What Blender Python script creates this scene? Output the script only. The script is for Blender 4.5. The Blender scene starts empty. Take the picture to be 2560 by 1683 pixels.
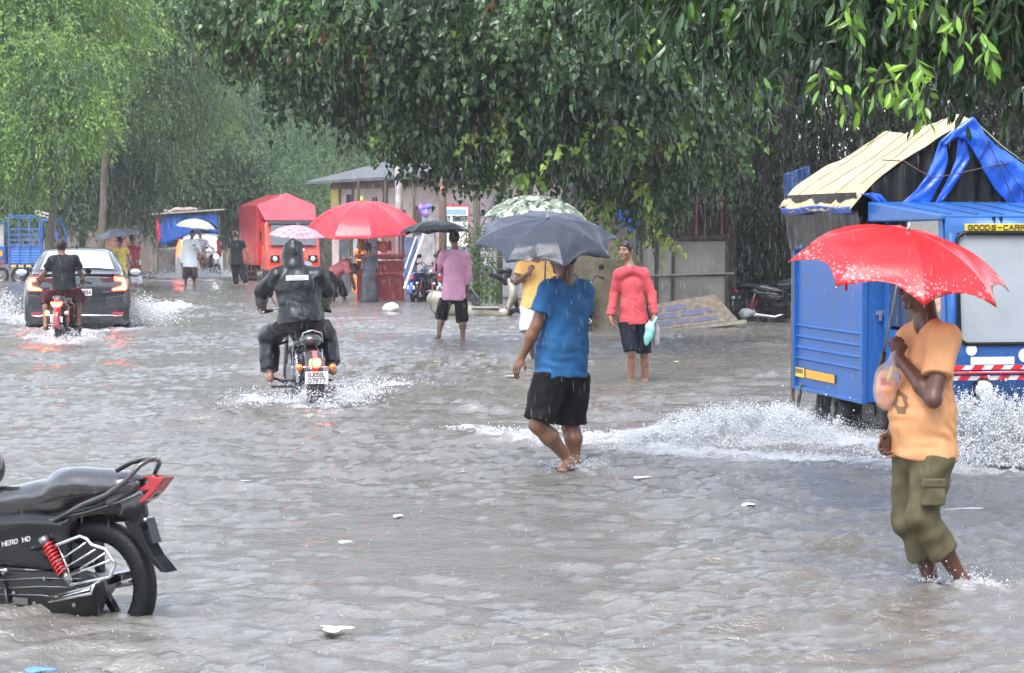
import bpy, bmesh, math, random
import numpy as np
from mathutils import Vector, Matrix, Quaternion
# ---------------------------------------------------------------- camera, sky, sun, exposure
SC = bpy.context.scene
COL = SC.collection
rad = math.radians
def V3(v): return np.array(v, float)
def un(v): v = V3(v); return v / (np.linalg.norm(v) + 1e-9)
F, CX, CY, CAMZ = 6044.0, 1280.0, 841.5, 1.78
PITCH = math.atan((CY - 567.0) / F)
cam = bpy.data.cameras.new('camera'); camo = bpy.data.objects.new('camera', cam); COL.objects.link(camo)
camo.location = (0, 0, CAMZ); camo.rotation_euler = (rad(90) - PITCH, 0, 0)
cam.sensor_width = 36; cam.lens = 36 * F / 2560; cam.clip_end = 2000; cam.clip_start = 0.1
cam.dof.use_dof = True; cam.dof.focus_distance = 22.0; cam.dof.aperture_fstop = 11.0
SC.camera = camo
w = bpy.data.worlds.new('World'); SC.world = w; w.use_nodes = True
nt = w.node_tree; bg = nt.nodes['Background']
sky = nt.nodes.new('ShaderNodeTexSky'); sky.sky_type = 'NISHITA'; sky.sun_disc = False
SUN_EL, SUN_ROT = rad(62), rad(200)
sky.sun_elevation = SUN_EL; sky.sun_rotation = SUN_ROT; sky.air_density = 1.0; sky.dust_density = 1.2; sky.ozone_density = 1.0
hs = nt.nodes.new('ShaderNodeHueSaturation'); hs.inputs['Saturation'].default_value = 0.45
nt.links.new(sky.outputs[0], hs.inputs['Color']); nt.links.new(hs.outputs[0], bg.inputs[0])
bg.inputs[1].default_value = 0.15
sl = bpy.data.lights.new('sun', 'SUN'); sl.energy = 1.2; sl.angle = rad(35); sl.color = (1, .985, .96)
so = bpy.data.objects.new('sun', sl); COL.objects.link(so)
sdir = Vector((math.sin(SUN_ROT) * math.cos(SUN_EL), math.cos(SUN_ROT) * math.cos(SUN_EL), math.sin(SUN_EL)))
so.rotation_euler = sdir.to_track_quat('Z', 'Y').to_euler()
SC.view_settings.view_transform = 'Standard'; SC.view_settings.look = 'None'
SC.view_settings.gamma = 1; SC.view_settings.exposure = 1.78
cy = SC.cycles
cy.max_bounces = 6; cy.diffuse_bounces = 3; cy.glossy_bounces = 3; cy.transmission_bounces = 4; cy.transparent_max_bounces = 8
cy.volume_bounces = 0; cy.caustics_reflective = False; cy.caustics_refractive = False; cy.sample_clamp_indirect = 6
cy.use_denoising = True
rng = np.random.default_rng(7); random.seed(7)

# ---------------------------------------------------------------- photograph geometry helpers (place things at their true distance)
cP, sP = math.cos(PITCH), math.sin(PITCH)
def at(px, py, Y):
    dx = (px - CX) / F; dz = (CY - py) / F
    d = Vector((dx, cP + dz * sP, -sP + dz * cP)); t = Y / d.y
    return Vector((d.x * t, Y, CAMZ + d.z * t))
def gnd(px, py, z=0.0):
    dx = (px - CX) / F; dz = (CY - py) / F
    d = Vector((dx, cP + dz * sP, -sP + dz * cP)); t = (z - CAMZ) / d.z
    return Vector((d.x * t, d.y * t, z))

# ---------------------------------------------------------------- object helpers
def link(o, parent=None):
    COL.objects.link(o)
    if parent is not None: o.parent = parent
    return o
def thing(name, label, cat, loc=(0, 0, 0), rz=0.0, group=None):
    o = bpy.data.objects.new(name, None); COL.objects.link(o); o.location = loc; o.rotation_euler = (0, 0, rz)
    o.empty_display_size = .1
    o['label'] = label; o['category'] = cat
    if group: o['group'] = group
    return o
def tag(o, label=None, cat=None, group=None, kind=None):
    if label: o['label'] = label
    if cat: o['category'] = cat
    if group: o['group'] = group
    if kind: o['kind'] = kind
    return o
def mesh_np(name, V, Fq, mat, parent=None, smooth=True, colors=None, foam=None):
    """V (n,3); Fq list of arrays (m,k) with constant k each"""
    me = bpy.data.meshes.new(name)
    V = np.asarray(V, dtype=np.float32)
    if not isinstance(Fq, list): Fq = [Fq]
    Fq = [np.asarray(f, dtype=np.int32) for f in Fq if len(f)]
    me.vertices.add(len(V)); me.vertices.foreach_set('co', V.ravel())
    nl = sum(f.size for f in Fq); nf = sum(len(f) for f in Fq)
    me.loops.add(nl); me.loops.foreach_set('vertex_index', np.concatenate([f.ravel() for f in Fq]))
    me.polygons.add(nf)
    tot = np.concatenate([np.full(len(f), f.shape[1], dtype=np.int32) for f in Fq])
    st = np.concatenate([[0], np.cumsum(tot)[:-1]]).astype(np.int32)
    me.polygons.foreach_set('loop_start', st)
    me.polygons.foreach_set('loop_total', tot)
    me.polygons.foreach_set('use_smooth', np.full(nf, smooth))
    me.update(calc_edges=True)
    if colors is not None:
        a = me.color_attributes.new('tint', 'FLOAT_COLOR', 'POINT')
        c = np.ones((len(V), 4), dtype=np.float32); c[:, :3] = colors
        a.data.foreach_set('color', c.ravel())
    if foam is not None:
        a = me.attributes.new('foam', 'FLOAT', 'POINT'); a.data.foreach_set('value', np.asarray(foam, dtype=np.float32).ravel())
    if mat is not None: me.materials.append(mat)
    o = bpy.data.objects.new(name, me); link(o, parent)
    return o

# ---------------------------------------------------------------- materials (all procedural)
MATS = {}
def M(name, col, rough=.5, metal=0., var=.15, vscale=8., bump=0., bscale=40., coat=0., trans=0., emit=None, estr=0., spec=.5, sheen=0., stretch=None, alpha=1., dirt=None):
    if name in MATS: return MATS[name]
    m = bpy.data.materials.new(name); m.use_nodes = True; t = m.node_tree; b = t.nodes['Principled BSDF']
    b.inputs['Roughness'].default_value = rough; b.inputs['Metallic'].default_value = metal
    b.inputs['Specular IOR Level'].default_value = spec
    if coat: b.inputs['Coat Weight'].default_value = coat; b.inputs['Coat Roughness'].default_value = .08
    if trans: b.inputs['Transmission Weight'].default_value = trans
    if sheen: b.inputs['Sheen Weight'].default_value = sheen
    if alpha < 1: b.inputs['Alpha'].default_value = alpha
    if emit: b.inputs['Emission Color'].default_value = (*emit, 1); b.inputs['Emission Strength'].default_value = estr
    tc = t.nodes.new('ShaderNodeTexCoord'); mp = t.nodes.new('ShaderNodeMapping'); t.links.new(tc.outputs['Object'], mp.inputs[0])
    if stretch: mp.inputs['Scale'].default_value = stretch
    c = Vector(col)
    if var > 0:
        n = t.nodes.new('ShaderNodeTexNoise'); n.inputs['Scale'].default_value = vscale; n.inputs['Detail'].default_value = 5
        t.links.new(mp.outputs[0], n.inputs['Vector'])
        r = t.nodes.new('ShaderNodeValToRGB'); t.links.new(n.outputs[0], r.inputs[0])
        r.color_ramp.elements[0].position = .3; r.color_ramp.elements[1].position = .7
        lo = [max(0, x * (1 - var)) for x in c]; hi = [min(1, x * (1 + var)) for x in c]
        if dirt: lo = [a * (1 - .55) + d * .55 for a, d in zip(c, dirt)]
        r.color_ramp.elements[0].color = (*lo, 1); r.color_ramp.elements[1].color = (*hi, 1)
        t.links.new(r.outputs[0], b.inputs['Base Color'])
    else: b.inputs['Base Color'].default_value = (*c, 1)
    if bump > 0:
        n2 = t.nodes.new('ShaderNodeTexNoise'); n2.inputs['Scale'].default_value = bscale; n2.inputs['Detail'].default_value = 4
        t.links.new(mp.outputs[0], n2.inputs['Vector'])
        bp = t.nodes.new('ShaderNodeBump'); bp.inputs['Strength'].default_value = bump; bp.inputs['Distance'].default_value = .01
        t.links.new(n2.outputs[0], bp.inputs['Height']); t.links.new(bp.outputs[0], b.inputs['Normal'])
    MATS[name] = m
    return m
def nodes_of(m): return m.node_tree, m.node_tree.nodes['Principled BSDF']

# ---------------------------------------------------------------- mesh builder
class MB:
    def __init__(s): s.V = []; s.Fa = []
    def add(s, vs, fs):
        n = len(s.V); s.V += [tuple(v) for v in vs]; s.Fa += [tuple(i + n for i in f) for f in fs]; return s
    def box(s, c, d, R=None, taper=(1, 1)):
        hx, hy, hz = d[0] / 2, d[1] / 2, d[2] / 2; vs = []
        for z in (-1, 1):
            tx, ty = (taper if z > 0 else (1, 1))
            for x, y in ((-1, -1), (1, -1), (1, 1), (-1, 1)):
                v = Vector((x * hx * tx, y * hy * ty, z * hz))
                if R: v = R @ v
                vs.append(v + Vector(c))
        return s.add(vs, [(3, 2, 1, 0), (4, 5, 6, 7), (0, 1, 5, 4), (1, 2, 6, 5), (2, 3, 7, 6), (3, 0, 4, 7)])
    def bar(s, a, b, wd, th, up=(0, 0, 1)):
        a = Vector(a); b = Vector(b); d = (b - a); L = d.length; d.normalize()
        sd = d.cross(Vector(up));
        if sd.length < 1e-4: sd = d.cross(Vector((1, 0, 0)))
        sd.normalize(); u = sd.cross(d)
        R = Matrix((sd, d, u)).transposed()
        return s.box((a + b) / 2, (wd, L, th), R)
    def tube(s, pts, r, n=8, cap=True, closed=False):
        pts = [Vector(p) for p in pts]; N = len(pts)
        rs = r if isinstance(r, (list, tuple)) else [r] * N
        base = len(s.V); prev = None
        for i, p in enumerate(pts):
            if closed: d = pts[(i + 1) % N] - pts[i - 1]
            else: d = pts[min(i + 1, N - 1)] - pts[max(i - 1, 0)]
            if d.length < 1e-9: d = Vector((0, 0, 1))
            d.normalize()
            if prev is None:
                u = d.cross(Vector((0, 0, 1)))
                if u.length < .05: u = d.cross(Vector((1, 0, 0)))
                u.normalize()
            else:
                u = prev - d * prev.dot(d)
                if u.length < 1e-6: u = d.cross(Vector((1, 0, 0)))
                u.normalize()
            prev = u; v = d.cross(u)
            for k in range(n):
                a = 2 * math.pi * k / n
                s.V.append(tuple(p + (u * math.cos(a) + v * math.sin(a)) * rs[i]))
        for i in range(N if closed else N - 1):
            j = (i + 1) % N
            for k in range(n):
                s.Fa.append((base + i * n + k, base + i * n + (k + 1) % n, base + j * n + (k + 1) % n, base + j * n + k))
        if cap and not closed:
            s.Fa.append(tuple(base + k for k in range(n))[::-1]); s.Fa.append(tuple(base + (N - 1) * n + k for k in range(n)))
        return s
    def lathe(s, prof, c=(0, 0, 0), axis=(0, 0, 1), n=24, arc=(0, 2 * math.pi)):
        ax = Vector(axis).normalized(); u = ax.cross(Vector((0, 0, 1)))
        if u.length < .05: u = ax.cross(Vector((1, 0, 0)))
        u.normalize(); v = ax.cross(u); c = Vector(c)
        full = abs(arc[1] - arc[0] - 2 * math.pi) < 1e-6; m = n if full else n + 1; base = len(s.V)
        for r, z in prof:
            for k in range(m):
                a = arc[0] + (arc[1] - arc[0]) * k / n
                s.V.append(tuple(c + ax * z + (u * math.cos(a) + v * math.sin(a)) * r))
        for i in range(len(prof) - 1):
            for k in range(n):
                k2 = (k + 1) % m if full else k + 1
                s.Fa.append((base + i * m + k, base + i * m + k2, base + (i + 1) * m + k2, base + (i + 1) * m + k))
        return s
    def prism(s, poly, a, b, axis='y'):
        """poly: list of 2d points extruded from a to b along axis. axis y: poly=(x,z); axis x: poly=(y,z); axis z: poly=(x,y)"""
        def P(q, t): return {'y': (q[0], t, q[1]), 'x': (t, q[0], q[1]), 'z': (q[0], q[1], t)}[axis]
        n = len(poly); vs = [P(q, a) for q in poly] + [P(q, b) for q in poly]
        fs = [tuple(range(n))[::-1], tuple(range(n, 2 * n))] + [(i, (i + 1) % n, n + (i + 1) % n, n + i) for i in range(n)]
        return s.add(vs, fs)
    def grid(s, fn, nu, nv):
        base = len(s.V)
        for j in range(nv + 1):
            for i in range(nu + 1): s.V.append(tuple(fn(i / nu, j / nv)))
        for j in range(nv):
            for i in range(nu):
                a = base + j * (nu + 1) + i; s.Fa.append((a, a + 1, a + nu + 2, a + nu + 1))
        return s
    def ball(s, c, r, nu=12, nv=8, R=None):
        if not isinstance(r, (tuple, list)): r = (r, r, r)
        def f(u, v):
            a = 2 * math.pi * u; b = math.pi * v
            q = Vector((r[0] * math.sin(b) * math.cos(a), r[1] * math.sin(b) * math.sin(a), r[2] * math.cos(b)))
            if R: q = R @ q
            return q + Vector(c)
        return s.grid(f, nu, nv)
    def build(s, name, mat, parent=None, smooth=False, bevel=0., solid=0., sub=0, auto=None):
        me = bpy.data.meshes.new(name); me.from_pydata(s.V, [], s.Fa); me.update()
        bm = bmesh.new(); bm.from_mesh(me)
        bmesh.ops.remove_doubles(bm, verts=bm.verts, dist=1e-5)
        if not solid: bmesh.ops.recalc_face_normals(bm, faces=bm.faces)
        bm.to_mesh(me); bm.free()
        if isinstance(mat, list):
            for x in mat: me.materials.append(x)
        elif mat: me.materials.append(mat)
        if smooth or sub or auto:
            me.polygons.foreach_set('use_smooth', [True] * len(me.polygons))
        if auto: me.set_sharp_from_angle(angle=rad(auto))
        o = bpy.data.objects.new(name, me); link(o, parent)
        if solid: md = o.modifiers.new('s', 'SOLIDIFY'); md.thickness = solid; md.offset = 0
        if bevel: md = o.modifiers.new('b', 'BEVEL'); md.width = bevel; md.segments = 2; md.limit_method = 'ANGLE'; md.angle_limit = rad(40)
        if sub: md = o.modifiers.new('u', 'SUBSURF'); md.levels = sub; md.render_levels = sub
        return o

# ---------------------------------------------------------------- stroke lettering (thin raised strokes)
GL = {'A': [(0,0,.5,1),(.5,1,1,0),(.2,.4,.8,.4)], 'C': [(1,.85,.6,1),(.6,1,.2,.9),(.2,.9,0,.5),(0,.5,.2,.1),(.2,.1,.6,0),(.6,0,1,.15)],
 'D': [(0,0,0,1),(0,1,.6,1),(.6,1,1,.5),(1,.5,.6,0),(.6,0,0,0)], 'E': [(1,1,0,1),(0,1,0,0),(0,0,1,0),(0,.5,.8,.5)], 'F': [(1,1,0,1),(0,1,0,0),(0,.5,.8,.5)],
 'G': [(1,.85,.6,1),(.6,1,.2,.9),(.2,.9,0,.5),(0,.5,.2,.1),(.2,.1,.6,0),(.6,0,1,.15),(1,.15,1,.5),(1,.5,.6,.5)], 'I': [(.5,0,.5,1)],
 'J': [(.9,1,.9,.2),(.9,.2,.5,0),(.5,0,.1,.2)], 'K': [(0,0,0,1),(1,1,0,.5),(0,.5,1,0)], 'L': [(0,1,0,0),(0,0,1,0)], 'M': [(0,0,0,1),(0,1,.5,.4),(.5,.4,1,1),(1,1,1,0)],
 'N': [(0,0,0,1),(0,1,1,0),(1,0,1,1)], 'O': [(0,.25,0,.75),(0,.75,.3,1),(.3,1,.7,1),(.7,1,1,.75),(1,.75,1,.25),(1,.25,.7,0),(.7,0,.3,0),(.3,0,0,.25)],
 'R': [(0,0,0,1),(0,1,.8,1),(.8,1,1,.75),(1,.75,.8,.5),(.8,.5,0,.5),(.5,.5,1,0)], 'S': [(1,.85,.6,1),(.6,1,.1,.85),(.1,.85,.1,.6),(.1,.6,.9,.4),(.9,.4,.9,.15),(.9,.15,.5,0),(.5,0,0,.15)],
 'T': [(0,1,1,1),(.5,1,.5,0)], 'Y': [(0,1,.5,.5),(1,1,.5,.5),(.5,.5,.5,0)], 'H': [(0,0,0,1),(1,0,1,1),(0,.5,1,.5)], 'Q': [(0,.25,0,.75),(0,.75,.3,1),(.3,1,.7,1),(.7,1,1,.75),(1,.75,1,.25),(1,.25,.7,0),(.7,0,.3,0),(.3,0,0,.25),(.6,.3,1,-.1)],
 'B': [(0,0,0,1),(0,1,.8,.9),(.8,.9,.8,.6),(.8,.6,0,.5),(.8,.5,1,.3),(1,.3,.8,0),(.8,0,0,0)], 'U': [(0,1,0,.2),(0,.2,.3,0),(.3,0,.7,0),(.7,0,1,.2),(1,.2,1,1)],
 '0': [(0,.25,0,.75),(0,.75,.3,1),(.3,1,.7,1),(.7,1,1,.75),(1,.75,1,.25),(1,.25,.7,0),(.7,0,.3,0),(.3,0,0,.25)], '1': [(.2,.8,.5,1),(.5,1,.5,0)], '2': [(0,.8,.4,1),(.4,1,.9,.85),(.9,.85,.9,.6),(.9,.6,0,0),(0,0,1,0)],
 '3': [(0,1,.9,1),(.9,1,.4,.6),(.4,.6,1,.35),(1,.35,.7,0),(.7,0,0,.1)], '4': [(.8,0,.8,1),(.8,1,0,.3),(0,.3,1,.3)], '5': [(1,1,.1,1),(.1,1,.1,.6),(.1,.6,.8,.6),(.8,.6,1,.3),(1,.3,.7,0),(.7,0,0,.1)],
 '6': [(.9,1,.3,.8),(.3,.8,0,.3),(0,.3,.3,0),(.3,0,.8,0),(.8,0,1,.3),(1,.3,.7,.55),(.7,.55,.1,.45)], '7': [(0,1,1,1),(1,1,.4,0)], '8': [(.2,.5,0,.75),(0,.75,.3,1),(.3,1,.8,1),(.8,1,1,.75),(1,.75,.8,.5),(.8,.5,.2,.5),(.2,.5,0,.25),(0,.25,.3,0),(.3,0,.8,0),(.8,0,1,.25),(1,.25,.8,.5)],
 '9': [(.1,0,.7,.2),(.7,.2,1,.7),(1,.7,.7,1),(.7,1,.2,1),(.2,1,0,.7),(0,.7,.3,.45),(.3,.45,.95,.55)], '-': [(.1,.5,.9,.5)], ' ': [], '&': [(.9,0,.1,.8),(.1,.8,.4,1),(.4,1,.6,.8),(.6,.8,0,.3),(0,.3,.4,0),(.4,0,.9,.4)]}
def text(mb, s, o, ux, uz, h, wd, gap=.35, th=.16, depth=.003):
    """letters drawn from origin o along ux, up uz; out of surface = ux x uz"""
    ux = Vector(ux).normalized(); uz = Vector(uz).normalized(); nrm = ux.cross(uz); o = Vector(o)
    x = 0
    for ch in s:
        for a, b, c, d in GL.get(ch, []):
            p = o + ux * (x + a * wd) + uz * (b * h); q = o + ux * (x + c * wd) + uz * (d * h)
            dr = (q - p).normalized() * h * th * .4
            mb.bar(p - dr, q + dr, h * th, depth, nrm)
        x += wd * (1 + gap)
    return mb

# ---------------------------------------------------------------- signed distance modelling
def nsin(seed, k, n=7, aniso=(1, 1, 1)):
    r = np.random.default_rng(seed); A = r.normal(size=(n, 3)); A /= np.linalg.norm(A, axis=1)[:, None]
    A *= k * r.uniform(.6, 1.6, (n, 1)) * np.array(aniso); ph = r.uniform(0, 6.28, n)
    def f(X, Y, Z):
        o = 0
        for a, p in zip(A, ph): o = o + np.sin(a[0] * X + a[1] * Y + a[2] * Z + p + .8 * np.sin(a[1] * 1.3 * X + a[2] * .9 * Y))
        return o / n ** .5
    return f
class SDF:
    def __init__(s): s.P = []
    def cap(s, a, b, r1, r2=None, k=.02, fl=None, sq=None, sub=False):
        """tapered capsule. fl: flat-cut ends '', 'a','b','ab'. sq=(dir, factor) squash along dir"""
        s.P.append(('cap', np.array(a, float), np.array(b, float), r1, r1 if r2 is None else r2, k, fl or '', sq, sub)); return s
    def ell(s, c, r, R=None, k=.02, sub=False):
        s.P.append(('ell', np.array(c, float), np.array(r, float), np.eye(3) if R is None else np.array(R, float), k, sub)); return s
    def box(s, c, h, rr=.02, R=None, k=.0, sub=False):
        s.P.append(('box', np.array(c, float), np.array(h, float), rr, np.eye(3) if R is None else np.array(R, float), k, sub)); return s
    def plane(s, n, p): s.P.append(('pl', np.array(n, float) / np.linalg.norm(n), np.array(p, float))); return s
    def noise(s, amp, f): s.P.append(('no', amp, f)); return s
    def bounds(s):
        lo = np.full(3, 1e9); hi = -lo
        for p in s.P:
            if p[0] == 'cap' and not p[8]:
                R = max(p[3], p[4]); a, b = (p[1], p[2]); lo = np.minimum(lo, np.minimum(a, b) - R); hi = np.maximum(hi, np.maximum(a, b) + R)
            elif p[0] in ('ell', 'box') and not p[-1]:
                R = np.abs(p[3] if p[0] == 'ell' else p[4]) @ (p[2] + (p[3] if p[0] == 'box' else 0)); lo = np.minimum(lo, p[1] - R); hi = np.maximum(hi, p[1] + R)
        return lo, hi
    def field(s, vox, box=None):
        lo, hi = box if box else s.bounds()
        lo = np.array(lo) - 3 * vox; hi = np.array(hi) + 3 * vox
        n = np.ceil((hi - lo) / vox).astype(int) + 1
        D = np.full(n, 1.0, dtype=np.float32)
        ax = [lo[i] + vox * np.arange(n[i]) for i in range(3)]
        for p in s.P:
            if p[0] == 'pl' or p[0] == 'no':
                X, Y, Z = ax[0][:, None, None], ax[1][None, :, None], ax[2][None, None, :]
                if p[0] == 'pl': D = np.maximum(D, (X - p[2][0]) * p[1][0] + (Y - p[2][1]) * p[1][1] + (Z - p[2][2]) * p[1][2]).astype(np.float32)
                else: D = (D + p[1] * p[2](X, Y, Z)).astype(np.float32)
                continue
            if p[0] == 'cap':
                R = max(p[3], p[4]); plo = np.minimum(p[1], p[2]) - R; phi = np.maximum(p[1], p[2]) + R; k = p[5]
            else:
                Rm = p[3] if p[0] == 'ell' else p[4]
                e = np.abs(Rm) @ (p[2] + (p[3] if p[0] == 'box' else 0)); plo = p[1] - e; phi = p[1] + e; k = p[-2]
            pad = k + 3 * vox
            i0 = np.maximum(np.floor((plo - pad - lo) / vox).astype(int), 0); i1 = np.minimum(np.ceil((phi + pad - lo) / vox).astype(int) + 1, n)
            if np.any(i1 <= i0): continue
            sl_ = tuple(slice(a, b) for a, b in zip(i0, i1))
            X = ax[0][sl_[0]][:, None, None]; Y = ax[1][sl_[1]][None, :, None]; Z = ax[2][sl_[2]][None, None, :]
            if p[0] == 'cap':
                a, b, r1, r2, k, fl, sq, sub = p[1:]
                if sq is not None:
                    nd = np.array(sq[0], float); nd /= np.linalg.norm(nd); f = 1 / sq[1] - 1
                    c = a; q = ((X - c[0]) * nd[0] + (Y - c[1]) * nd[1] + (Z - c[2]) * nd[2]) * f
                    X2, Y2, Z2 = X + q * nd[0], Y + q * nd[1], Z + q * nd[2]
                    tb = np.dot(b - a, nd) * f; b2 = b + nd * tb
                else: X2, Y2, Z2 = X, Y, Z; b2 = b
                ba = b2 - a; L2 = ba @ ba + 1e-12
                t0 = ((X2 - a[0]) * ba[0] + (Y2 - a[1]) * ba[1] + (Z2 - a[2]) * ba[2]) / L2; t = np.clip(t0, 0, 1)
                d = np.sqrt((X2 - a[0] - t * ba[0]) ** 2 + (Y2 - a[1] - t * ba[1]) ** 2 + (Z2 - a[2] - t * ba[2]) ** 2) - (r1 + (r2 - r1) * t)
                if sq is not None: d = d * min(1, sq[1] * 1.25)
                L = math.sqrt(L2)
                if 'b' in fl: d = np.maximum(d, (t0 - 1) * L)
                if 'a' in fl: d = np.maximum(d, -t0 * L)
            else:
                Rm = p[3] if p[0] == 'ell' else p[4]; c = p[1]; dx, dy, dz = X - c[0], Y - c[1], Z - c[2]
                lx = Rm[0, 0] * dx + Rm[1, 0] * dy + Rm[2, 0] * dz; ly = Rm[0, 1] * dx + Rm[1, 1] * dy + Rm[2, 1] * dz; lz = Rm[0, 2] * dx + Rm[1, 2] * dy + Rm[2, 2] * dz
                if p[0] == 'ell':
                    r = p[2]; k0 = np.sqrt((lx / r[0]) ** 2 + (ly / r[1]) ** 2 + (lz / r[2]) ** 2); k1 = np.sqrt((lx / r[0] ** 2) ** 2 + (ly / r[1] ** 2) ** 2 + (lz / r[2] ** 2) ** 2) + 1e-9
                    d = k0 * (k0 - 1) / k1; sub = p[-1]; k = p[4]
                else:
                    h = p[2]; qx, qy, qz = np.abs(lx) - h[0], np.abs(ly) - h[1], np.abs(lz) - h[2]
                    d = np.sqrt(np.maximum(qx, 0) ** 2 + np.maximum(qy, 0) ** 2 + np.maximum(qz, 0) ** 2) + np.minimum(np.maximum(np.maximum(qx, qy), qz), 0) - p[3]; sub = p[-1]; k = p[5]
            cur = D[sl_]
            if sub:
                d = -d
                if k > 0: h = np.clip(.5 - .5 * (cur - d) / k, 0, 1); D[sl_] = cur * (1 - h) + d * h + k * h * (1 - h)
                else: D[sl_] = np.maximum(cur, d)
            elif k > 0:
                h = np.clip(.5 + .5 * (cur - d) / k, 0, 1); D[sl_] = cur * (1 - h) + d * h - k * h * (1 - h)
            else: D[sl_] = np.minimum(cur, d)
        return D, lo, vox
def nets(D, lo, vox, off=0.):
    D = D - off
    ins = D < 0
    nx, ny, nz = D.shape
    c = ins[:-1, :-1, :-1].astype(np.int8)
    for i in (0, 1):
        for j in (0, 1):
            for k in (0, 1):
                if i or j or k: c = c + ins[i:nx - 1 + i, j:ny - 1 + j, k:nz - 1 + k]
    act = (c > 0) & (c < 8)
    idx = np.argwhere(act)
    if len(idx) == 0: return np.zeros((0, 3)), np.zeros((0, 4), int)
    vid = np.full(act.shape, -1, dtype=np.int64); vid[act] = np.arange(len(idx))
    S = np.zeros((len(idx), 3)); W = np.zeros(len(idx))
    E = [((0,0,0),(1,0,0)),((0,1,0),(1,1,0)),((0,0,1),(1,0,1)),((0,1,1),(1,1,1)),((0,0,0),(0,1,0)),((1,0,0),(1,1,0)),((0,0,1),(0,1,1)),((1,0,1),(1,1,1)),((0,0,0),(0,0,1)),((1,0,0),(1,0,1)),((0,1,0),(0,1,1)),((1,1,0),(1,1,1))]
    for a, b in E:
        a = np.array(a); b = np.array(b); ia = idx + a; ib = idx + b
        da = D[ia[:, 0], ia[:, 1], ia[:, 2]]; db = D[ib[:, 0], ib[:, 1], ib[:, 2]]
        m = (da < 0) != (db < 0); t = np.where(m, da / np.where(da == db, 1, da - db), 0)
        S += np.where(m[:, None], a + (b - a) * t[:, None], 0); W += m
    V = lo + vox * (idx + S / W[:, None])
    Q = []
    for ax in range(3):
        sh = [slice(1, -1)] * 3; s0 = list(sh); s1 = list(sh); s0[ax] = slice(0, -1); s1[ax] = slice(1, None)
        A = ins[tuple(s0)]; B = ins[tuple(s1)]; e = np.argwhere(A != B)
        if len(e) == 0: continue
        flip = A[e[:, 0], e[:, 1], e[:, 2]]
        g = e.copy()
        for q in range(3):
            if q != ax: g[:, q] += 1
        u, v = [(1, 2), (2, 0), (0, 1)][ax]
        def vv(du, dv):
            h = g.copy(); h[:, u] -= du; h[:, v] -= dv; return vid[h[:, 0], h[:, 1], h[:, 2]]
        q = np.stack([vv(1, 1), vv(0, 1), vv(0, 0), vv(1, 0)], 1)
        q[~flip] = q[~flip][:, ::-1]
        Q.append(q)
    Q = np.concatenate(Q); Q = Q[(Q >= 0).all(1)]
    return V, Q
def sdf_obj(name, S, vox, mat, parent=None, off=0., extra=None, loc=None):
    V, Q = nets(*S.field(vox), off=off)
    if extra:
        Vs, Qs = [V], [Q]; n = len(V)
        for (S2, v2) in extra:
            a, b = nets(*S2.field(v2)); Vs.append(a); Qs.append(b + n); n += len(a)
        V = np.concatenate(Vs); Q = np.concatenate(Qs)
    if loc is not None: V = V - np.array(loc)
    return mesh_np(name, V, Q, mat, parent)
# ================================================================ SETTING: water, ground, sky is the world
WAVES = []
_r = np.random.default_rng(3)
for L, n, a in ((2.3, 5, .006), (1.1, 8, .0072), (.55, 12, .0040), (.29, 14, .0042), (.16, 14, .0024)):
    for _ in range(n):
        th = _r.normal(-1.42, .52); l = L * _r.uniform(.75, 1.3)
        WAVES.append((2 * math.pi / l * math.cos(th), 2 * math.pi / l * math.sin(th), _r.uniform(0, 6.28), a * _r.uniform(.5, 1.3), l))
FOAM = []   # (polyline of world points, half width, strength)
def foam_line(pts, wd, st=1., z=0.): FOAM.append(([gnd(*p).xy for p in pts], wd, st, z))
foam_line([(1130, 1062), (1230, 1078), (1330, 1085)], .16, .75, .01)
foam_line([(1230, 1100), (1420, 1108), (1500, 1090), (1640, 1112)], .22, .9, .02)
foam_line([(1500, 1095), (1700, 1085), (1900, 1080), (2060, 1085)], .35, .85, .035)
foam_line([(1620, 1130), (1860, 1145), (2080, 1150), (2300, 1170), (2600, 1190)], .42, .95, .03)
foam_line([(2100, 1110), (2350, 1130), (2700, 1150)], .55, 1.3, .05)
foam_line([(620, 1000), (700, 1012), (780, 1022), (900, 1005)], .24, 1.0, .03)
foam_line([(690, 1030), (800, 1045), (960, 1018)], .2, .6, .01)
foam_line([(780, 985), (900, 960), (1000, 930)], .18, .6, .02)
foam_line([(430, 1010), (560, 1040), (640, 1045)], .2, .45, .01)
foam_line([(90, 846), (160, 862), (240, 850)], .35, .9, .03)
foam_line([(-60, 800), (20, 800), (70, 812)], .8, 1.2, .06)
foam_line([(300, 800), (350, 790), (430, 770)], .6, 1.2, .05)
foam_line([(60, 826), (190, 838), (330, 822)], .35, .9, .02)
foam_line([(0, 870), (160, 905), (420, 880)], .5, .45, .01)
foam_line([(330, 700), (420, 704), (500, 700)], 1.2, .7, .05)
foam_line([(520, 690), (560, 684), (600, 690)], 1.0, .7, .04)
foam_line([(1380, 1172), (1430, 1178), (1520, 1160)], .12, .75, .01)
foam_line([(2400, 1478), (2480, 1462), (2580, 1480)], .08, .7, .006)
foam_line([(1080, 850), (1170, 856)], .25, .5, 0)
foam_line([(1540, 958), (1640, 955)], .15, .45, 0)
foam_line([(1400, 1030), (1600, 1000), (1900, 1010)], .3, .35, 0)
foam_line([(1000, 1000), (1150, 1020), (1300, 1040), (1500, 1050)], .35, .42, 0)
foam_line([(450, 960), (600, 980), (750, 1060), (950, 1080)], .35, .40, 0)
foam_line([(1700, 1190), (1900, 1200), (2150, 1210), (2500, 1230)], .3, .5, .005)
foam_line([(430, 760), (600, 740), (760, 720)], .6, .35, 0)
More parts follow.
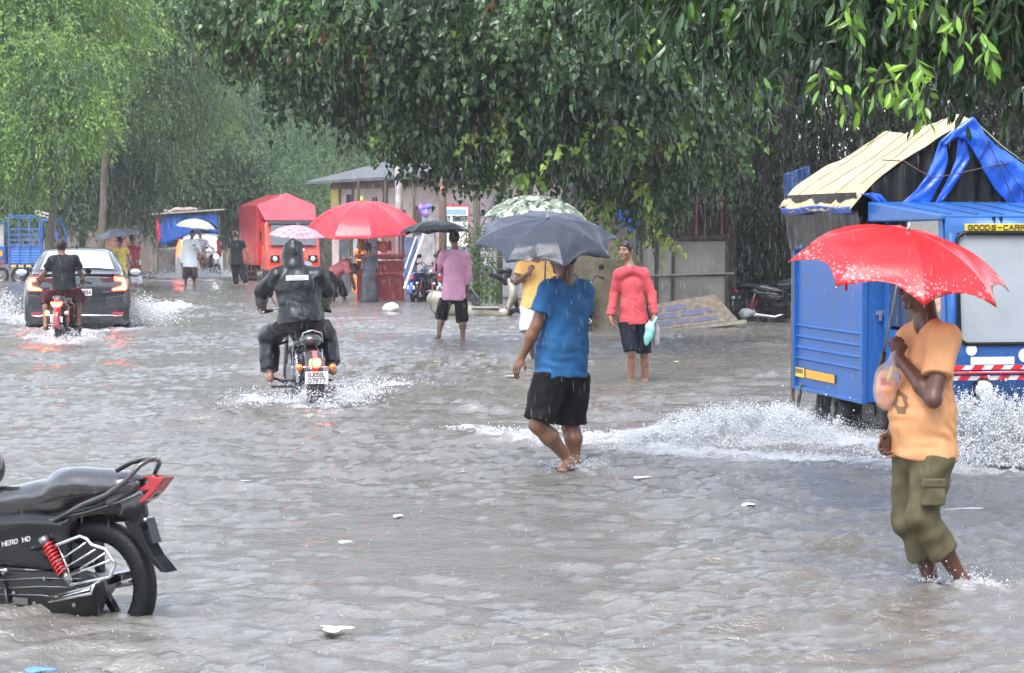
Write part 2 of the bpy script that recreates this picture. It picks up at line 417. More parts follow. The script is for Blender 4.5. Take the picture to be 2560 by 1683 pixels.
def water_h(X, Y):
    patch = .80 + .5 * np.sin(X * .9 + 1.3 * np.sin(Y * .31)) * np.sin(Y * .55 + .8 * np.sin(X * .7 + 1))
    wx = X + .18 * np.sin(Y * 2.1 + X * .7) + .07 * np.sin(6.3 * Y - 3.1 * X); wy = Y + .2 * np.sin(X * 1.7 - Y * .5) + .06 * np.sin(7.1 * X + 2.3 * Y)
    h = 0
    for kx, ky, ph, a, l in WAVES:
        s = np.sin(kx * wx + ky * wy + ph)
        h = h + a * (s if l > .6 else .9 * s + .1 * (1 - 2 * s * s))
    return h * patch
def foam_at(X, Y):
    f = np.zeros_like(X); hz = np.zeros_like(X)
    for pts, wd, st, z in FOAM:
        xs = [p[0] for p in pts]; ys = [p[1] for p in pts]
        m = (X > min(xs) - 3 * wd) & (X < max(xs) + 3 * wd) & (Y > min(ys) - 3 * wd) & (Y < max(ys) + 3 * wd)
        if not m.any(): continue
        x = X[m]; y = Y[m]; d = np.full(x.shape, 9.)
        for (x0, y0), (x1, y1) in zip(pts[:-1], pts[1:]):
            dx, dy = x1 - x0, y1 - y0; t = np.clip(((x - x0) * dx + (y - y0) * dy) / (dx * dx + dy * dy), 0, 1)
            d = np.minimum(d, np.hypot(x - x0 - t * dx, (y - y0 - t * dy) * .8))
        g = np.exp(-(d / wd) ** 2) * st
        f[m] = np.maximum(f[m], g); hz[m] = np.maximum(hz[m], g * z)
    return f, hz
ys = [6.0]
while ys[-1] < 190: ys.append(ys[-1] * 1.0032)
ys = np.array([-20, -5, 0, 3, 5] + ys + [300, 600])
xs = np.arange(-8.5, 9.5, .042); e = [xs[-1]]
while e[-1] < 400: e.append(e[-1] + .042 + (e[-1] - 9.4) * .035)
e = np.array(e[1:]); xs = np.concatenate([-(e - .9)[::-1], xs, e])
XX, YY = np.meshgrid(xs, ys)
hh = water_h(XX, YY); fo, hz = foam_at(XX, YY)
fade = np.clip((160 - YY) / 120, 0, 1) * np.clip(1 - (np.abs(XX) - 12) / 20, 0, 1); fade[:5] = 0
lump = np.sin(XX * 23 + 3 * np.sin(YY * 7)) * np.sin(YY * 19 + 2 * np.sin(XX * 11)) + .6 * np.sin(XX * 47 + YY * 31 + 2 * np.sin(YY * 23))
hh = hh * fade * (1 + 1.2 * np.minimum(fo, 1)) + hz * (.8 + .5 * lump)
V = np.stack([XX, YY, hh], -1).reshape(-1, 3)
ny, nx = XX.shape
I = np.arange(ny * nx).reshape(ny, nx)
Q = np.stack([I[:-1, :-1], I[:-1, 1:], I[1:, 1:], I[1:, :-1]], -1).reshape(-1, 4)
mw = M('flood_water', (.125, .105, .088), rough=.09, var=0, spec=.62)
t, b = nodes_of(mw); b.inputs['IOR'].default_value = 1.85
tc = t.nodes.new('ShaderNodeTexCoord')
def noise_n(scale, detail, vec, rough=.55, st=None):
    n = t.nodes.new('ShaderNodeTexNoise'); n.inputs['Scale'].default_value = scale; n.inputs['Detail'].default_value = detail; n.inputs['Roughness'].default_value = rough
    if st:
        mp = t.nodes.new('ShaderNodeMapping'); mp.inputs['Scale'].default_value = st; t.links.new(vec, mp.inputs[0]); vec = mp.outputs[0]
    t.links.new(vec, n.inputs['Vector']); return n.outputs[0]
def math_n(op, a, b_=None, clamp=False):
    n = t.nodes.new('ShaderNodeMath'); n.operation = op; n.use_clamp = clamp
    for i, v in enumerate((a, b_)):
        if v is None: continue
        if isinstance(v, (int, float)): n.inputs[i].default_value = v
        else: t.links.new(v, n.inputs[i])
    return n.outputs[0]
vec = tc.outputs['Object']
att = t.nodes.new('ShaderNodeAttribute'); att.attribute_name = 'foam'
fn = noise_n(6, 8, vec, .72, (.6, 1.3, 1)); fn2 = noise_n(45, 5, vec, .75)
fm = math_n('ADD', math_n('MULTIPLY', att.outputs['Fac'], 1.15), math_n('MULTIPLY', math_n('SUBTRACT', fn, .5), 1.7))
fm = math_n('ADD', fm, math_n('MULTIPLY', math_n('SUBTRACT', fn2, .5), 1.1))
fr = t.nodes.new('ShaderNodeMapRange'); fr.inputs[1].default_value = .50; fr.inputs[2].default_value = 1.6; t.links.new(fm, fr.inputs[0])
gate = math_n('MULTIPLY', fr.outputs[0], math_n('MULTIPLY', att.outputs['Fac'], 2.2, True), True)
mud = t.nodes.new('ShaderNodeMix'); mud.data_type = 'RGBA'; mud.inputs[6].default_value = (.068, .058, .040, 1); mud.inputs[7].default_value = (.215, .200, .185, 1)
t.links.new(noise_n(1.6, 5, vec, .65, (.6, 1.4, 1)), mud.inputs[0])
mx = t.nodes.new('ShaderNodeMix'); mx.data_type = 'RGBA'; t.links.new(mud.outputs[2], mx.inputs[6]); mx.inputs[7].default_value = (.66, .67, .70, 1)
t.links.new(gate, mx.inputs[0]); t.links.new(mx.outputs[2], b.inputs['Base Color'])
t.links.new(math_n('ADD', .09, math_n('MULTIPLY', gate, .5)), b.inputs['Roughness'])
n1 = noise_n(5.0, 6, vec, .62, (.50, 1.45, 1)); n2 = noise_n(20, 5, vec, .65, (.55, 1.4, 1)); n3 = noise_n(64, 3, vec, .6, (.7, 1.2, 1))
hgt = math_n('ADD', math_n('ADD', math_n('MULTIPLY', n1, .012), math_n('MULTIPLY', n2, .014)), math_n('MULTIPLY', n3, .0085))
hgt = math_n('ADD', hgt, math_n('MULTIPLY', gate, .012))
for sc_, amp_ in ():
    vo = t.nodes.new('ShaderNodeTexVoronoi'); vo.inputs['Scale'].default_value = sc_; t.links.new(vec, vo.inputs['Vector'])
    dd = vo.outputs['Distance']; ring = math_n('MULTIPLY', math_n('SINE', math_n('MULTIPLY', dd, 46)), math_n('POWER', math_n('SUBTRACT', 1., math_n('MULTIPLY', dd, 1.9), True), 2.5))
    hgt = math_n('ADD', hgt, math_n('MULTIPLY', ring, amp_))
bp = t.nodes.new('ShaderNodeBump'); bp.inputs['Strength'].default_value = .8; bp.inputs['Distance'].default_value = 1.0
t.links.new(hgt, bp.inputs['Height']); t.links.new(bp.outputs[0], b.inputs['Normal'])
wo = mesh_np('flood_water', V, Q, mw, foam=fo.ravel()); tag(wo, kind='structure')
gm = M('road_asphalt', (.06, .055, .05), rough=.8)
tag(MB().box((0, 290, -.42), (900, 640, .3)).build('ground', gm), kind='structure')
# ================================================================ TREES
def leafmat(name, rough=.35, trl=.3, spec=.5):
    m = bpy.data.materials.new(name); m.use_nodes = True; t, b = nodes_of(m); b.inputs['Roughness'].default_value = rough; b.inputs['Specular IOR Level'].default_value = spec
    a = t.nodes.new('ShaderNodeVertexColor'); a.layer_name = 'tint'; t.links.new(a.outputs[0], b.inputs['Base Color'])
    tr = t.nodes.new('ShaderNodeBsdfTranslucent'); t.links.new(a.outputs[0], tr.inputs[0]); ms = t.nodes.new('ShaderNodeMixShader'); ms.inputs[0].default_value = trl
    t.links.new(b.outputs[0], ms.inputs[1]); t.links.new(tr.outputs[0], ms.inputs[2]); t.links.new(ms.outputs[0], t.nodes['Material Output'].inputs[0]); return m
LEAF = leafmat('leaf_gloss', .24, .26, .7); LEAFM = leafmat('leaf_matt', .5, .35)
BARK = M('bark', (.10, .075, .055), rough=.75, var=.5, vscale=5, bump=.9, bscale=14, stretch=(1, 1, .25), dirt=(.05, .06, .03))
def normz(a): return a / (np.linalg.norm(a, axis=-1, keepdims=True) + 1e-9)
SHAPES = {  # (x along length 0..1, side, lift), faces
 'lance': ([(0, 0, 0), (.25, .32, .10), (.62, .40, .10), (1, 0, -.12), (.62, -.40, .10), (.25, -.32, .10), (.28, 0, 0), (.65, 0, 0)], [(0, 6, 1), (1, 6, 7, 2), (2, 7, 3), (0, 5, 6), (5, 4, 7, 6), (4, 3, 7)]),
 'heart': ([(0, 0, 0), (-.04, .38, .08), (.30, .52, .10), (.68, .25, .05), (1.08, 0, -.1), (.68, -.25, .05), (.30, -.52, .10), (-.04, -.38, .08), (.32, 0, 0)], [(0, 8, 2, 1), (8, 4, 3, 2), (0, 7, 6, 8), (8, 6, 5, 4)]),
 'quad': ([(0, 0, 0), (.5, .5, .08), (1, 0, -.05), (.5, -.5, .08)], [(0, 1, 2, 3)])}
def leaf_mesh(name, P, Dr, L, W, cols, shape, mat, parent, seed=0, flat=.5):
    r = np.random.default_rng(seed); n = len(P); Dr = normz(Dr); up = normz(r.normal(size=(n, 3)) + np.array([0, -flat, flat]))
    S_ = normz(np.cross(Dr, up)); N_ = np.cross(S_, Dr); tv, tf = SHAPES[shape]; tv = np.array(tv, float)
    V = P[:, None, :] + Dr[:, None, :] * (tv[:, 0] * 1)[None, :, None] * L[:, None, None] + S_[:, None, :] * tv[:, 1][None, :, None] * W[:, None, None] + N_[:, None, :] * tv[:, 2][None, :, None] * W[:, None, None]
    k = len(tv); Fq = {}
    for f in tf: Fq.setdefault(len(f), []).append(f)
    fl = [(np.array(v)[None] + (np.arange(n) * k)[:, None, None]).reshape(-1, q) for q, v in Fq.items()]
    return mesh_np(name, V.reshape(-1, 3), fl, mat, parent, smooth=False, colors=np.repeat(cols, k, axis=0))
def crown(parent, blobs, ntw, tlen, nleaf, L, W, palette, shape='lance', mat=None, droop=.8, seed=1, surf=.45, name='crown', spreadL=.25, twigs=True, pitch=.6, pmix=None, tsc=1.):
    """blobs: (centre, radii, weight). twigs start in the blobs and carry alternate leaves"""
    r = np.random.default_rng(seed); mat = mat or LEAF
    ws = np.array([b[2] * (b[1][0] * b[1][1] * b[1][2]) ** (.67) for b in blobs]); bi = r.choice(len(blobs), ntw, p=ws / ws.sum())
    C = np.array([b[0] for b in blobs], float)[bi]; Rr = np.array([b[1] for b in blobs], float)[bi]
    d = normz(r.normal(size=(ntw, 3))); rr = r.uniform(0, 1, (ntw, 1)) ** surf
    # lumpy outline
    lump = 1 + .22 * np.sin(d[:, :1] * 5 + bi[:, None]) * np.sin(d[:, 2:] * 6 + bi[:, None] * 2)
    P0 = C + d * rr * Rr * lump; out = normz(d + r.normal(size=(ntw, 3)) * .6); out[:, 2] -= droop * r.uniform(.3, 1.3, ntw); out = normz(out)
    tl = tlen * r.uniform(.6, 1.3, (ntw, 1)); bend = np.array([0, 0, -1.]) * droop
    tone = .5 * r.uniform(0, 1, ntw) + .5 * (.5 + .5 * np.sin(P0[:, 0] * 2.3 * tsc + 1.7 * np.sin(P0[:, 2] * 2.9 * tsc)) * np.sin(P0[:, 2] * 2.1 * tsc + seed + P0[:, 1])); pal = np.array(palette, float)
    Ps, Ds, Cs = [], [], []
    for j in range(nleaf):
        s = (j + .7) / nleaf; p = P0 + out * tl * s + bend * tl * .5 * s * s; td = normz(out + bend * s)
        side = normz(np.cross(td, r.normal(size=(ntw, 3)))); dr = normz(td * .6 + side * (.8 if j < nleaf - 1 else .1) + r.normal(size=(ntw, 3)) * .28 + np.array([0, 0, -1.]) * pitch * r.uniform(.1, 1.2, (ntw, 1)))
        Ps.append(p); Ds.append(dr)
        w_ = pmix if pmix is not None else np.ones(len(pal)) / len(pal)
        idx = np.searchsorted(np.cumsum(w_), np.clip(tone * .999, 0, .999)); c = pal[np.minimum(idx, len(pal) - 1)] * r.uniform(.75, 1.25, (ntw, 1)); Cs.append(c)
    P = np.concatenate(Ps); Dr = np.concatenate(Ds); Cc = np.clip(np.concatenate(Cs), 0, 1)
    keepm = P[:, 2] > .05; P, Dr, Cc = P[keepm], Dr[keepm], Cc[keepm]
    n = len(P); Ls = L * r.uniform(.65, 1.25, n); o = leaf_mesh(name, P - V3(parent.location), Dr, Ls, Ls * W * r.uniform(.8, 1.2, n), Cc, shape, mat, parent, seed)
    if twigs:
        m = min(ntw, 2500); T0 = P0[:m]; T1 = T0 + out[:m] * tl[:m] * .5 + bend * tl[:m] * .125; T2 = T0 + out[:m] * tl[:m] + bend * tl[:m] * .5; th_ = max(.0025, L * .02)
        s1 = normz(np.cross(out[:m], [[0.3, .2, 1]])) * th_; s2 = normz(np.cross(out[:m], s1)) * th_
        ring = [s1, -.5 * s1 + .87 * s2, -.5 * s1 - .87 * s2]; V = np.stack([T + q * f for T, f in ((T0, 1), (T1, .7), (T2, .35)) for q in ring], 1) - V3(parent.location)
        base = (np.arange(m) * 9)[:, None]; fq = np.concatenate([base + np.array([[a * 3 + k, a * 3 + (k + 1) % 3, a * 3 + 3 + (k + 1) % 3, a * 3 + 3 + k]]) for a in (0, 1) for k in range(3)])
        tag(mesh_np('twigs', V.reshape(-1, 3), fq, BARK, parent), kind=None)
    return o
def trunk(parent, base, top, r0, r1, limbs, lean=0., seed=0, mat=None, name='trunk', n=14):
    r = np.random.default_rng(seed); b = Vector(base); t_ = Vector(top); o = Vector(parent.location); mb = MB(); N = 14; pts = []; rs = []
    for i in range(N):
        s = i / (N - 1); p = b.lerp(t_, s) + Vector((r.normal(), r.normal(), 0)) * r0 * .18 * math.sin(s * 3); pts.append(p - o); rs.append((r0 * (1 - s) + r1 * s) * (1 + .5 * math.exp(-s * 9)))
    mb.tube(pts, rs, n); tr = mb.build(name, mat or BARK, parent, smooth=True)
    for L_ in limbs:
        a, e, ra = Vector(L_[0]) - o, Vector(L_[1]) - o, L_[2]; q = []; rr = []
        mid = (a + e) / 2 + Vector((r.normal() * .3, r.normal() * .3, abs(r.normal()) * .5 + .2)) * (e - a).length * .15
        for i in range(10):
            s = i / 9; p = a * (1 - s) ** 2 + mid * 2 * s * (1 - s) + e * s * s; q.append(p + Vector((r.normal(), r.normal(), r.normal())) * ra * .25); rr.append(ra * (1 - s * .8))
        MB().tube(q, rr, 8).build('limb', mat or BARK, tr, smooth=True)
    return tr
DKG = [(.030, .090, .020), (.020, .060, .016), (.046, .125, .026), (.07, .17, .028), (.17, .33, .035)]
# --- near ficus at the upper right, long leaves hanging into view
ft = thing('fig_tree', 'nearest tree with long glossy hanging leaves above the blue goods truck', 'tree', (8.6, 15.5, -.15))
DY = 190
def B(px, py, Y, rx, ry, rz, w_=1.): return (at(px, py - DY, Y), (rx, ry, rz), w_)
bl = [B(1700, 60, 16, .55, .9, .33), B(1950, 40, 15, .8, 1.2, .48, 1.2), B(2200, 60, 13.5, .75, 1.1, .50, 1.2), B(2460, 30, 13, .7, 1.1, .50, 1.2), B(2640, 60, 13, .6, 1.1, .5), B(1850, -60, 15, 1.2, 1.3, .4), B(2300, -60, 14, 1.3, 1.4, .4), B(2700, -60, 14, 1.0, 1.4, .5), B(1620, -50, 17, .7, 1, .35), B(2100, 200, 16.5, .7, .8, .32, .6), B(2330, 190, 14.5, .5, .6, .25, .6), B(2530, 150, 14, .4, .6, .3, .6)]
crown(ft, bl, 3500, .34, 9, .118, .36, DKG, 'lance', LEAF, droop=1.0, seed=5, pitch=.75, pmix=[.3, .3, .22, .12, .06])
# fresh bright shoots
r_ = np.random.default_rng(12); sp = []
for (x, y, Y) in ((2045, 235, 12.5), (2085, 260, 12.5), (2215, 225, 11.8), (2250, 265, 11.8), (2285, 270, 11.8), (2290, 215, 11.8), (2410, 90, 11.5), (2430, 130, 11.5), (2150, 70, 12), (2195, 75, 12), (2330, 50, 12), (1820, 80, 14), (1835, 60, 14), (1880, 220, 13.5), (1890, 260, 13.5), (1730, 10, 14), (2200, 5, 12), (2260, 10, 12)): sp.append((at(x, y - 60, Y), (.05, .05, .04), 1))
crown(ft, sp, 40, .12, 4, .090, .40, [(.20, .40, .03), (.15, .33, .03), (.25, .44, .05)], 'lance', LEAF, droop=1.0, seed=8, pitch=.9, name='young_leaves')
trunk(ft, (8.6, 15.5, -.2), (8.2, 15.2, 4.6), .35, .26, [((8.2, 15.2, 4.2), at(2000, -120, 15), .12), ((8.2, 15.2, 4.4), at(1650, -120, 17), .10), ((8.2, 15.2, 4.0), at(2350, -60, 14), .10)], seed=2)
# --- broad peepal tree over the middle, heart leaves
DY = 70
pt = thing('peepal_tree', 'large spreading tree with heart-shaped leaves whose branches hang low over the middle of the road', 'tree', at(1500, 800, 43.5))
pt.location.z = -.15
PG = [(.026, .060, .019), (.040, .085, .025), (.055, .12, .028), (.10, .20, .03), (.12, .075, .024), (.20, .34, .04)]
bl = [B(560, 40, 37, .55, 1.2, .7, 1.1), B(620, 130, 37, .6, 1.2, .5), B(720, 60, 36, 1.0, 1.5, .8), B(800, 220, 36, .6, 1, .5), B(860, 90, 35, 1.1, 1.5, .9), B(940, 250, 36, .8, 1.2, .7), B(1000, 60, 34, 1.2, 1.6, .9), B(1080, 230, 35, 1.1, 1.3, .9), B(1060, 370, 36.5, .6, .9, .45), B(1180, 90, 34, 1.2, 1.6, 1.0), B(1230, 270, 35, 1.1, 1.2, .85), B(1200, 400, 36.5, .6, .8, .35, .7), B(1330, 80, 34, 1.3, 1.6, 1.), B(1370, 260, 34, 1.1, 1.2, .9), B(1400, 400, 36, .9, .9, .5), B(1500, 120, 33, 1.3, 1.6, 1.1), B(1540, 300, 34, 1.2, 1.2, .8), B(1600, 450, 36, .75, .8, .5), B(1700, 250, 35, 1.2, 1.4, 1.), B(1640, 560, 37, .45, .5, .3), B(1520, 520, 37, .35, .5, .35, .8), B(1740, 430, 37, .8, .8, .55), B(700, 290, 37, .35, .6, .25, .7), B(580, 190, 37.5, .4, .5, .16, .7), B(870, 330, 36.5, .35, .5, .22, .7), B(1040, 420, 37.5, .5, .6, .2, .7), B(1150, 475, 37.5, .5, .6, .2, .8), B(1270, 470, 37.5, .5, .6, .2, .8), B(960, 350, 37.3, .4, .6, .2, .7), B(1370, 450, 37, .5, .6, .2, .8), B(1300, 500, 38, .3, .4, .2, .4),
      ]
crown(pt, bl, 8200, .40, 8, .100, .80, PG, 'heart', leafmat('heart_leaf', .30, .25, .55), droop=.9, seed=21, pitch=.9, surf=.5, pmix=[.30, .27, .20, .10, .08, .05])
sp = [(at(x, y, Y), (.13, .13, .11), 1) for (x, y, Y) in ((1250, 370, 33.5), (1270, 300, 33.5), (1395, 370, 33), (1330, 440, 34), (1480, 330, 33), (1540, 300, 33), (1180, 330, 34), (1620, 460, 35), (1500, 510, 36), (1620, 540, 36), (1660, 590, 36), (1560, 590, 36.4), (1270, 60, 33), (1160, 70, 33), (1700, 330, 34), (1380, 100, 33), (950, 350, 35), (1600, 90, 32))]
crown(pt, sp, 120, .22, 5, .090, .80, [(.22, .36, .05), (.28, .42, .06), (.30, .30, .08)], 'heart', LEAF, droop=.9, seed=22, name='young_leaves', pitch=.9)
MOSS = M('mossy_bark', (.085, .065, .045), rough=.85, var=.55, vscale=4, bump=1., bscale=16, dirt=(.05, .065, .022))
tb = at(1470, 800, 43.5); S = SDF()
S.cap((tb.x, 43.5, -.3), (tb.x + .1, 43.5, 1.6), .42, .30, k=.1); S.cap((tb.x + .1, 43.5, 1.4), (tb.x + .55, 43.3, 3.6), .30, .26, k=.15); S.cap((tb.x + .5, 43.3, 3.3), (tb.x + .3, 42, 6.5), .25, .2, k=.15)
for q, (dx, dy, h_) in enumerate(((-.75, -.3, .9), (-.5, -.7, .7), (.3, -.8, .9), (.8, -.2, .8), (.1, -.6, 1.1), (-.3, .4, 1), (.55, -.6, .5))): S.cap((tb.x + dx, 43.5 + dy, -.3), (tb.x + dx * .35, 43.5 + dy * .35, h_), .20, .14, k=.14)
S.ell((tb.x + .45, 43.3, .5), (.55, .4, 1.0), k=.2); S.ell((tb.x - .3, 43.5, .6), (.4, .4, 1.1), k=.2)
S.noise(.045, nsin(2, 5, aniso=(1, 1, .3))); S.noise(.022, nsin(4, 16, aniso=(1, 1, .25)))
tr = sdf_obj('trunk', S, .03, MOSS, pt, loc=pt.location)
for e_, ra in ((at(1300, 120, 35), .16), (at(950, 60, 36), .16), (at(650, 60, 37), .12), (at(1600, 250, 34), .12), (at(1560, 440, 37), .07)):
    a = Vector((tb.x + .4, 42.9, 4.6 if ra > .08 else 3.2)) - pt.location; e2 = e_ - pt.location; mid = (a + e2) / 2 + Vector((0, 0, .8))
    MB().tube([a * (1 - s) ** 2 + mid * 2 * s * (1 - s) + e2 * s * s for s in [i / 11 for i in range(12)]], [ra * (1 - .75 * i / 11) for i in range(12)], 8).build('limb', BARK, tr, smooth=True)
# brown hanging bunch of dead branches
S = SDF()
for k in range(7): S.cap(at(1560 + k * 4, 380, 37.6 + .05 * k), at(1545 + k * 9, 520 - k * 12, 37.4), .05, .02, k=.03)
S.noise(.02, nsin(6, 18)); o = sdf_obj('hanging_root', S, .02, M('root_brown', (.10, .06, .02), rough=.9, var=.4, bump=.8), pt, loc=pt.location)
# --- dark banyan behind the truck: trunk, aerial roots, dense dark crown
DY = 30
bt = thing('banyan_tree', 'dark banyan with hanging aerial roots behind the blue goods truck', 'tree', at(1900, 740, 48)); bt.location.z = -.15
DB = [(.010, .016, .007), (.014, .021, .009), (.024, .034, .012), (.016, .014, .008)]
bl = [B(1760, 560, 47, .9, 1., 1.1), B(1830, 420, 46, 1.3, 1.2, 1.2), B(1850, 640, 47.5, 1.0, .8, .9, 1.2), B(1980, 330, 44, 1.6, 1.5, 1.3), B(2000, 520, 48, 1.3, 1.2, 1.4), B(2200, 350, 44, 1.8, 1.5, 1.5), B(2400, 330, 44, 1.8, 1.5, 1.3), B(2550, 300, 43, 1.8, 1.5, 1.2), B(1700, 330, 45, 1.2, 1.2, .9), B(2700, 400, 43, 1.8, 1.5, 1.8), B(1780, 200, 44, 2, 2, 1.3), B(2200, 120, 43, 3.5, 2, 1.5), B(2600, 120, 42, 3, 2, 1.5), B(1900, 720, 47, .7, .6, .5, .6), B(2450, 480, 47, 1.5, 1, 1.2)]
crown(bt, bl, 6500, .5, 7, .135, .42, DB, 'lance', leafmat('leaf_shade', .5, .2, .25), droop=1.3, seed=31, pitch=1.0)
S = SDF(); c = at(1890, 790, 48); r_ = np.random.default_rng(4)
for k in range(16):
    x = c.x + r_.uniform(-.85, .85); y = 48 + r_.uniform(-.6, .5); S.cap((x, y, -.3), (c.x + (x - c.x) * .7, 48 + (y - 48) * .7, 4.8), r_.uniform(.10, .26), r_.uniform(.10, .2), k=.08)
S.noise(.05, nsin(8, 4.5, aniso=(1, 1, .18))); S.noise(.02, nsin(9, 15, aniso=(1, 1, .15)))
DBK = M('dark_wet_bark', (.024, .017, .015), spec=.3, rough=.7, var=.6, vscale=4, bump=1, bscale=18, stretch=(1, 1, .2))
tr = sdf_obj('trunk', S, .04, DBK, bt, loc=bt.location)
for k in range(34):
    px_ = r_.uniform(1690, 2200); Y_ = r_.uniform(45.5, 49.5); a = at(px_, 380, Y_) - bt.location; b_ = Vector((a.x + r_.uniform(-.25, .25), a.y, r_.uniform(.0, 1.6)))
    MB().tube([a, a.lerp(b_, .33) + Vector((r_.normal() * .05, 0, 0)), a.lerp(b_, .66) + Vector((r_.normal() * .05, 0, 0)), b_], [.03, .025, .022, .012], 5).build('aerial_root', DBK, tr, smooth=True)
# --- background rows of trees on the left and centre, paler through the rain
DY = 20
LG = [(.15, .28, .055), (.20, .35, .06), (.10, .19, .05), (.29, .42, .07), (.06, .12, .04)]
MG = [(.062, .115, .05), (.085, .15, .06), (.048, .09, .042), (.11, .19, .065), (.14, .18, .05)]
FG = [(.09, .16, .085), (.075, .13, .07), (.12, .20, .10), (.15, .23, .10)]
def bgtree(label, x, y, Y, h, blobs, n, L, W, pal, seed, name='tree', r0=.13, tl=.9, shape='quad', nl=8, droop=.8, flat=LEAFM, group='trees across the far side of the road'):
    t = thing(name, label, 'tree', (at(x, 700, Y).x, Y, -.15), 0, group)
    crown(t, blobs, int(n * 2.5), tl * .7, nl + 2, L * .55, W * 1.25, sorted(pal), shape, flat, droop=droop * .6, seed=seed, surf=.42, tsc=.6, pitch=.5)
    b = Vector((at(x, 700, Y).x, Y, -.2)); tp_ = Vector((b.x + .3, Y, h)); trunk(t, b, tp_, r0, r0 * .6, [(b.lerp(tp_, .8), Vector(bb[0]), r0 * .4) for bb in blobs[:4]], seed=seed)
    return t
bgtree('bright green tree with long drooping leaf sprays at the left edge', 120, 690, 66, 5, [B(60, 60, 66, 2.2, 2, 2.0), B(130, 200, 64, 1.5, 1.5, 1.2), B(200, 290, 64, .9, 1, .8), B(100, 330, 64, 1.7, 1.5, .9), B(30, 420, 65, 1.4, 1.2, .9), B(0, 200, 66, 1.5, 1.5, 1.5), B(260, 50, 68, 1.5, 1.5, 1.4), B(40, -120, 66, 3, 2.5, 2)], 3000, .27, .30, LG, 41, tl=1.0, droop=1.3)
bgtree('pale green tree rising behind the bright one at the upper left', 250, 690, 78, 7, [B(380, 60, 78, 2.4, 2, 2.6), B(330, 200, 78, 1.8, 2, 1.8), B(430, -60, 78, 3, 2, 2), B(250, -60, 79, 3, 2, 2), B(440, 250, 80, 1.8, 1.8, 1.8), B(230, 180, 80, 1.8, 2, 2)], 2800, .27, .32, [LG[0], LG[2], LG[4], MG[3]], 42, tl=1.1, droop=1.2)
bgtree('dark green leafy tree low behind the grey car', 200, 690, 84, 4, [B(80, 480, 84, 2.4, 1.5, 1.2), B(200, 450, 84, 2.4, 2, 1.6), B(300, 400, 84, 2., 2, 1.8), B(250, 500, 90, 1.4, 1, .9), B(160, 560, 82, 1.2, .8, .5, .5), B(0, 500, 84, 1.5, 1.5, 1.6), B(20, 600, 81, .8, .6, .45, .6)], 3200, .25, .36, MG, 43, tl=.9)
bgtree('yellowish green tree over the blue tarpaulin stall', 420, 690, 92, 4.5, [B(400, 430, 91, 2.2, 2, 1.6), B(330, 520, 93, 1.2, 1, 1.), B(480, 380, 92, 2.2, 2, 1.6), B(420, 330, 94, 2.5, 2, 1.6), B(520, 480, 92, 1.6, 1.2, 1.0), B(470, 560, 97, 1.6, 1, .9)], 3000, .27, .32, [MG[1], MG[3], LG[2], (.13, .20, .05)], 44, tl=1.0, droop=1.1)
bgtree('feathery grey green tree sloping down towards the red lorry', 640, 690, 96, 5, [B(560, 340, 96, 3, 2, 2.2), B(660, 370, 95, 2.4, 2, 1.6), B(740, 430, 94, 2.0, 1.8, 1.1), B(560, 450, 95, 2.4, 2, 1.3), B(650, 480, 94, 2., 1.5, .9), B(800, 470, 93, 1.6, 1.5, .8), B(580, 540, 93, 1.2, 1.0, .9)], 4200, .28, .16, FG, 45, tl=1.3, nl=11, droop=.9)
bgtree('dark tree filling the gap between the stall and the red lorry', 560, 690, 104, 5, [B(480, 560, 103, 3., 1.5, 1.8), B(580, 560, 102, 2.4, 1.5, 1.8), B(500, 200, 106, 4.5, 2.5, 4), B(620, 200, 106, 4, 2.5, 3), B(360, 570, 103, 3.4, 1.5, 1.6)], 3600, .34, .34, [MG[0], MG[2], MG[1]], 46, tl=1.2)
bgtree('soft green tree above the shop roof behind the big red parasol', 860, 690, 88, 6, [B(820, 480, 84, 1.8, 1.5, 1.0), B(850, 380, 88, 3, 2.5, 1.8), B(960, 340, 90, 3, 2.5, 2.0), B(800, 560, 82, .9, .9, .8), B(1050, 250, 92, 4, 3, 3), B(830, 200, 96, 4, 3, 3)], 3600, .28, .22, [(.10, .19, .07), (.08, .15, .06), (.12, .21, .08)], 47, tl=1.1)
# far-off wood that closes the view, one soft mass
wd = thing('far_trees', 'distant wood', 'wood', (0, 120, 0)); 
fb = [(Vector((x, 118 + 8 * math.sin(x), z)), (5.5, 3, 3.2), 1.) for x in range(-44, 50, 6) for z in (2.5, 7, 11.5, 16)]
fo_ = crown(wd, fb, 9000, 1.3, 7, .62, .5, [(.035, .06, .035), (.05, .08, .045), (.03, .05, .03)], 'quad', LEAFM, droop=.8, seed=51, name='distant_wood', twigs=False)
fo_.parent = None; fo_.location = (0, 120, 0); fo_['kind'] = 'stuff'; bpy.data.objects.remove(wd)

# unseen trees added behind and beside the camera to darken road and reflections
bb = [(Vector((x, -22 + 4 * math.sin(x * 2), z)), (4.2, 3, 2.8), 1.) for x in range(-34, 36, 6) for z in (2.2, 6, 9.5)] + [(Vector((17 + math.sin(y), y, z)), (2.8, 4, 2.8), 1.) for y in range(-14, 16, 7) for z in (2.2, 5)]
wd = thing('tmp', 'tmp', 'tmp', (0, -20, 0)); fo_ = crown(wd, bb, 3000, 1.5, 6, .9, .6, [(.035, .06, .03), (.05, .08, .04)], 'quad', LEAFM, seed=52, name='unseen_shade_wood', twigs=False); fo_.parent = None; fo_.location = (0, -20, 0); fo_['kind'] = 'stuff'; bpy.data.objects.remove(wd)
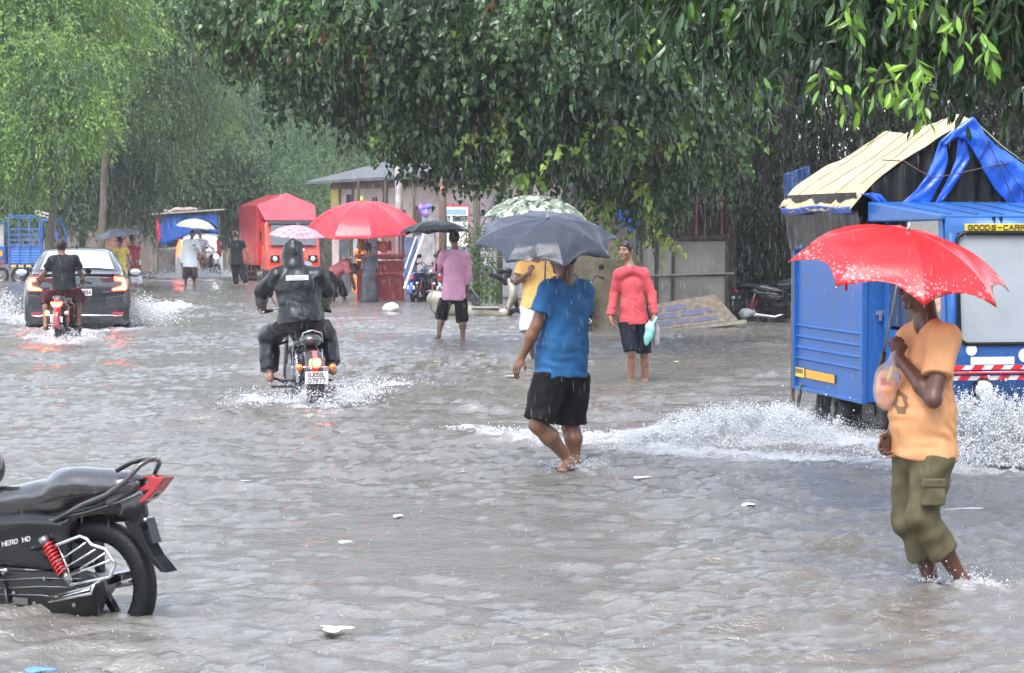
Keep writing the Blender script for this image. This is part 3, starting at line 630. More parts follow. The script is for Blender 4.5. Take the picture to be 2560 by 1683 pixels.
# ================================================================ PEOPLE
def hand_prims(S, wr, d, nrm, thumb, curl, sc=1., spread=.0):
    """palm, four unequal bent fingers and a thumb from the side of the palm"""
    d = un(d); nrm = un(nrm - d * np.dot(nrm, d)); sd = np.cross(d, nrm)
    R = np.stack([sd, nrm, d], 1)
    S.cap(wr - d * .03 * sc, wr + d * .02 * sc, .027 * sc, .026 * sc, k=.012, sq=(nrm, .75))
    S.ell(wr + d * .048 * sc, np.array((.041, .017, .052)) * sc, R, k=.012)
    for i, (o, L, r) in enumerate(((-.030, .90, .0082), (-.0105, 1.02, .0086), (.0105, .96, .0084), (.029, .76, .0074))):
        o = o * -thumb
        p = wr + d * (.085 - .006 * abs(i - 1)) * sc + sd * o * sc; a = 0; dd = d + sd * o * spread
        for j, (l, c) in enumerate(((.044, curl), (.027, curl * 1.15), (.022, curl * .8))):
            a += c + .04 * (i % 2); q = p + (un(dd) * math.cos(a) + nrm * math.sin(a)) * l * L * sc
            S.cap(p, q, (r - .0006 * j) * sc, (r - .0006 * (j + 1)) * sc, k=.004); p = q
    b = wr + d * .022 * sc + sd * thumb * .024 * sc + nrm * .006 * sc; t1 = un(d * .75 + sd * thumb * .75 + nrm * .45)
    m = b + t1 * .042 * sc; S.cap(b, m, .0125 * sc, .0105 * sc, k=.008)
    t2 = un(d * 1. + sd * thumb * (.25 - .5 * min(1, curl)) + nrm * .5 * (1 + curl)); S.cap(m, m + t2 * .03 * sc, .0100 * sc, .0082 * sc, k=.004)
HAIR = M('black_hair', (.005, .004, .004), rough=.45, bump=.4, bscale=120, stretch=(1, 1, .3))
EYEW = M('eye_white', (.30, .25, .22), rough=.2, var=0); EYEB = M('eye_iris', (.02, .012, .008), rough=.1, var=0)
def keep(o, parent):
    o.parent = parent; o.matrix_parent_inverse = (Matrix.Translation(parent.location) @ parent.rotation_euler.to_matrix().to_4x4()).inverted()
    return o
def person(label, D, J, bf, hf, skin, clothes, vox=.012, group=None, hands=None, hair=True, bulk=1., belly=0., headtilt=0., feetdir=None, seated=False, wr_amp=1.):
    J = {k: V3(at(v[0], v[1], D + (v[2] if len(v) > 2 else 0))) for k, v in J.items()}
    bf = un((*bf, 0)); hf3 = un((*hf, headtilt))
    hands = hands or {}
    sh = (J['shL'] + J['shR']) / 2; hp = (J['hiL'] + J['hiR']) / 2
    up = un(sh - hp); sx = un(J['shR'] - J['shL']); fy = un(np.cross(up, sx))
    if np.dot(fy, bf) < 0: fy = -fy
    R = np.stack([sx, fy, up], 1)
    sw = np.linalg.norm(J['shR'] - J['shL']) / 2; T = np.linalg.norm(sh - hp)
    base = np.array([hp[0], hp[1], -.15])
    # ---------------- body (one continuous surface)
    S = SDF()
    cw = min(sw, .19) * .93 * bulk
    chest = sh - up * min(.15, T * .3); waist = sh + (hp - sh) * .68; pel = hp
    S.cap(chest, waist, cw * .93, .128 * bulk, k=.05, sq=(fy, .64)); S.ell(pel, (.152 * bulk, .108 * bulk, .12), R, k=.06)
    if belly: S.ell(waist + fy * .05, (.12 * bulk, .09 + belly, .14), R, k=.06)
    for s_ in 'LR':
        S.cap(J['neck'] - up * .02, J['sh' + s_], .05, .053 * bulk, k=.04)
        S.cap(J['sh' + s_], J['el' + s_], .049 * bulk, .037 * bulk, k=.03); m = J['el' + s_] * .68 + J['wr' + s_] * .32
        S.cap(J['el' + s_], m, .037 * bulk, .041 * bulk, k=.02); S.cap(m, J['wr' + s_], .040 * bulk, .026, k=.02)
        kn, an, hi = J['kn' + s_], J['an' + s_], J['hi' + s_]
        S.cap(hi, kn, .088 * bulk, .055 * bulk, k=.05); c = kn * .66 + an * .34 - bf * .018
        S.cap(kn, c, .052 * bulk, .056 * bulk, k=.03); S.cap(c, an, .054 * bulk, .036, k=.03)
        fd = un((*(feetdir[s_] if feetdir else bf[:2]), -.25 if not seated else -.15))
        S.ell(an - bf * .02 - np.array([0, 0, .02]), (.034, .034, .045), k=.03); toe = an + fd * .15 - np.array([0, 0, .025])
        S.cap(an + fd * .01 - np.array([0, 0, .03]), toe, .035, .026, k=.03, sq=((0, 0, 1), .8))
        sdv = np.cross(fd, (0, 0, 1))
        for q in range(5): S.cap(toe + sdv * (q - 2) * .016, toe + sdv * (q - 2) * .018 + fd * (.035 - .004 * q), .0095, .008, k=.006)
    hc = J['head']; hu = un(np.array([0, 0, 1.]) - hf3 * hf3[2]); hs_ = np.cross(hf3, hu); HR = np.stack([hs_, hf3, hu], 1)
    def hp_(x, y, z): return hc + HR @ np.array((x, y, z))
    S.cap(J['neck'] - up * .03, hp_(0, -.02, -.05), .058 * bulk, .050 * bulk, k=.03)
    Hd = SDF() if vox < .014 or True else S
    for T_ in (S,):
        T_.ell(hp_(0, -.008, .022), (.075, .095, .088), HR, k=.02); T_.ell(hp_(0, .022, -.045), (.056, .066, .068), HR, k=.03)
        T_.ell(hp_(0, .066, -.098), (.024, .02, .018), HR, k=.02); T_.ell(hp_(0, .078, .024), (.05, .014, .012), HR, k=.015)
        for q in (-1, 1):
            T_.ell(hp_(q * .032, .098, .002), (.018, .014, .012), HR, k=.010, sub=True); T_.ell(hp_(q * .045, .066, -.03), (.02, .018, .018), HR, k=.02)
            T_.ell(hp_(q * .077, -.008, -.008), (.009, .02, .031), HR, k=.006)
        T_.cap(hp_(0, .086, .012), hp_(0, .103, -.026), .007, .0105, k=.012); T_.ell(hp_(0, .096, -.032), (.019, .012, .009), HR, k=.008)
        T_.ell(hp_(0, .086, -.058), (.025, .012, .011), HR, k=.008); T_.ell(hp_(0, .101, -.059), (.02, .008, .0028), HR, k=.004, sub=True)
    extra = []
    for s_ in 'LR':
        h = hands.get(s_, {}); wr = J['wr' + s_]; fd = un(wr - J['el' + s_]); d = un(h.get('dir', fd * .8 + np.array([0, 0, -.35])) if h.get('dir') is not None else fd * .8 + np.array([0, 0, -.35]))
        inward = un(hp - wr); nm = h.get('nrm', inward); H_ = SDF(); H_.cap(wr - fd * .05, wr, .031, .027, k=.01)
        hand_prims(H_, wr, d, V3(nm), h.get('thumb', 1 if s_ == 'L' else -1), h.get('curl', .28), .98)
        extra.append((H_, .0045 if vox < .016 else .008))
    extra = [(a, b_) for a, b_ in extra]
    body = sdf_obj('person', S, vox, skin, extra=extra, loc=base); body.location = base
    tag(body, label, 'person', group)
    def child(o): o.parent = body; return o
    # eyes and brows
    for q in (-1, 1):
        e = child(MB().ball(hp_(q * .032, .0775, .001) - base, .0125, 10, 6).build('eye', EYEW, smooth=True))
        MB().ball(hp_(q * .032, .0845, .001) - base, .0066, 8, 5).build('iris', EYEB, e, smooth=True)
        child(MB().tube([hp_(q * .017, .094, .020) - base, hp_(q * .034, .094, .025) - base, hp_(q * .052, .080, .019) - base], [.003, .0042, .002], 6).build('eyebrow', HAIR, smooth=True))
    if hair:
        Hh = SDF(); Hh.ell(hp_(0, -.012, .034), (.086, .106, .101), HR, k=0)
        Hh.plane(HR @ np.array((0, .85, -1)), hp_(0, 0, -.038 if hair is True else hair)); Hh.ell(hp_(0, .062, -.02), (.068, .06, .075), HR, k=.015, sub=True)
        Hh.noise(.0035, nsin(5, 70)); child(sdf_obj('hair', Hh, min(vox, .009), HAIR, loc=base))
    # ---------------- clothing
    for c in clothes:
        kind, mat = c['kind'], c['mat']; S = SDF(); lo = c.get('loose', .0); vx = c.get('vox', vox); nm = c.get('name', kind)
        if kind == 'shirt':
            hem = hp - up * (c.get('hem', .08) + .015)
            g = .020 + lo
            S.cap(chest, waist, cw * .93 + g, .132 * bulk + g + belly * .4, k=.05, sq=(fy, .68)); S.cap(waist, hem, .135 * bulk + g + belly * .5, c.get('hemr', .158) * bulk + g + .006, k=.05, fl='b', sq=(fy, .82))
            if belly: S.ell(waist + fy * .05, (.125 * bulk + g, .095 + belly + g * .5, .14), R, k=.06)
            S.ell(pel, (.160 * bulk + g, .116 * bulk + g, .13), R, k=.03); S.plane(-up, hem)
            for s_ in 'LR':
                S.cap(J['neck'] - up * .035, J['sh' + s_], .052 + g * .5, .056 * bulk + g * .6, k=.03)
                sl_ = c.get('sleeve', .5); a, b_, w_ = J['sh' + s_], J['el' + s_], J['wr' + s_]
                if sl_ <= 1: S.cap(a, a + (b_ - a) * sl_, .054 * bulk + g * .7, .050 * bulk + g * .9, k=.04, fl='b')
                else:
                    S.cap(a, b_, .054 * bulk + g * .7, .041 * bulk + g * .7, k=.04); S.cap(b_, b_ + (w_ - b_) * min(1, sl_ - 1), .042 * bulk + g * .7, .031 + g * .6, k=.02, fl='b')
            S.ell(J['neck'] + up * .042 + fy * .012, (.052, .054, .030), R, k=.012, sub=True)
            if c.get('collar'):
                S.cap(J['neck'] + up * .0 - fy * .01, J['neck'] + up * .035 - fy * .012, .069, .066, k=.008, fl='b'); S.ell(J['neck'] + up * .03, (.056, .058, .07), R, k=.004, sub=True)
                S.cap(J['neck'] + fy * .09 + up * .02, J['neck'] + fy * .13 - up * .10, .022, .006, k=.01, sub=True)
            wz, wx = waist, float(len(label) % 5)
            def folds(X, Y, Z, wz=wz, wx=wx): return np.sin((Z - wz[2]) * 62 + (X - wz[0]) * 40 + (Y - wz[1]) * 25 + wx + 3.2 * np.sin(X * 11 + Y * 9 + wx) + 1.5 * np.sin(Z * 31 - X * 17)) * np.exp(-((Z - wz[2] + .05) / .17) ** 2) + .7 * np.sin((Z - wz[2]) * 45 - (X - wz[0]) * 60 + Y * 20 + 2 * np.sin(Z * 14)) * np.exp(-((Z - wz[2] - .2) / .14) ** 2)
            S.noise(.0034 * wr_amp, nsin(11 + len(label), 22, aniso=(1, 1, .55))); S.noise(.0024 * wr_amp, folds); S.noise(.0018 * wr_amp, nsin(17, 48, aniso=(.8, .8, 1.2)))
        elif kind in ('shorts', 'trousers', 'dress'):
            g = .016 + lo; to = c.get('to', .9)
            if kind == 'dress':
                tw = (J['knL'] + J['knR']) / 2; S.cap(chest, waist, cw * .93 + g, .13 * bulk + g, k=.05, sq=(fy, .68)); S.cap(waist, hp + (tw - hp) * to, .14 * bulk + g, .20 * bulk + g, k=.04, fl='b', sq=(fy, .75))
                for s_ in 'LR': S.cap(J['neck'] - up * .03, J['sh' + s_], .055, .062, k=.03); S.cap(J['sh' + s_], J['sh' + s_] * .55 + J['el' + s_] * .45, .063, .058, k=.03, fl='b')
            else:
                S.ell(pel, (.153 * bulk + g * .8, .109 * bulk + g * .8, .10 + g), R, k=.05)
                if not c.get('low'): S.cap(hp, hp + (waist - hp) * .6, .148 * bulk + g * .3, .133 * bulk + g * .2, k=.04, fl='b', sq=(fy, .70))
                fl_ = c.get('flare', .02)
                for s_ in 'LR':
                    kn, an, hi = J['kn' + s_], J['an' + s_], J['hi' + s_]
                    if to <= 1: S.cap(hi, hi + (kn - hi) * to, .094 * bulk + g, .066 * bulk + g + fl_, k=.03, fl='b')
                    else:
                        S.cap(hi, kn, .094 * bulk + g, .066 * bulk + g + fl_, k=.03); S.cap(kn, kn + (an - kn) * (to - 1), .064 * bulk + g + fl_, c.get('cuff', .052) + g + fl_ * .6, k=.03, fl='b')
            for c2_ in clothes:
                if c2_['kind'] == 'shirt' and kind != 'dress': S.plane(up, hp - up * (c2_.get('hem', .08) + .015) + up * .035)
            S.noise(.004 * wr_amp, nsin(31, 24, aniso=(1, 1, .6))); S.noise(.0028 * wr_amp, nsin(37, 50, aniso=(.7, .7, 1.2)))
        elif kind == 'cap':
            S.ell(hp_(0, -.01, .035), (.088, .106, .096), HR); S.plane(HR @ np.array((0, .25, -1)), hp_(0, 0, .005)); S.cap(hp_(0, .08, .02), hp_(0, .12, .014), .05, .05, k=.01, sq=(HR[:, 2], .12)) if c.get('peak') else 0
        elif kind == 'hood':
            S.ell(hp_(0, -.018, .02), (.098, .118, .118), HR, k=.03); S.cap(hp_(0, -.03, .08), hp_(0, -.045, .125), .06, .035, k=.05); S.cap(hp_(0, -.01, -.05), J['neck'] - up * .02, .105, .12, k=.05)
            S.ell(hp_(0, .11, -.01), (.066, .07, .085), HR, k=.02, sub=True); S.noise(.004, nsin(41, 30))
        elif kind == 'sandals':
            for s_ in 'LR':
                fd = un((*(feetdir[s_] if feetdir else bf[:2]), -.15)); a = J['an' + s_] - np.array([0, 0, .062])
                S.cap(a - fd * .05, a + fd * .17, .042, .04, k=0, sq=((0, 0, 1), .3)); S.cap(a + fd * .1 + np.cross(fd, (0, 0, 1)) * .035 + [0, 0, .02], a + fd * .1 - np.cross(fd, (0, 0, 1)) * .035 + [0, 0, .03], .012, .012, k=.01)
        child(sdf_obj(nm, S, vx, mat, loc=base))
    body['_'] = 1; del body['_']
    return body, J, dict(R=R, base=base, hp=hp_, sh=sh, pel=hp)

def cloth(name, col, rough=.75, **k): k.setdefault('var', .12); k.setdefault('vscale', 6); k.setdefault('bump', .12); k.setdefault('bscale', 60); return M(name, col, rough=rough, spec=.18, **k)
def skinm(name, col): return M(name, col, rough=.38, var=.12, vscale=14, bump=.12, bscale=150)
SK_D = skinm('dark_brown_skin', (.115, .048, .028)); SK_M = skinm('brown_skin', (.20, .095, .055)); SK_L = skinm('light_brown_skin', (.30, .16, .10))

def umbrella(label, c, axis, R, depth, mat, n=8, rot=0., scal=.12, down=.75, curve=None, group=None, handle=None, frame=None, cat='umbrella', shaft_r=.006, fold=.0, valance=0.):
    """c: centre of rim plane, axis: unit pointing up through the tip"""
    frame = frame or M('umbrella_steel', (.35, .35, .36), rough=.3, metal=.9, var=0)
    q = Vector(axis).normalized().to_track_quat('Z', 'Y'); th = bpy.data.objects.new('umbrella', None); COL.objects.link(th)
    th.location = c; th.rotation_euler = q.to_euler(); th.empty_display_size = .1; tag(th, label, cat, group)
    am = 1.05
    def prof(v): return (R * math.sin(v * am) / math.sin(am), depth * (math.cos(v * am) - math.cos(am)) / (1 - math.cos(am)))
    mb = MB(); rn = np.random.default_rng(int(R * 1000)); ph = rn.uniform(0, 6, n)
    for i in range(n):
        a0 = rot + 2 * math.pi * i / n; a1 = rot + 2 * math.pi * (i + 1) / n
        def fn(u, v):
            vv = v * (1 - scal * 4 * u * (1 - u) * v * v); r, z = prof(vv)
            p = Vector((math.cos(a0), math.sin(a0), 0)) * (1 - u) + Vector((math.cos(a1), math.sin(a1), 0)) * u
            z -= .10 * depth * 4 * u * (1 - u) * v * (1 - v * .6)
            z += fold * math.sin(v * 17 + ph[i] + 5 * u) * 4 * u * (1 - u) * v * R * .3 + fold * .25 * math.sin(u * 22 + ph[i]) * R * v * u * (1 - u)
            return (p.x * r, p.y * r, z)
        mb.grid(fn, 8, 14)
    mb.build('canopy', mat, th, smooth=True, auto=22, solid=.0015)
    for i in range(n):
        a0 = rot + 2 * math.pi * i / n; pts = []
        for j in range(9):
            r, z = prof(j / 8 * 1.0); pts.append((math.cos(a0) * r, math.sin(a0) * r, z - .006))
        rb = MB().tube(pts, .0022 * max(1, R / .6), 5); rb.build('rib', frame, th)
        m = prof(.55); MB().tube([(0, 0, depth * .35 - .02), (math.cos(a0) * m[0], math.sin(a0) * m[0], m[1] - .008)], .002 * max(1, R / .6), 5).build('stretcher', frame, th)
    MB().tube([(0, 0, depth - .01), (0, 0, -down)], shaft_r, 8).build('shaft', frame, th, smooth=True)
    MB().tube([(0, 0, depth - .004), (0, 0, depth + .012), (0, 0, depth + .04)], [.016, .009, .004], 10).build('tip', frame, th, smooth=True)
    if handle: MB().tube([(0, 0, -down + .005), (0, 0, -down - .06), (0, 0, -down - .11)], [.012, .015, .016], 10).build('handle', handle, th, smooth=True)
    return th
def tilt(right, toward):
    """axis leaning right/left (deg) and towards camera (deg)"""
    return Vector((math.sin(rad(right)), -math.sin(rad(toward)), math.sqrt(max(.01, 1 - math.sin(rad(right)) ** 2 - math.sin(rad(toward)) ** 2))))

# ---- fabric patterns
def canopy_mat(name, col, rough=.3, coat=.25, pattern=None, c2=None, c3=None, Rr=.55, trl=.25):
    m = M(name, col, rough=rough, var=.08, vscale=5, bump=.15, bscale=60, coat=coat, spec=.4); t, b = nodes_of(m)
    tc = t.nodes.new('ShaderNodeTexCoord'); L = t.links
    def mp(op, a, b_=None, cl=False):
        n = t.nodes.new('ShaderNodeMath'); n.operation = op; n.use_clamp = cl
        for i, v in enumerate((a, b_)):
            if v is None: continue
            if isinstance(v, (int, float)): n.inputs[i].default_value = v
            else: L.new(v, n.inputs[i])
        return n.outputs[0]
    src = b.inputs['Base Color'].links[0].from_socket; sep = t.nodes.new('ShaderNodeSeparateXYZ'); L.new(tc.outputs['Object'], sep.inputs[0]); x, y = sep.outputs[0], sep.outputs[1]
    r = mp('SQRT', mp('ADD', mp('MULTIPLY', x, x), mp('MULTIPLY', y, y)))
    def mix(f, a, bcol):
        n = t.nodes.new('ShaderNodeMix'); n.data_type = 'RGBA'; L.new(f, n.inputs[0]); L.new(a, n.inputs[6]); n.inputs[7].default_value = (*bcol, 1); return n.outputs[2]
    if pattern == 'petals':
        v = t.nodes.new('ShaderNodeTexVoronoi'); v.inputs['Scale'].default_value = 46; v.inputs['Randomness'].default_value = 1; L.new(tc.outputs['Object'], v.inputs[0])
        spot = mp('LESS_THAN', v.outputs['Distance'], mp('MULTIPLY', mp('SUBTRACT', mp('DIVIDE', r, Rr), .60, True), 1.5)); f = mp('MULTIPLY', spot, .5); f = mp('MULTIPLY', f, mp('LESS_THAN', r, Rr * .93)); src = mix(f, src, c2)
    if pattern == 'plaid':
        for i, (s_, k, w_) in enumerate(((x, 9, .5), (y, 9, .5))):
            f = mp('GREATER_THAN', mp('SINE', mp('MULTIPLY', s_, k * 2 * math.pi)), w_); src = mix(mp('MULTIPLY', f, .42), src, c2)
            f = mp('GREATER_THAN', mp('SINE', mp('ADD', mp('MULTIPLY', s_, k * 2 * math.pi), 2.4)), .90); src = mix(mp('MULTIPLY', f, .75), src, c3)
    if pattern == 'blotch':
        for k, (c_, th_, sc_) in enumerate(((c2, .54, 9), (c3, .60, 14), ((.035, .045, .03), .62, 11))):
            n = t.nodes.new('ShaderNodeTexNoise'); n.inputs['Scale'].default_value = sc_; n.inputs['Detail'].default_value = 1.5; mpn = t.nodes.new('ShaderNodeMapping'); mpn.inputs['Location'].default_value = (k * 3.1, k, 0); L.new(tc.outputs['Object'], mpn.inputs[0]); L.new(mpn.outputs[0], n.inputs[0])
            src = mix(mp('GREATER_THAN', n.outputs[0], th_), src, c_)
    if pattern == 'dots':
        v = t.nodes.new('ShaderNodeTexVoronoi'); v.inputs['Scale'].default_value = 12; L.new(tc.outputs['Object'], v.inputs[0]); src = mix(mp('MULTIPLY', mp('LESS_THAN', v.outputs['Distance'], .42), .4), src, c2)
    L.new(src, b.inputs['Base Color'])
    tr = t.nodes.new('ShaderNodeBsdfTranslucent'); L.new(src, tr.inputs[0]); ms = t.nodes.new('ShaderNodeMixShader'); ms.inputs[0].default_value = trl
    out = t.nodes['Material Output']; L.new(b.outputs[0], ms.inputs[1]); L.new(tr.outputs[0], ms.inputs[2]); L.new(ms.outputs[0], out.inputs[0])
    return m

# ================= orange shirt man with red umbrella
def print_blob(bodyinfo, name, offs, mat, body): pass
OR = cloth('orange_cotton', (.76, .37, .17), var=.14)
OL = cloth('olive_cotton', (.115, .10, .055), var=.25, vscale=10)
D1 = 12.0
b1, J1, i1 = person('man in orange t-shirt and olive cargo trousers wading under the red umbrella', D1,
    dict(head=(2300, 716, 0), neck=(2318, 800, 0), shL=(2282, 846, .15), shR=(2362, 850, -.14), elL=(2262, 985, .22), wrL=(2230, 1085, .05), elR=(2334, 1000, -.24), wrR=(2246, 892, -.02),
         hiL=(2284, 1122, .10), hiR=(2336, 1135, -.08), knL=(2274, 1300, .08), knR=(2304, 1292, -.10), anL=(2330, 1456, .10), anR=(2402, 1446, -.05)),
    (-.85, -.5), (-1, -.1), SK_D, [dict(kind='trousers', mat=OL, to=1.58, loose=-.002, flare=-.006, cuff=.070, name='cargo_trousers'), dict(kind='shirt', mat=OR, sleeve=.60, hem=.02, loose=.004, hemr=.150, name='t_shirt')],
    vox=.0085, bulk=1.06, belly=.02, wr_amp=1.5, hands={'R': dict(dir=(-.05, .1, 1), nrm=(-.2, 1, 0), thumb=-1, curl=1.15), 'L': dict(dir=(-.5, -.2, -.8), nrm=(.3, -.6, .2), curl=.65, thumb=1)}, feetdir={'L': (-.8, -.3), 'R': (.3, -.9)})
RED_U = canopy_mat('red_umbrella_nylon', (.74, .045, .055), rough=.34, pattern='petals', c2=(.95, .55, .55), Rr=.56, trl=.35)
ax = tilt(8.5, 13); cc = at(2248, 690, D1)
WOODH = M('umbrella_handle_plastic', (.03, .02, .02), rough=.3, var=0)
u1 = umbrella('large red umbrella with pale petal print held by the man in orange', cc, ax, .562, .235, RED_U, rot=.28, down=.40, scal=.16, handle=WOODH, fold=.05)
st = MB().bar((0, 0, 0), (0, 0, -.09), .013, .003, (0, 1, 0)).build('closing_strap', M('red_strap', (.5, .01, .02), rough=.5), u1)
st.location = (-.46, -.12, .06); st.rotation_euler = ax.to_track_quat('Z', 'Y').to_matrix().inverted().to_euler()
# ================= carrier bag in his raised hand
bagp = V3(at(2214, 965, D1 - .02))
S = SDF(); S.ell(bagp + [.0, 0, -.01], (.062, .045, .115), k=.02); S.cap(bagp + [.02, 0, .05], bagp + [.045, 0, .185], .05, .012, k=.04); S.noise(.004, nsin(3, 45))
bg_o = sdf_obj('carrier_bag', S, .006, M('clear_bag_film', (.80, .70, .66), rough=.15, alpha=.32, var=.1, bump=.5, bscale=40), loc=bagp); bg_o.location = bagp
tag(bg_o, 'translucent plastic bag of orange snacks hanging from the raised hand under the red umbrella', 'plastic bag')
S = SDF(); S.ell(bagp + [.004, 0, -.015], (.055, .036, .104), k=.02); S.noise(.004, nsin(4, 60))
om = M('orange_snack_pack', (.72, .20, .06), rough=.35, var=.5, vscale=26, dirt=(.8, .55, .35)); sdf_obj('snack_packet', S, .006, om, bg_o, loc=bagp)
mb = MB().grid(lambda u, v: V3(bagp) - bagp + V3((-.005 + .05 * (u - .5), -.034, .025 + .035 * (v - .5))), 4, 3); mb.build('red_label', M('label_red', (.65, .05, .08), rough=.4), bg_o, solid=.004)
S = SDF(); S.cap(bagp + [.028, -.03, .09], bagp + [.006, -.036, .03], .012, .009, k=.01); sdf_obj('yellow_band', S, .004, M('label_yellow', (.8, .6, .05), rough=.4), bg_o, loc=bagp)
# cargo pocket, shirt print
def decal(src, c, rx, rz, mat, name, ring=0., off=.0025):
    me = src.data; n = len(me.polygons); cn = np.zeros(n * 3); me.polygons.foreach_get('center', cn); cn = cn.reshape(-1, 3); nr = np.zeros(n * 3); me.polygons.foreach_get('normal', nr); nr = nr.reshape(-1, 3)
    c = V3(c) - V3(src.parent.location); d = np.sqrt(((cn[:, 0] - c[0]) / rx) ** 2 + ((cn[:, 2] - c[2]) / rz) ** 2) + .10 * np.sin(cn[:, 2] * 160) ; m = (d < 1) & (d > ring) & (nr[:, 1] < -.05)
    V, Fs = [], []
    for i_ in np.nonzero(m)[0]:
        p_ = me.polygons[i_]; b0 = len(V)
        for vi in p_.vertices: V.append(tuple(me.vertices[vi].co + me.vertices[vi].normal * off))
        Fs.append(tuple(range(b0, len(V))))
    if Fs: MB().add(V, Fs).build(name, mat, src)
shirt1 = [o for o in b1.children if o.name.startswith('t_shirt')][0]; PRM = M('print_brown', (.22, .13, .06), rough=.7, var=.3, vscale=30)
decal(shirt1, at(2262, 1010, 11.8), .030, .055, PRM, 'shirt_print', .45); decal(shirt1, at(2264, 952, 11.8), .016, .022, PRM, 'shirt_print', .3); decal(shirt1, at(2266, 868, 11.8), .014, .030, PRM, 'shirt_print', .4)
i = i1; R_ = i['R']
th_mid = (J1['hiR'] * .42 + J1['knR'] * .58); 
S = SDF(); S.box(th_mid + [.012, -.108, .0], (.050, .010, .055), rr=.008, k=0); S.box(th_mid + [.012, -.116, .048], (.053, .010, .016), rr=.006); S.noise(.002, nsin(9, 60)); pk = sdf_obj('cargo_pocket', S, .005, OL, loc=i['base']); pk.parent = b1

# ================= blue shirt man with dark umbrella
BL = cloth('blue_jersey', (.022, .115, .28), rough=.6, var=.38, vscale=4, bump=.3); BK = cloth('black_shorts_cloth', (.005, .005, .006), rough=.7, var=.3)
D2 = 17.8
b2, J2, i2 = person('heavy man in blue t-shirt and black shorts walking barefoot under the dark grey umbrella', D2,
    dict(head=(1408, 646, .02), neck=(1414, 702, 0), shL=(1372, 728, -.12), shR=(1455, 730, .12), elL=(1340, 816, -.16), wrL=(1304, 893, -.14), elR=(1452, 800, .34), wrR=(1392, 725, .34),
         hiL=(1374, 945, -.08), hiR=(1432, 948, .08), knL=(1344, 1062, -.14), knR=(1426, 1068, .10), anL=(1420, 1148, -.02), anR=(1437, 1150, .08)),
    (-.62, .78), (-.8, .5), SK_M, [dict(kind='shorts', mat=BK, to=.93, loose=.006, flare=.022, name='shorts'), dict(kind='shirt', mat=BL, sleeve=.62, hem=-.03, loose=.010, hemr=.158, name='t_shirt')],
    vox=.0095, bulk=1.16, belly=.04, wr_amp=1.6, hands={'L': dict(dir=(-.45, -.1, -.9), nrm=(.6, .6, .1), thumb=1, curl=.32), 'R': dict(dir=(0, 0, 1), curl=1.1)}, feetdir={'L': (-.3, -.9), 'R': (-.6, .7)})
GR_U = canopy_mat('dark_grey_umbrella_nylon', (.045, .052, .075), rough=.34, coat=0, trl=.05)
umbrella('dark grey umbrella with sagging panels held over the man in blue', at(1366, 606, D2), tilt(2, 20), .545, .185, GR_U, rot=.12, down=.3, scal=.13, handle=WOODH, fold=.12)

# ================= boy in coral shirt
CO = cloth('coral_cotton', (.46, .062, .068), var=.35, vscale=9, dirt=(.35, .06, .08)); NV = cloth('navy_shorts_cloth', (.007, .009, .018), var=.3)
D3 = 27.9
b3, J3, i3 = person('young man in coral long-sleeved shirt and dark shorts facing the camera in the water', D3,
    dict(head=(1566, 626, 0), neck=(1575, 668, 0), shL=(1547, 687, -.03), shR=(1607, 685, .04), elL=(1536, 735, .03), wrL=(1526, 792, -.06), elR=(1628, 735, .05), wrR=(1636, 788, -.06),
         hiL=(1566, 800, -.02), hiR=(1604, 800, .02), knL=(1578, 882, -.10), knR=(1610, 884, .05), anL=(1577, 950, -.02), anR=(1612, 948, .12)),
    (-.3, -1), (-.62, -.8), skinm('warm_brown_skin', (.27, .13, .08)), [dict(kind='shorts', mat=NV, to=.97, flare=.012, loose=.004, name='shorts'), dict(kind='shirt', mat=CO, sleeve=1.97, hem=.035, loose=.008, collar=True, hemr=.150, name='shirt')],
    vox=.0085, bulk=.86, hands={'L': dict(dir=(.25, -.3, -.9), nrm=(.8, -.2, .1), thumb=-1, curl=.3), 'R': dict(dir=(-.1, 0, -1), nrm=(-1, 0, 0), curl=1.0, thumb=-1)})
mb = MB()
for k in range(6):
    p = J3['neck'] * (1 - k / 6.5) + (i3['pel'] + np.array([0, 0, .02])) * (k / 6.5); p = p + i3['R'][:, 1] * (.118 - .01 * (k == 0)); mb.ball(p - i3['base'], .007, 8, 5)
o = mb.build('buttons', M('dark_button', (.15, .02, .03), rough=.3, var=0), b3, smooth=True)
bp_ = V3(at(1628, 838, D3 - .08)); S = SDF(); S.ell(bp_ + [-.03, 0, 0], (.052, .05, .13), np.array(Matrix.Rotation(rad(14), 3, 'Y')), k=.02); S.cap(bp_ + [-.02, 0, .1], bp_ + [.05, 0, .20], .045, .018, k=.04); S.noise(.006, nsin(13, 40))
o = sdf_obj('carrier_bag', S, .009, M('teal_bag_film', (.10, .42, .38), rough=.3, var=.55, vscale=9, dirt=(.7, .75, .75)), loc=bp_); o.location = bp_; tag(o, 'teal and white plastic bag carried by the young man in coral shirt', 'plastic bag')
bp2 = V3(at(1640, 842, D3 + .02)); S = SDF(); S.ell(bp2, (.045, .04, .11), k=.02); S.cap(bp2 + [0, 0, .08], bp2 + [.0, 0, .2], .03, .012, k=.04); S.noise(.006, nsin(14, 40))
o = sdf_obj('carrier_bag', S, .009, M('grey_bag_film', (.36, .31, .33), rough=.3, var=.3), loc=bp2); o.location = bp2; tag(o, 'grey translucent plastic bag beside the teal bag in the same hand', 'plastic bag')

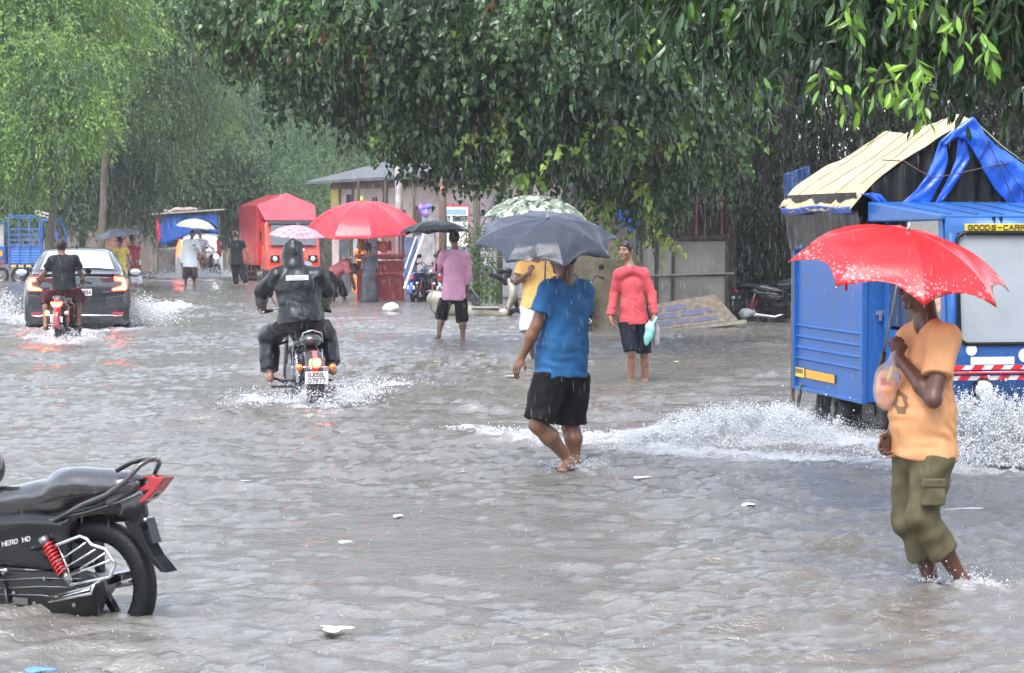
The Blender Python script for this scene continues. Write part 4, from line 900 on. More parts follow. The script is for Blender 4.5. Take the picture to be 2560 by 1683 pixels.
# ================= man in yellow shirt with camouflage umbrella
YE = cloth('yellow_cotton', (.70, .40, .13), var=.08); WH = cloth('white_shorts_cloth', (.50, .52, .56), var=.1)
D4 = 31.8
person('man in yellow t-shirt and white shorts half hidden behind the man in blue', D4,
    dict(head=(1340, 622, 0), neck=(1340, 657, 0), shL=(1308, 668, 0), shR=(1374, 668, 0), elL=(1290, 706, -.05), wrL=(1324, 682, -.22), elR=(1388, 715, 0), wrR=(1380, 765, -.1),
         hiL=(1324, 762, 0), hiR=(1358, 762, 0), knL=(1322, 836, -.1), knR=(1360, 838, .05), anL=(1338, 905, .05), anR=(1364, 905, .1)),
    (-.2, -1), (-.2, -1), SK_D, [dict(kind='shorts', mat=WH, to=.92, flare=.03, loose=.01, name='shorts'), dict(kind='shirt', mat=YE, sleeve=.55, hem=.03, loose=.012, name='t_shirt')], vox=.012, bulk=1.08, hands={'L': dict(dir=(.2, 0, 1), curl=1.1)})
CAMO = canopy_mat('camouflage_umbrella_cloth', (.22, .26, .20), rough=.4, pattern='blotch', c2=(.55, .62, .52), c3=(.10, .13, .09), trl=.1)
umbrella('camouflage patterned umbrella rising behind the dark grey umbrella', at(1341, 551, D4), tilt(4, 4), .70, .33, CAMO, rot=.1, down=.75, scal=.08, handle=WOODH)

# ================= man in pink shirt with black umbrella
PK = cloth('pink_cotton', (.74, .36, .52), var=.10); D5 = 38.6
person('man in pink shirt and black knee-length trousers seen from behind under the black umbrella', D5,
    dict(head=(1135, 597, .02), neck=(1138, 625, 0), shL=(1110, 639, 0), shR=(1164, 640, 0), elL=(1090, 676, .06), wrL=(1097, 640, .26), elR=(1171, 688, .02), wrR=(1167, 730, .08),
         hiL=(1118, 735, 0), hiR=(1150, 736, 0), knL=(1104, 790, .08), knR=(1156, 795, 0), anL=(1097, 836, 0), anR=(1157, 846, -.05)),
    (-.25, 1), (-.3, 1), SK_M, [dict(kind='trousers', mat=BK, to=1.18, loose=.008, flare=.01, cuff=.06, name='trousers'), dict(kind='shirt', mat=PK, sleeve=1.55, hem=.08, loose=.012, hemr=.165, name='shirt')], vox=.013, bulk=1.0, hands={'L': dict(dir=(0, 0, 1), curl=1.1)})
BU = canopy_mat('black_umbrella_nylon', (.006, .009, .010), rough=.4, coat=0, trl=.0)
umbrella('flat black umbrella with ragged edge held over the man in pink', at(1087, 583, D5), tilt(-2, -2), .58, .20, BU, rot=.2, down=.5, scal=.10, handle=WOODH, fold=.06)

# ================= hooded rider
RC = M('black_raincoat_pvc', (.004, .0045, .0065), rough=.36, var=.25, vscale=6, bump=.5, bscale=22, spec=.45); D6 = 24.2
HJ6 = dict(head=(731, 634, .12), neck=(734, 664, .06), shL=(694, 692, .0), shR=(792, 692, .0), elL=(656, 728, .18), wrL=(654, 762, .62), elR=(818, 726, .18), wrR=(813, 758, .62),
         hiL=(722, 795, -.05), hiR=(780, 795, -.05), knL=(672, 842, .42), knR=(814, 840, .42), anL=(675, 940, .28), anR=(832, 922, .28))
b6, J6, i6 = person('rider in hooded black raincoat seen from behind on the retro motorcycle', D6, HJ6, (-.2, 1), (-.2, 1), SK_L,
    [dict(kind='trousers', mat=RC, to=1.86, loose=.010, flare=.012, cuff=.06, name='rain_trousers'), dict(kind='shirt', mat=RC, sleeve=1.97, hem=.04, loose=.028, hemr=.165, name='raincoat'), dict(kind='hood', mat=RC, name='hood')],
    vox=.0105, bulk=1.12, seated=True, wr_amp=1.3, hands={'L': dict(dir=(.15, .8, -.35), nrm=(0, .2, -1), curl=1.0), 'R': dict(dir=(-.15, .8, -.35), nrm=(0, .2, -1), curl=1.0)})
bk = (at(747, 694, D6).lerp(at(747, 694, D6), .5)) + Vector((0, -.172, 0))
mb = MB().box((0, 0, 0), (.225, .006, .05)); lab = mb.build('reflective_patch', M('patch_white', (.78, .78, .80), rough=.4, var=.04), None, bevel=.002); lab.location = Vector(bk) - Vector(i6['base']); lab.rotation_euler = (rad(6), rad(-1.5), rad(10)); lab.parent = b6
tx = MB(); text(tx, 'COOSOO', (-.075, -.004, -.014), (1, 0, 0), (0, 0, 1), .028, .018, .45, .12); tx.build('patch_lettering', M('patch_grey', (.45, .47, .5), rough=.5, var=0), lab)

# ================= rider on the small dark red motorcycle
TE = cloth('charcoal_tee', (.013, .016, .018), var=.3); MR = cloth('maroon_shorts', (.08, .012, .018), var=.3); D7 = 38.0
HJ7 = dict(head=(153, 617, .08), neck=(156, 640, .05), shL=(131, 652, 0), shR=(185, 650, 0), elL=(110, 684, .12), wrL=(94, 699, .5), elR=(202, 684, .12), wrR=(207, 698, .5),
         hiL=(145, 722, 0), hiR=(178, 722, 0), knL=(117, 744, .45), knR=(196, 742, .45), anL=(114, 816, .25), anR=(196, 812, .25))
person('bareheaded rider in charcoal t-shirt on the small motorcycle with lit red tail lamp', D7, HJ7, (0, 1), (-.1, 1), SK_M,
    [dict(kind='shorts', mat=MR, to=1.25, loose=.012, flare=.01, name='maroon_shorts'), dict(kind='shirt', mat=TE, sleeve=.6, hem=.02, loose=.012, name='t_shirt')], vox=.013, seated=True, hair=-.06,
    hands={'L': dict(dir=(.3, .7, -.4), nrm=(0, .2, -1), curl=1.0), 'R': dict(dir=(-.3, .7, -.4), nrm=(0, .2, -1), curl=1.0)})

# ================= far pedestrians
WS = cloth('white_cotton', (.68, .70, .74), var=.06); BRN = cloth('dark_brown_trousers', (.045, .032, .024), var=.3)
person('man in long white shirt with rolled dark trousers under the cream umbrella', 72.,
    dict(head=(481, 586), neck=(478, 600), shL=(463, 605), shR=(491, 605), elL=(456, 632), wrL=(454, 660), elR=(497, 627), wrR=(488, 613, -.3), hiL=(468, 655), hiR=(484, 655), knL=(465, 688), knR=(485, 689), anL=(464, 713), anR=(486, 716)),
    (.1, -1), (.3, -1), SK_D, [dict(kind='trousers', mat=BRN, to=1.3, loose=.01, name='trousers'), dict(kind='shirt', mat=WS, sleeve=1.95, hem=.14, loose=.02, hemr=.18, name='white_shirt')], vox=.02)
CR = canopy_mat('cream_umbrella_cloth', (.74, .70, .58), rough=.5, pattern='dots', c2=(.55, .50, .36), trl=.3)
umbrella('cream umbrella with faint dots held by the man in white shirt', at(489, 570, 72.), tilt(6, 2), .60, .27, CR, rot=.3, down=.42, scal=.05, handle=M('green_handle', (.02, .14, .06), rough=.3, var=0))
person('man in black t-shirt and black trousers wearing a white cap, walking away', 72.5,
    dict(head=(588, 588), neck=(590, 601), shL=(577, 607), shR=(606, 607), elL=(572, 631), wrL=(567, 658, -.1), elR=(617, 630), wrR=(623, 652, .1), hiL=(585, 655), hiR=(602, 655), knL=(588, 684), knR=(606, 684), anL=(591, 714), anR=(617, 712, -.1)),
    (.1, 1), (0, 1), SK_L, [dict(kind='trousers', mat=BK, to=1.85, loose=.0, cuff=.045, name='trousers'), dict(kind='shirt', mat=TE, sleeve=.55, hem=.08, loose=.006, name='t_shirt'), dict(kind='cap', mat=M('white_cap_cloth', (.6, .58, .58), rough=.7), name='cap')], vox=.02)
YD = cloth('yellow_dress_cloth', (.62, .46, .10), var=.25, vscale=14); RK = cloth('red_kurta_cloth', (.38, .03, .05), var=.2)
person('woman in yellow dress wading behind the grey car under a shared umbrella', 71.,
    dict(head=(300, 603), neck=(301, 618), shL=(288, 625), shR=(316, 625), elL=(284, 648, -.1), wrL=(290, 632, -.3), elR=(325, 648), wrR=(326, 668), hiL=(294, 665), hiR=(312, 665), knL=(296, 695), knR=(314, 694), anL=(300, 720), anR=(326, 718)),
    (-.3, 1), (-.3, 1), SK_M, [dict(kind='dress', mat=YD, to=1.0, name='yellow_dress')], vox=.02, hair=-.08)
person('woman in red kurta and white leggings walking beside the woman in yellow', 71.6,
    dict(head=(331, 600), neck=(333, 613), shL=(324, 620), shR=(346, 620), elL=(322, 640), wrL=(328, 655, -.2), elR=(349, 640), wrR=(346, 655, -.2), hiL=(330, 655), hiR=(344, 655), knL=(336, 688), knR=(343, 688), anL=(336, 716), anR=(355, 717)),
    (.5, -1), (.3, -1), SK_M, [dict(kind='trousers', mat=WS, to=1.75, loose=0, name='leggings'), dict(kind='dress', mat=RK, to=.75, name='red_kurta')], vox=.02, bulk=.9, hair=-.08)
SCF = SDF()
GU = canopy_mat('slate_umbrella_nylon', (.075, .085, .11), rough=.3, trl=.05)
umbrella('slate grey umbrella shared by the women in yellow and red', at(294, 592, 71.2), tilt(-9, 3), .76, .24, GU, rot=.2, down=.6, scal=.05, handle=WOODH)
LV = cloth('lavender_shirt_cloth', (.50, .47, .55), var=.08)
person('rider in lavender shirt on the motorcycle coming out of the flood by the white car', 86.,
    dict(head=(500, 585), neck=(502, 596), shL=(492, 602), shR=(515, 603), elL=(490, 620), wrL=(506, 622, -.5), elR=(522, 613), wrR=(533, 622, -.5), hiL=(496, 638, .1), hiR=(508, 638, .1), knL=(500, 646, -.4), knR=(514, 646, -.4), anL=(508, 674, -.2), anR=(520, 674, -.2)),
    (.35, -1), (.35, -1), SK_L, [dict(kind='trousers', mat=BK, to=.9, name='shorts'), dict(kind='shirt', mat=LV, sleeve=1.9, hem=.05, loose=.01, name='shirt'), dict(kind='sandals', mat=M('mint_plastic', (.2, .6, .5), rough=.4), name='sandals')], vox=.022, seated=True)
umbrella('dark umbrella held behind the cream umbrella near the white car', at(494, 568, 84.5), tilt(6, 6), .72, .30, BU, rot=.1, down=.7, scal=.05, handle=WOODH)
PR = cloth('faded_red_shirt_cloth', (.55, .16, .18), var=.3)
person('man in faded red shirt bending forward at the left end of the food cart', 58.,
    dict(head=(884, 672, -.2), neck=(872, 662, -.1), shL=(866, 657, .18), shR=(866, 661, -.18), elL=(878, 690, .2), wrL=(884, 712, .1), elR=(878, 693, -.2), wrR=(886, 712, -.1), hiL=(838, 680, .1), hiR=(836, 682, -.1), knL=(856, 712, .1), knR=(838, 716, -.1), anL=(862, 752, .1), anR=(834, 754, -.1)),
    (1, 0), (1, -.2), SK_D, [dict(kind='trousers', mat=BK, to=1.7, loose=.02, name='trousers'), dict(kind='shirt', mat=PR, sleeve=.7, hem=.04, loose=.03, name='shirt')], vox=.018, headtilt=-.8)
DGR = cloth('dark_slate_cloth', (.05, .055, .065), var=.4)
person('person in long dark clothes standing in front of the red food cart', 57.2,
    dict(head=(921, 622), neck=(922, 640), shL=(910, 648), shR=(938, 649), elL=(906, 672), wrL=(912, 690, .2), elR=(944, 672), wrR=(952, 655, .35), hiL=(914, 690), hiR=(934, 690), knL=(914, 722), knR=(934, 722), anL=(916, 752), anR=(936, 752)),
    (.4, 1), (.5, 1), SK_D, [dict(kind='dress', mat=DGR, to=2.0, name='long_coat')], vox=.018)
OO = cloth('orange_sari_cloth', (.75, .25, .05), var=.3)
person('person in orange and yellow wrap standing behind the food cart', 60.5,
    dict(head=(903, 608), neck=(904, 622), shL=(892, 630), shR=(916, 630), elL=(888, 650), wrL=(894, 668, -.2), elR=(920, 650), wrR=(914, 668, -.2), hiL=(896, 672), hiR=(912, 672), knL=(896, 705), knR=(912, 705), anL=(896, 740), anR=(912, 740)),
    (0, -1), (0, -1), SK_D, [dict(kind='dress', mat=OO, to=1.9, name='wrap')], vox=.02)
person('person under the pink plaid umbrella, mostly hidden behind the hooded rider', 43.,
    dict(head=(745, 622), neck=(746, 652), shL=(722, 664), shR=(770, 664), elL=(716, 695), wrL=(735, 670, -.3), elR=(776, 700), wrR=(774, 735), hiL=(733, 745), hiR=(760, 745), knL=(732, 790), knR=(760, 790), anL=(732, 835), anR=(760, 835)),
    (0, 1), (0, 1), SK_M, [dict(kind='trousers', mat=BK, to=1.4, name='trousers'), dict(kind='shirt', mat=WS, sleeve=.6, hem=.05, name='shirt')], vox=.02)
PL = canopy_mat('pink_plaid_umbrella_cloth', (.72, .36, .46), rough=.35, pattern='plaid', c2=(.85, .6, .68), c3=(.22, .14, .25), trl=.3)
umbrella('small pink plaid umbrella behind the hooded rider in front of the red lorry', at(742, 592, 43.), tilt(4, 5), .50, .20, PL, rot=.2, down=.5, scal=.05, handle=WOODH)
# ================================================================ VEHICLES
RUB = M('tyre_rubber', (.006, .006, .0065), rough=.55, spec=.3, bump=.5, bscale=70); CHR = M('chrome', (.62, .63, .65), rough=.12, metal=1, var=.05); STEEL = M('dull_steel', (.28, .28, .29), rough=.4, metal=.8)
BPL = M('black_plastic', (.005, .005, .006), rough=.3, var=.2, spec=.35); BGL = M('gloss_black_paint', (.003, .003, .004), rough=.14, spec=.3, var=0, coat=.5); SEATM = M('wet_black_vinyl', (.004, .0045, .006), rough=.30, spec=1., var=.2, coat=1, bump=.12, bscale=60)
PLATE = M('plate_white', (.75, .75, .76), rough=.4, var=.05); INK = M('plate_ink', (.02, .02, .02), rough=.5, var=0)
LAMP_ON = M('tail_lamp_lit', (.8, .03, .02), rough=.2, var=0, emit=(1, .06, .02), estr=3.2); LAMP_HOT = M('tail_lamp_core', (1, .4, .2), rough=.2, var=0, emit=(1, .35, .12), estr=9)
LAMP_OFF = M('tail_lamp_red', (.42, .012, .02), rough=.1, var=.1, coat=1); AMB = M('amber_lens', (.75, .22, .02), rough=.15, var=0, coat=1); AMB_ON = M('amber_lens_lit', (1, .4, .05), rough=.2, var=0, emit=(1, .42, .08), estr=9)
GLASS = M('window_glass', (.42, .47, .50), rough=.06, var=.1, spec=1.0, coat=1); DGLASS = M('dark_glass', (.05, .06, .065), rough=.05, var=.1, spec=1., coat=1)
LENS = M('headlamp_lens', (.75, .77, .78), rough=.08, var=.1, metal=.4, coat=1)
def wheel(parent, x, z, R, wd, y=0., rim=CHR, spokes=0, alloy=5, name='wheel', axis='y'):
    w_ = thing(name, '', '', (x, y, z)); del w_['label']; del w_['category']; w_.parent = parent
    n = 40; r = wd / 2; A = {'y': (0, 1, 0), 'x': (1, 0, 0)}[axis]
    prof = [(R - wd * .85, -r * .62), (R - wd * .6, -r * .92), (R - wd * .25, -r * 1.0), (R - wd * .06, -r * .72), (R, -r * .3), (R, r * .3), (R - wd * .06, r * .72), (R - wd * .25, r), (R - wd * .6, r * .92), (R - wd * .85, r * .62)]
    mb = MB().lathe(prof, axis=A, n=n)
    mb.build('tyre', RUB, w_, smooth=True)
    Ri = R - wd * .85
    MB().lathe([(Ri + .004, -r * .6), (Ri - .012, -r * .5), (Ri - .018, 0), (Ri - .012, r * .5), (Ri + .004, r * .6)], axis=A, n=n).build('rim', rim, w_, smooth=True)
    mb = MB()
    if axis == 'y':
        for k in range(alloy):
            a = 2 * math.pi * k / alloy + .3; mb.bar((0, 0, 0), (math.cos(a) * Ri, 0, math.sin(a) * Ri), .03, .035, (0, 1, 0))
        for k in range(spokes):
            a = 2 * math.pi * k / spokes; s = (1 if k % 2 else -1) * .02; mb.tube([(.03 * math.cos(a + .6), s, .03 * math.sin(a + .6)), (math.cos(a) * Ri, 0, math.sin(a) * Ri)], .0022, 4)
        if alloy or spokes: mb.build('spokes', rim, w_)
    MB().lathe([(0, -r * .9), (.055, -r * .9), (.06, 0), (.055, r * .9), (0, r * .9)], axis=A, n=20).build('hub', STEEL, w_, smooth=True, auto=40)
    return w_
def coil(mbx, a, b, r, turns, th, n=10):
    a = Vector(a); b = Vector(b); d = (b - a).normalized(); u = d.cross(Vector((0, 1, 0.01))).normalized(); v = d.cross(u); pts = []
    for i in range(turns * n + 1):
        t_ = i / (turns * n); an = 2 * math.pi * i / n; pts.append(a.lerp(b, t_) + (u * math.cos(an) + v * math.sin(an)) * r)
    return mbx.tube(pts, th, 6)
def local_sdf(name, S, vox, mat, parent): return sdf_obj(name, S, vox, mat, parent)

# ---------------------------------------------------------------- near parked motorcycle (black)
th = thing('motorcycle', 'black motorcycle parked at the bottom left with red tail lamp and chrome leg guard', 'motorcycle', at(251, 1467, 11.09) - Vector((0, 0, .30)), rad(152))
th.location.z = -.17; NB = th
wheel(th, 0, .30, .302, .10, rim=BGL, alloy=5)
S = SDF(); S.cap((-.15, 0, .775), (.10, 0, .770), .115, .125, k=.04, sq=((0, 0, 1), .55)); S.cap((.10, 0, .765), (.30, 0, .705), .125, .12, k=.06, sq=((0, 0, 1), .5)); S.cap((.30, 0, .695), (.62, 0, .665), .12, .10, k=.05, sq=((0, 0, 1), .55))
S.cap((-.05, 0, .73), (.5, 0, .60), .075, .085, k=.08); S.ell((.19, 0, .79), (.045, .06, .03), k=.05)
local_sdf('seat', S, .009, SEATM, th)
S = SDF(); S.cap((-.30, 0, .755), (-.10, 0, .68), .035, .075, k=.04, sq=((0, 1, 0), .9)); S.cap((-.10, 0, .67), (.30, 0, .59), .085, .095, k=.05, sq=((0, 0, 1), .55)); S.cap((.30, 0, .585), (.75, 0, .50), .10, .11, k=.05, sq=((0, 0, 1), .8))
S.box((.35, 0, .48), (.22, .085, .09), .03, k=.06); local_sdf('side_panel', S, .009, BGL, th)
for s in (1, -1):
    mb = MB(); mb.tube([(.46, s * .112, .54), (.2, s * .113, .60), (0, s * .105, .648), (-.17, s * .082, .70), (-.27, s * .05, .745)], .004, 6); mb.build('trim_strip', STEEL, th, smooth=True)
mb = MB(); tx = text(mb, 'HERO HO', (.475, .118, .462), (-.97, .02, .22), (.1, 0, 1), .020, .018, .4, .2, .004); mb.build('side_lettering', M('silver_decal', (.6, .6, .62), rough=.3, var=0), th)
# tail lamp: angular red unit
mb = MB(); mb.prism([(-.255, .822), (-.40, .820), (-.345, .755), (-.30, .715), (-.255, .69), (-.25, .71), (-.305, .757), (-.235, .750), (-.31, .80)], -.042, .042, 'y'); mb.build('tail_lamp', LAMP_OFF, th, bevel=.006)
S = SDF(); S.cap((-.26, .06, .79), (-.12, .085, .70), .012, .02, k=.02); S.cap((-.26, -.06, .79), (-.12, -.085, .70), .012, .02, k=.02); S.cap((-.24, 0, .73), (-.15, 0, .68), .05, .07, k=.02); local_sdf('tail_cowl', S, .008, M('grey_gloss_paint', (.10, .10, .11), rough=.12, coat=1), th)
mb = MB()
gr = [(.17, .12, .60), (.0, .125, .685), (-.13, .12, .735), (-.225, .105, .80), (-.285, .075, .872), (-.30, .03, .893), (-.30, -.03, .893), (-.285, -.075, .872), (-.225, -.105, .80), (-.13, -.12, .735), (.0, -.125, .685), (.17, -.12, .60)]
mb.tube(gr, .0125, 8); mb.build('grab_rail', M('grab_rail_paint', (.05, .05, .055), rough=.12, coat=1, var=.1), th, smooth=True)
mb = MB().tube([(-.17, .10, .842), (-.23, .06, .882), (-.29, .0, .895)], .01, 8); mb.build('grab_loop', BPL, th, smooth=True)
# rear mudguard flap with plate and lamps
def tq(xz, yz): return ((820 - xz) * .000637, .30 + (1130 - yz) * .000563)
S = SDF(); S.cap((-.19, 0, .66), (-.0, 0, .645), .055, .06, k=.05); S.cap((-.20, 0, .66), (-.235, 0, .60), .055, .045, k=.03); local_sdf('rear_fender', S, .009, BPL, th)
MB().prism([tq(*q) for q in ((1085, 590), (1190, 510), (1240, 640), (1290, 760), (1345, 850), (1400, 905), (1462, 975), (1405, 972), (1340, 915), (1270, 835), (1190, 735), (1120, 650))], -.045, .045, 'y').build('mud_flap', BPL, th, bevel=.006)
mb = MB().bar((-.285, 0, .625), (-.325, 0, .515), .06, .006, (1, 0, .4)); mb.build('number_plate', M('plate_back', (.03, .03, .032), rough=.4), th)
MB().ball((-.272, 0, .618), (.018, .03, .016), 10, 8).build('plate_lamp', CHR, th, smooth=True)
# shock absorbers
for s in (1, -1):
    mb = MB().tube([(.225, s * .135, .52), (.205, s * .135, .49)], .024, 10); mb.tube([(.21, s * .135, .50), (.05, s * .135, .30)], .012, 8); mb.tube([(.105, s * .135, .37), (.06, s * .135, .312)], .017, 8)
    d_ = mb.build('shock_absorber', STEEL, th, smooth=True)
    coil(MB(), (.205, s * .135, .492), (.105, s * .135, .362), .025, 9, .0065, 10).build('spring', M('red_spring', (.55, .02, .015), rough=.25, coat=.6, var=.05), d_, smooth=True)
# chain case, swing arm, engine
S = SDF(); S.cap((.0, .085, .285), (.55, .10, .27), .085, .075, k=.03, sq=((0, 1, 0), .3)); S.cap((.03, .085, .22), (.5, .10, .16), .075, .08, k=.05, sq=((0, 1, 0), .3)); local_sdf('chain_case', S, .009, M('oily_black_paint', (.004, .004, .0045), rough=.35, spec=.3, var=.4, dirt=(.02, .017, .013)), th)
mb = MB()
for z0, z1 in ((.34, .30), (.30, .262), (.245, .236)): mb.tube([(.52, .128, z1), (.25, .124, (z0 + z1) / 2 + .01), (.02, .113, z0)], .003, 5)
mb.build('chain_case_ridges', STEEL, th, smooth=True)
mb = MB(); mb.tube([(0, .05, .30), (.5, .08, .30)], .02, 8).tube([(0, -.07, .30), (.5, -.08, .30)], .02, 8); mb.build('swing_arm', BPL, th, smooth=True)
S = SDF(); S.box((.68, 0, .33), (.12, .10, .12), .03); S.cap((.75, 0, .42), (.82, 0, .58), .07, .08, k=.03); S.cap((.6, .11, .28), (.8, .11, .28), .07, .06, k=.02, sq=((0, 1, 0), .4)); local_sdf('engine', S, .012, STEEL, th)
mb = MB()
for k in range(7): mb.box((.79, 0, .45 + k * .025), (.17, .18, .006))
mb.build('cooling_fins', STEEL, th)
mb = MB(); mb.tube([(.9, -.09, .5), (.95, -.12, .25), (.7, -.14, .2), (.2, -.15, .26), (-.15, -.16, .34)], [.018, .018, .02, .035, .042], 12); mb.build('exhaust', CHR, th, smooth=True)
MB().tube([(.55, .10, .66), (.3, .125, .665), (.05, .128, .715), (-.12, .11, .755)], .003, 5).build('seat_seam', BPL, th, smooth=True)
MB().tube([(.05, .11, .30), (.22, .12, .42), (.45, .11, .52), (.7, .08, .58)], .004, 5).build('brake_cable', RUB, th, smooth=True)
for (x_, z_) in ((.46, .34), (.40, .25), (.22, .33), (.08, .34), (.05, .22), (.28, .21)): MB().lathe([(0, .008), (.009, .007), (.011, 0)], (x_, .128, z_), (0, 1, 0), 6).build('bolt', STEEL, th)
MB().box((.36, .132, .215), (.09, .006, .032)).build('dull_label', M('dull_label', (.10, .10, .10), rough=.5, var=.4), th, bevel=.002)
MB().tube([(.50, .13, .352), (.43, .14, .356)], .007, 6).build('footrest_tip', CHR, th, smooth=True)
MB().tube([(.46, .13, .30), (.42, .15, .20), (.40, .16, .08)], .011, 7).build('side_stand', BPL, th, smooth=True)
# chrome guard frames on the near side
def tp(xz, yz, y=.215): return ((820 - xz) * .000637, y, .30 + (1130 - yz) * .000563)
mb = MB(); mb.tube([tp(600, 805, .17), tp(690, 765, .20), tp(910, 680), tp(965, 700), tp(1010, 745), tp(1130, 770), tp(1215, 885), tp(1170, 985), tp(1085, 1012), tp(820, 1082)], .0085, 8)
mb.tube([tp(575, 1205, .18), tp(990, 1085), tp(1025, 1060), tp(1100, 1015)], .0055, 7); mb.tube([tp(580, 1245, .18), tp(1000, 1135), tp(1025, 1060)], .0075, 7); mb.tube([tp(600, 1225, .18), tp(985, 1105)], .0045, 6)
mb.tube([tp(690, 780, .2), tp(770, 900), tp(830, 1045)], .004, 6)
g_ = mb.build('leg_guard', CHR, th, smooth=True)
for (a, b_) in (((690, 912), (955, 730)), ((740, 965), (1040, 778)), ((830, 990), (1125, 803)), ((760, 1030), (1170, 855))):
    MB().tube([tp(*a), tp(*b_)], .0045, 6).build('guard_rung', CHR, g_, smooth=True)
for (x, z) in ((.21, .475), (.5, .33)): MB().tube([(x, .09, z), (x, .235, z + .005)], .012, 8).build('foot_peg', CHR if z < .4 else BPL, th, smooth=True)
# front half beyond the frame edge
wheel(th, 1.27, .30, .302, .085, rim=BGL, alloy=5)
S = SDF(); S.cap((.72, 0, .80), (.98, 0, .84), .13, .12, k=.04, sq=((0, 0, 1), .85)); local_sdf('fuel_tank', S, .015, BGL, th)
mb = MB()
for s in (1, -1): mb.tube([(1.27, s * .075, .30), (1.08, s * .075, .82)], .022, 10)
mb.build('front_fork', STEEL, th, smooth=True)
mb = MB().tube([(.98, .36, .98), (1.05, .2, 1.02), (1.08, 0, .94), (1.05, -.2, 1.02), (.98, -.36, .98)], .013, 8); mb.build('handlebar', BPL, th, smooth=True)
MB().ball((1.17, 0, .84), (.09, .10, .11)).build('headlamp', LENS, th, smooth=True)

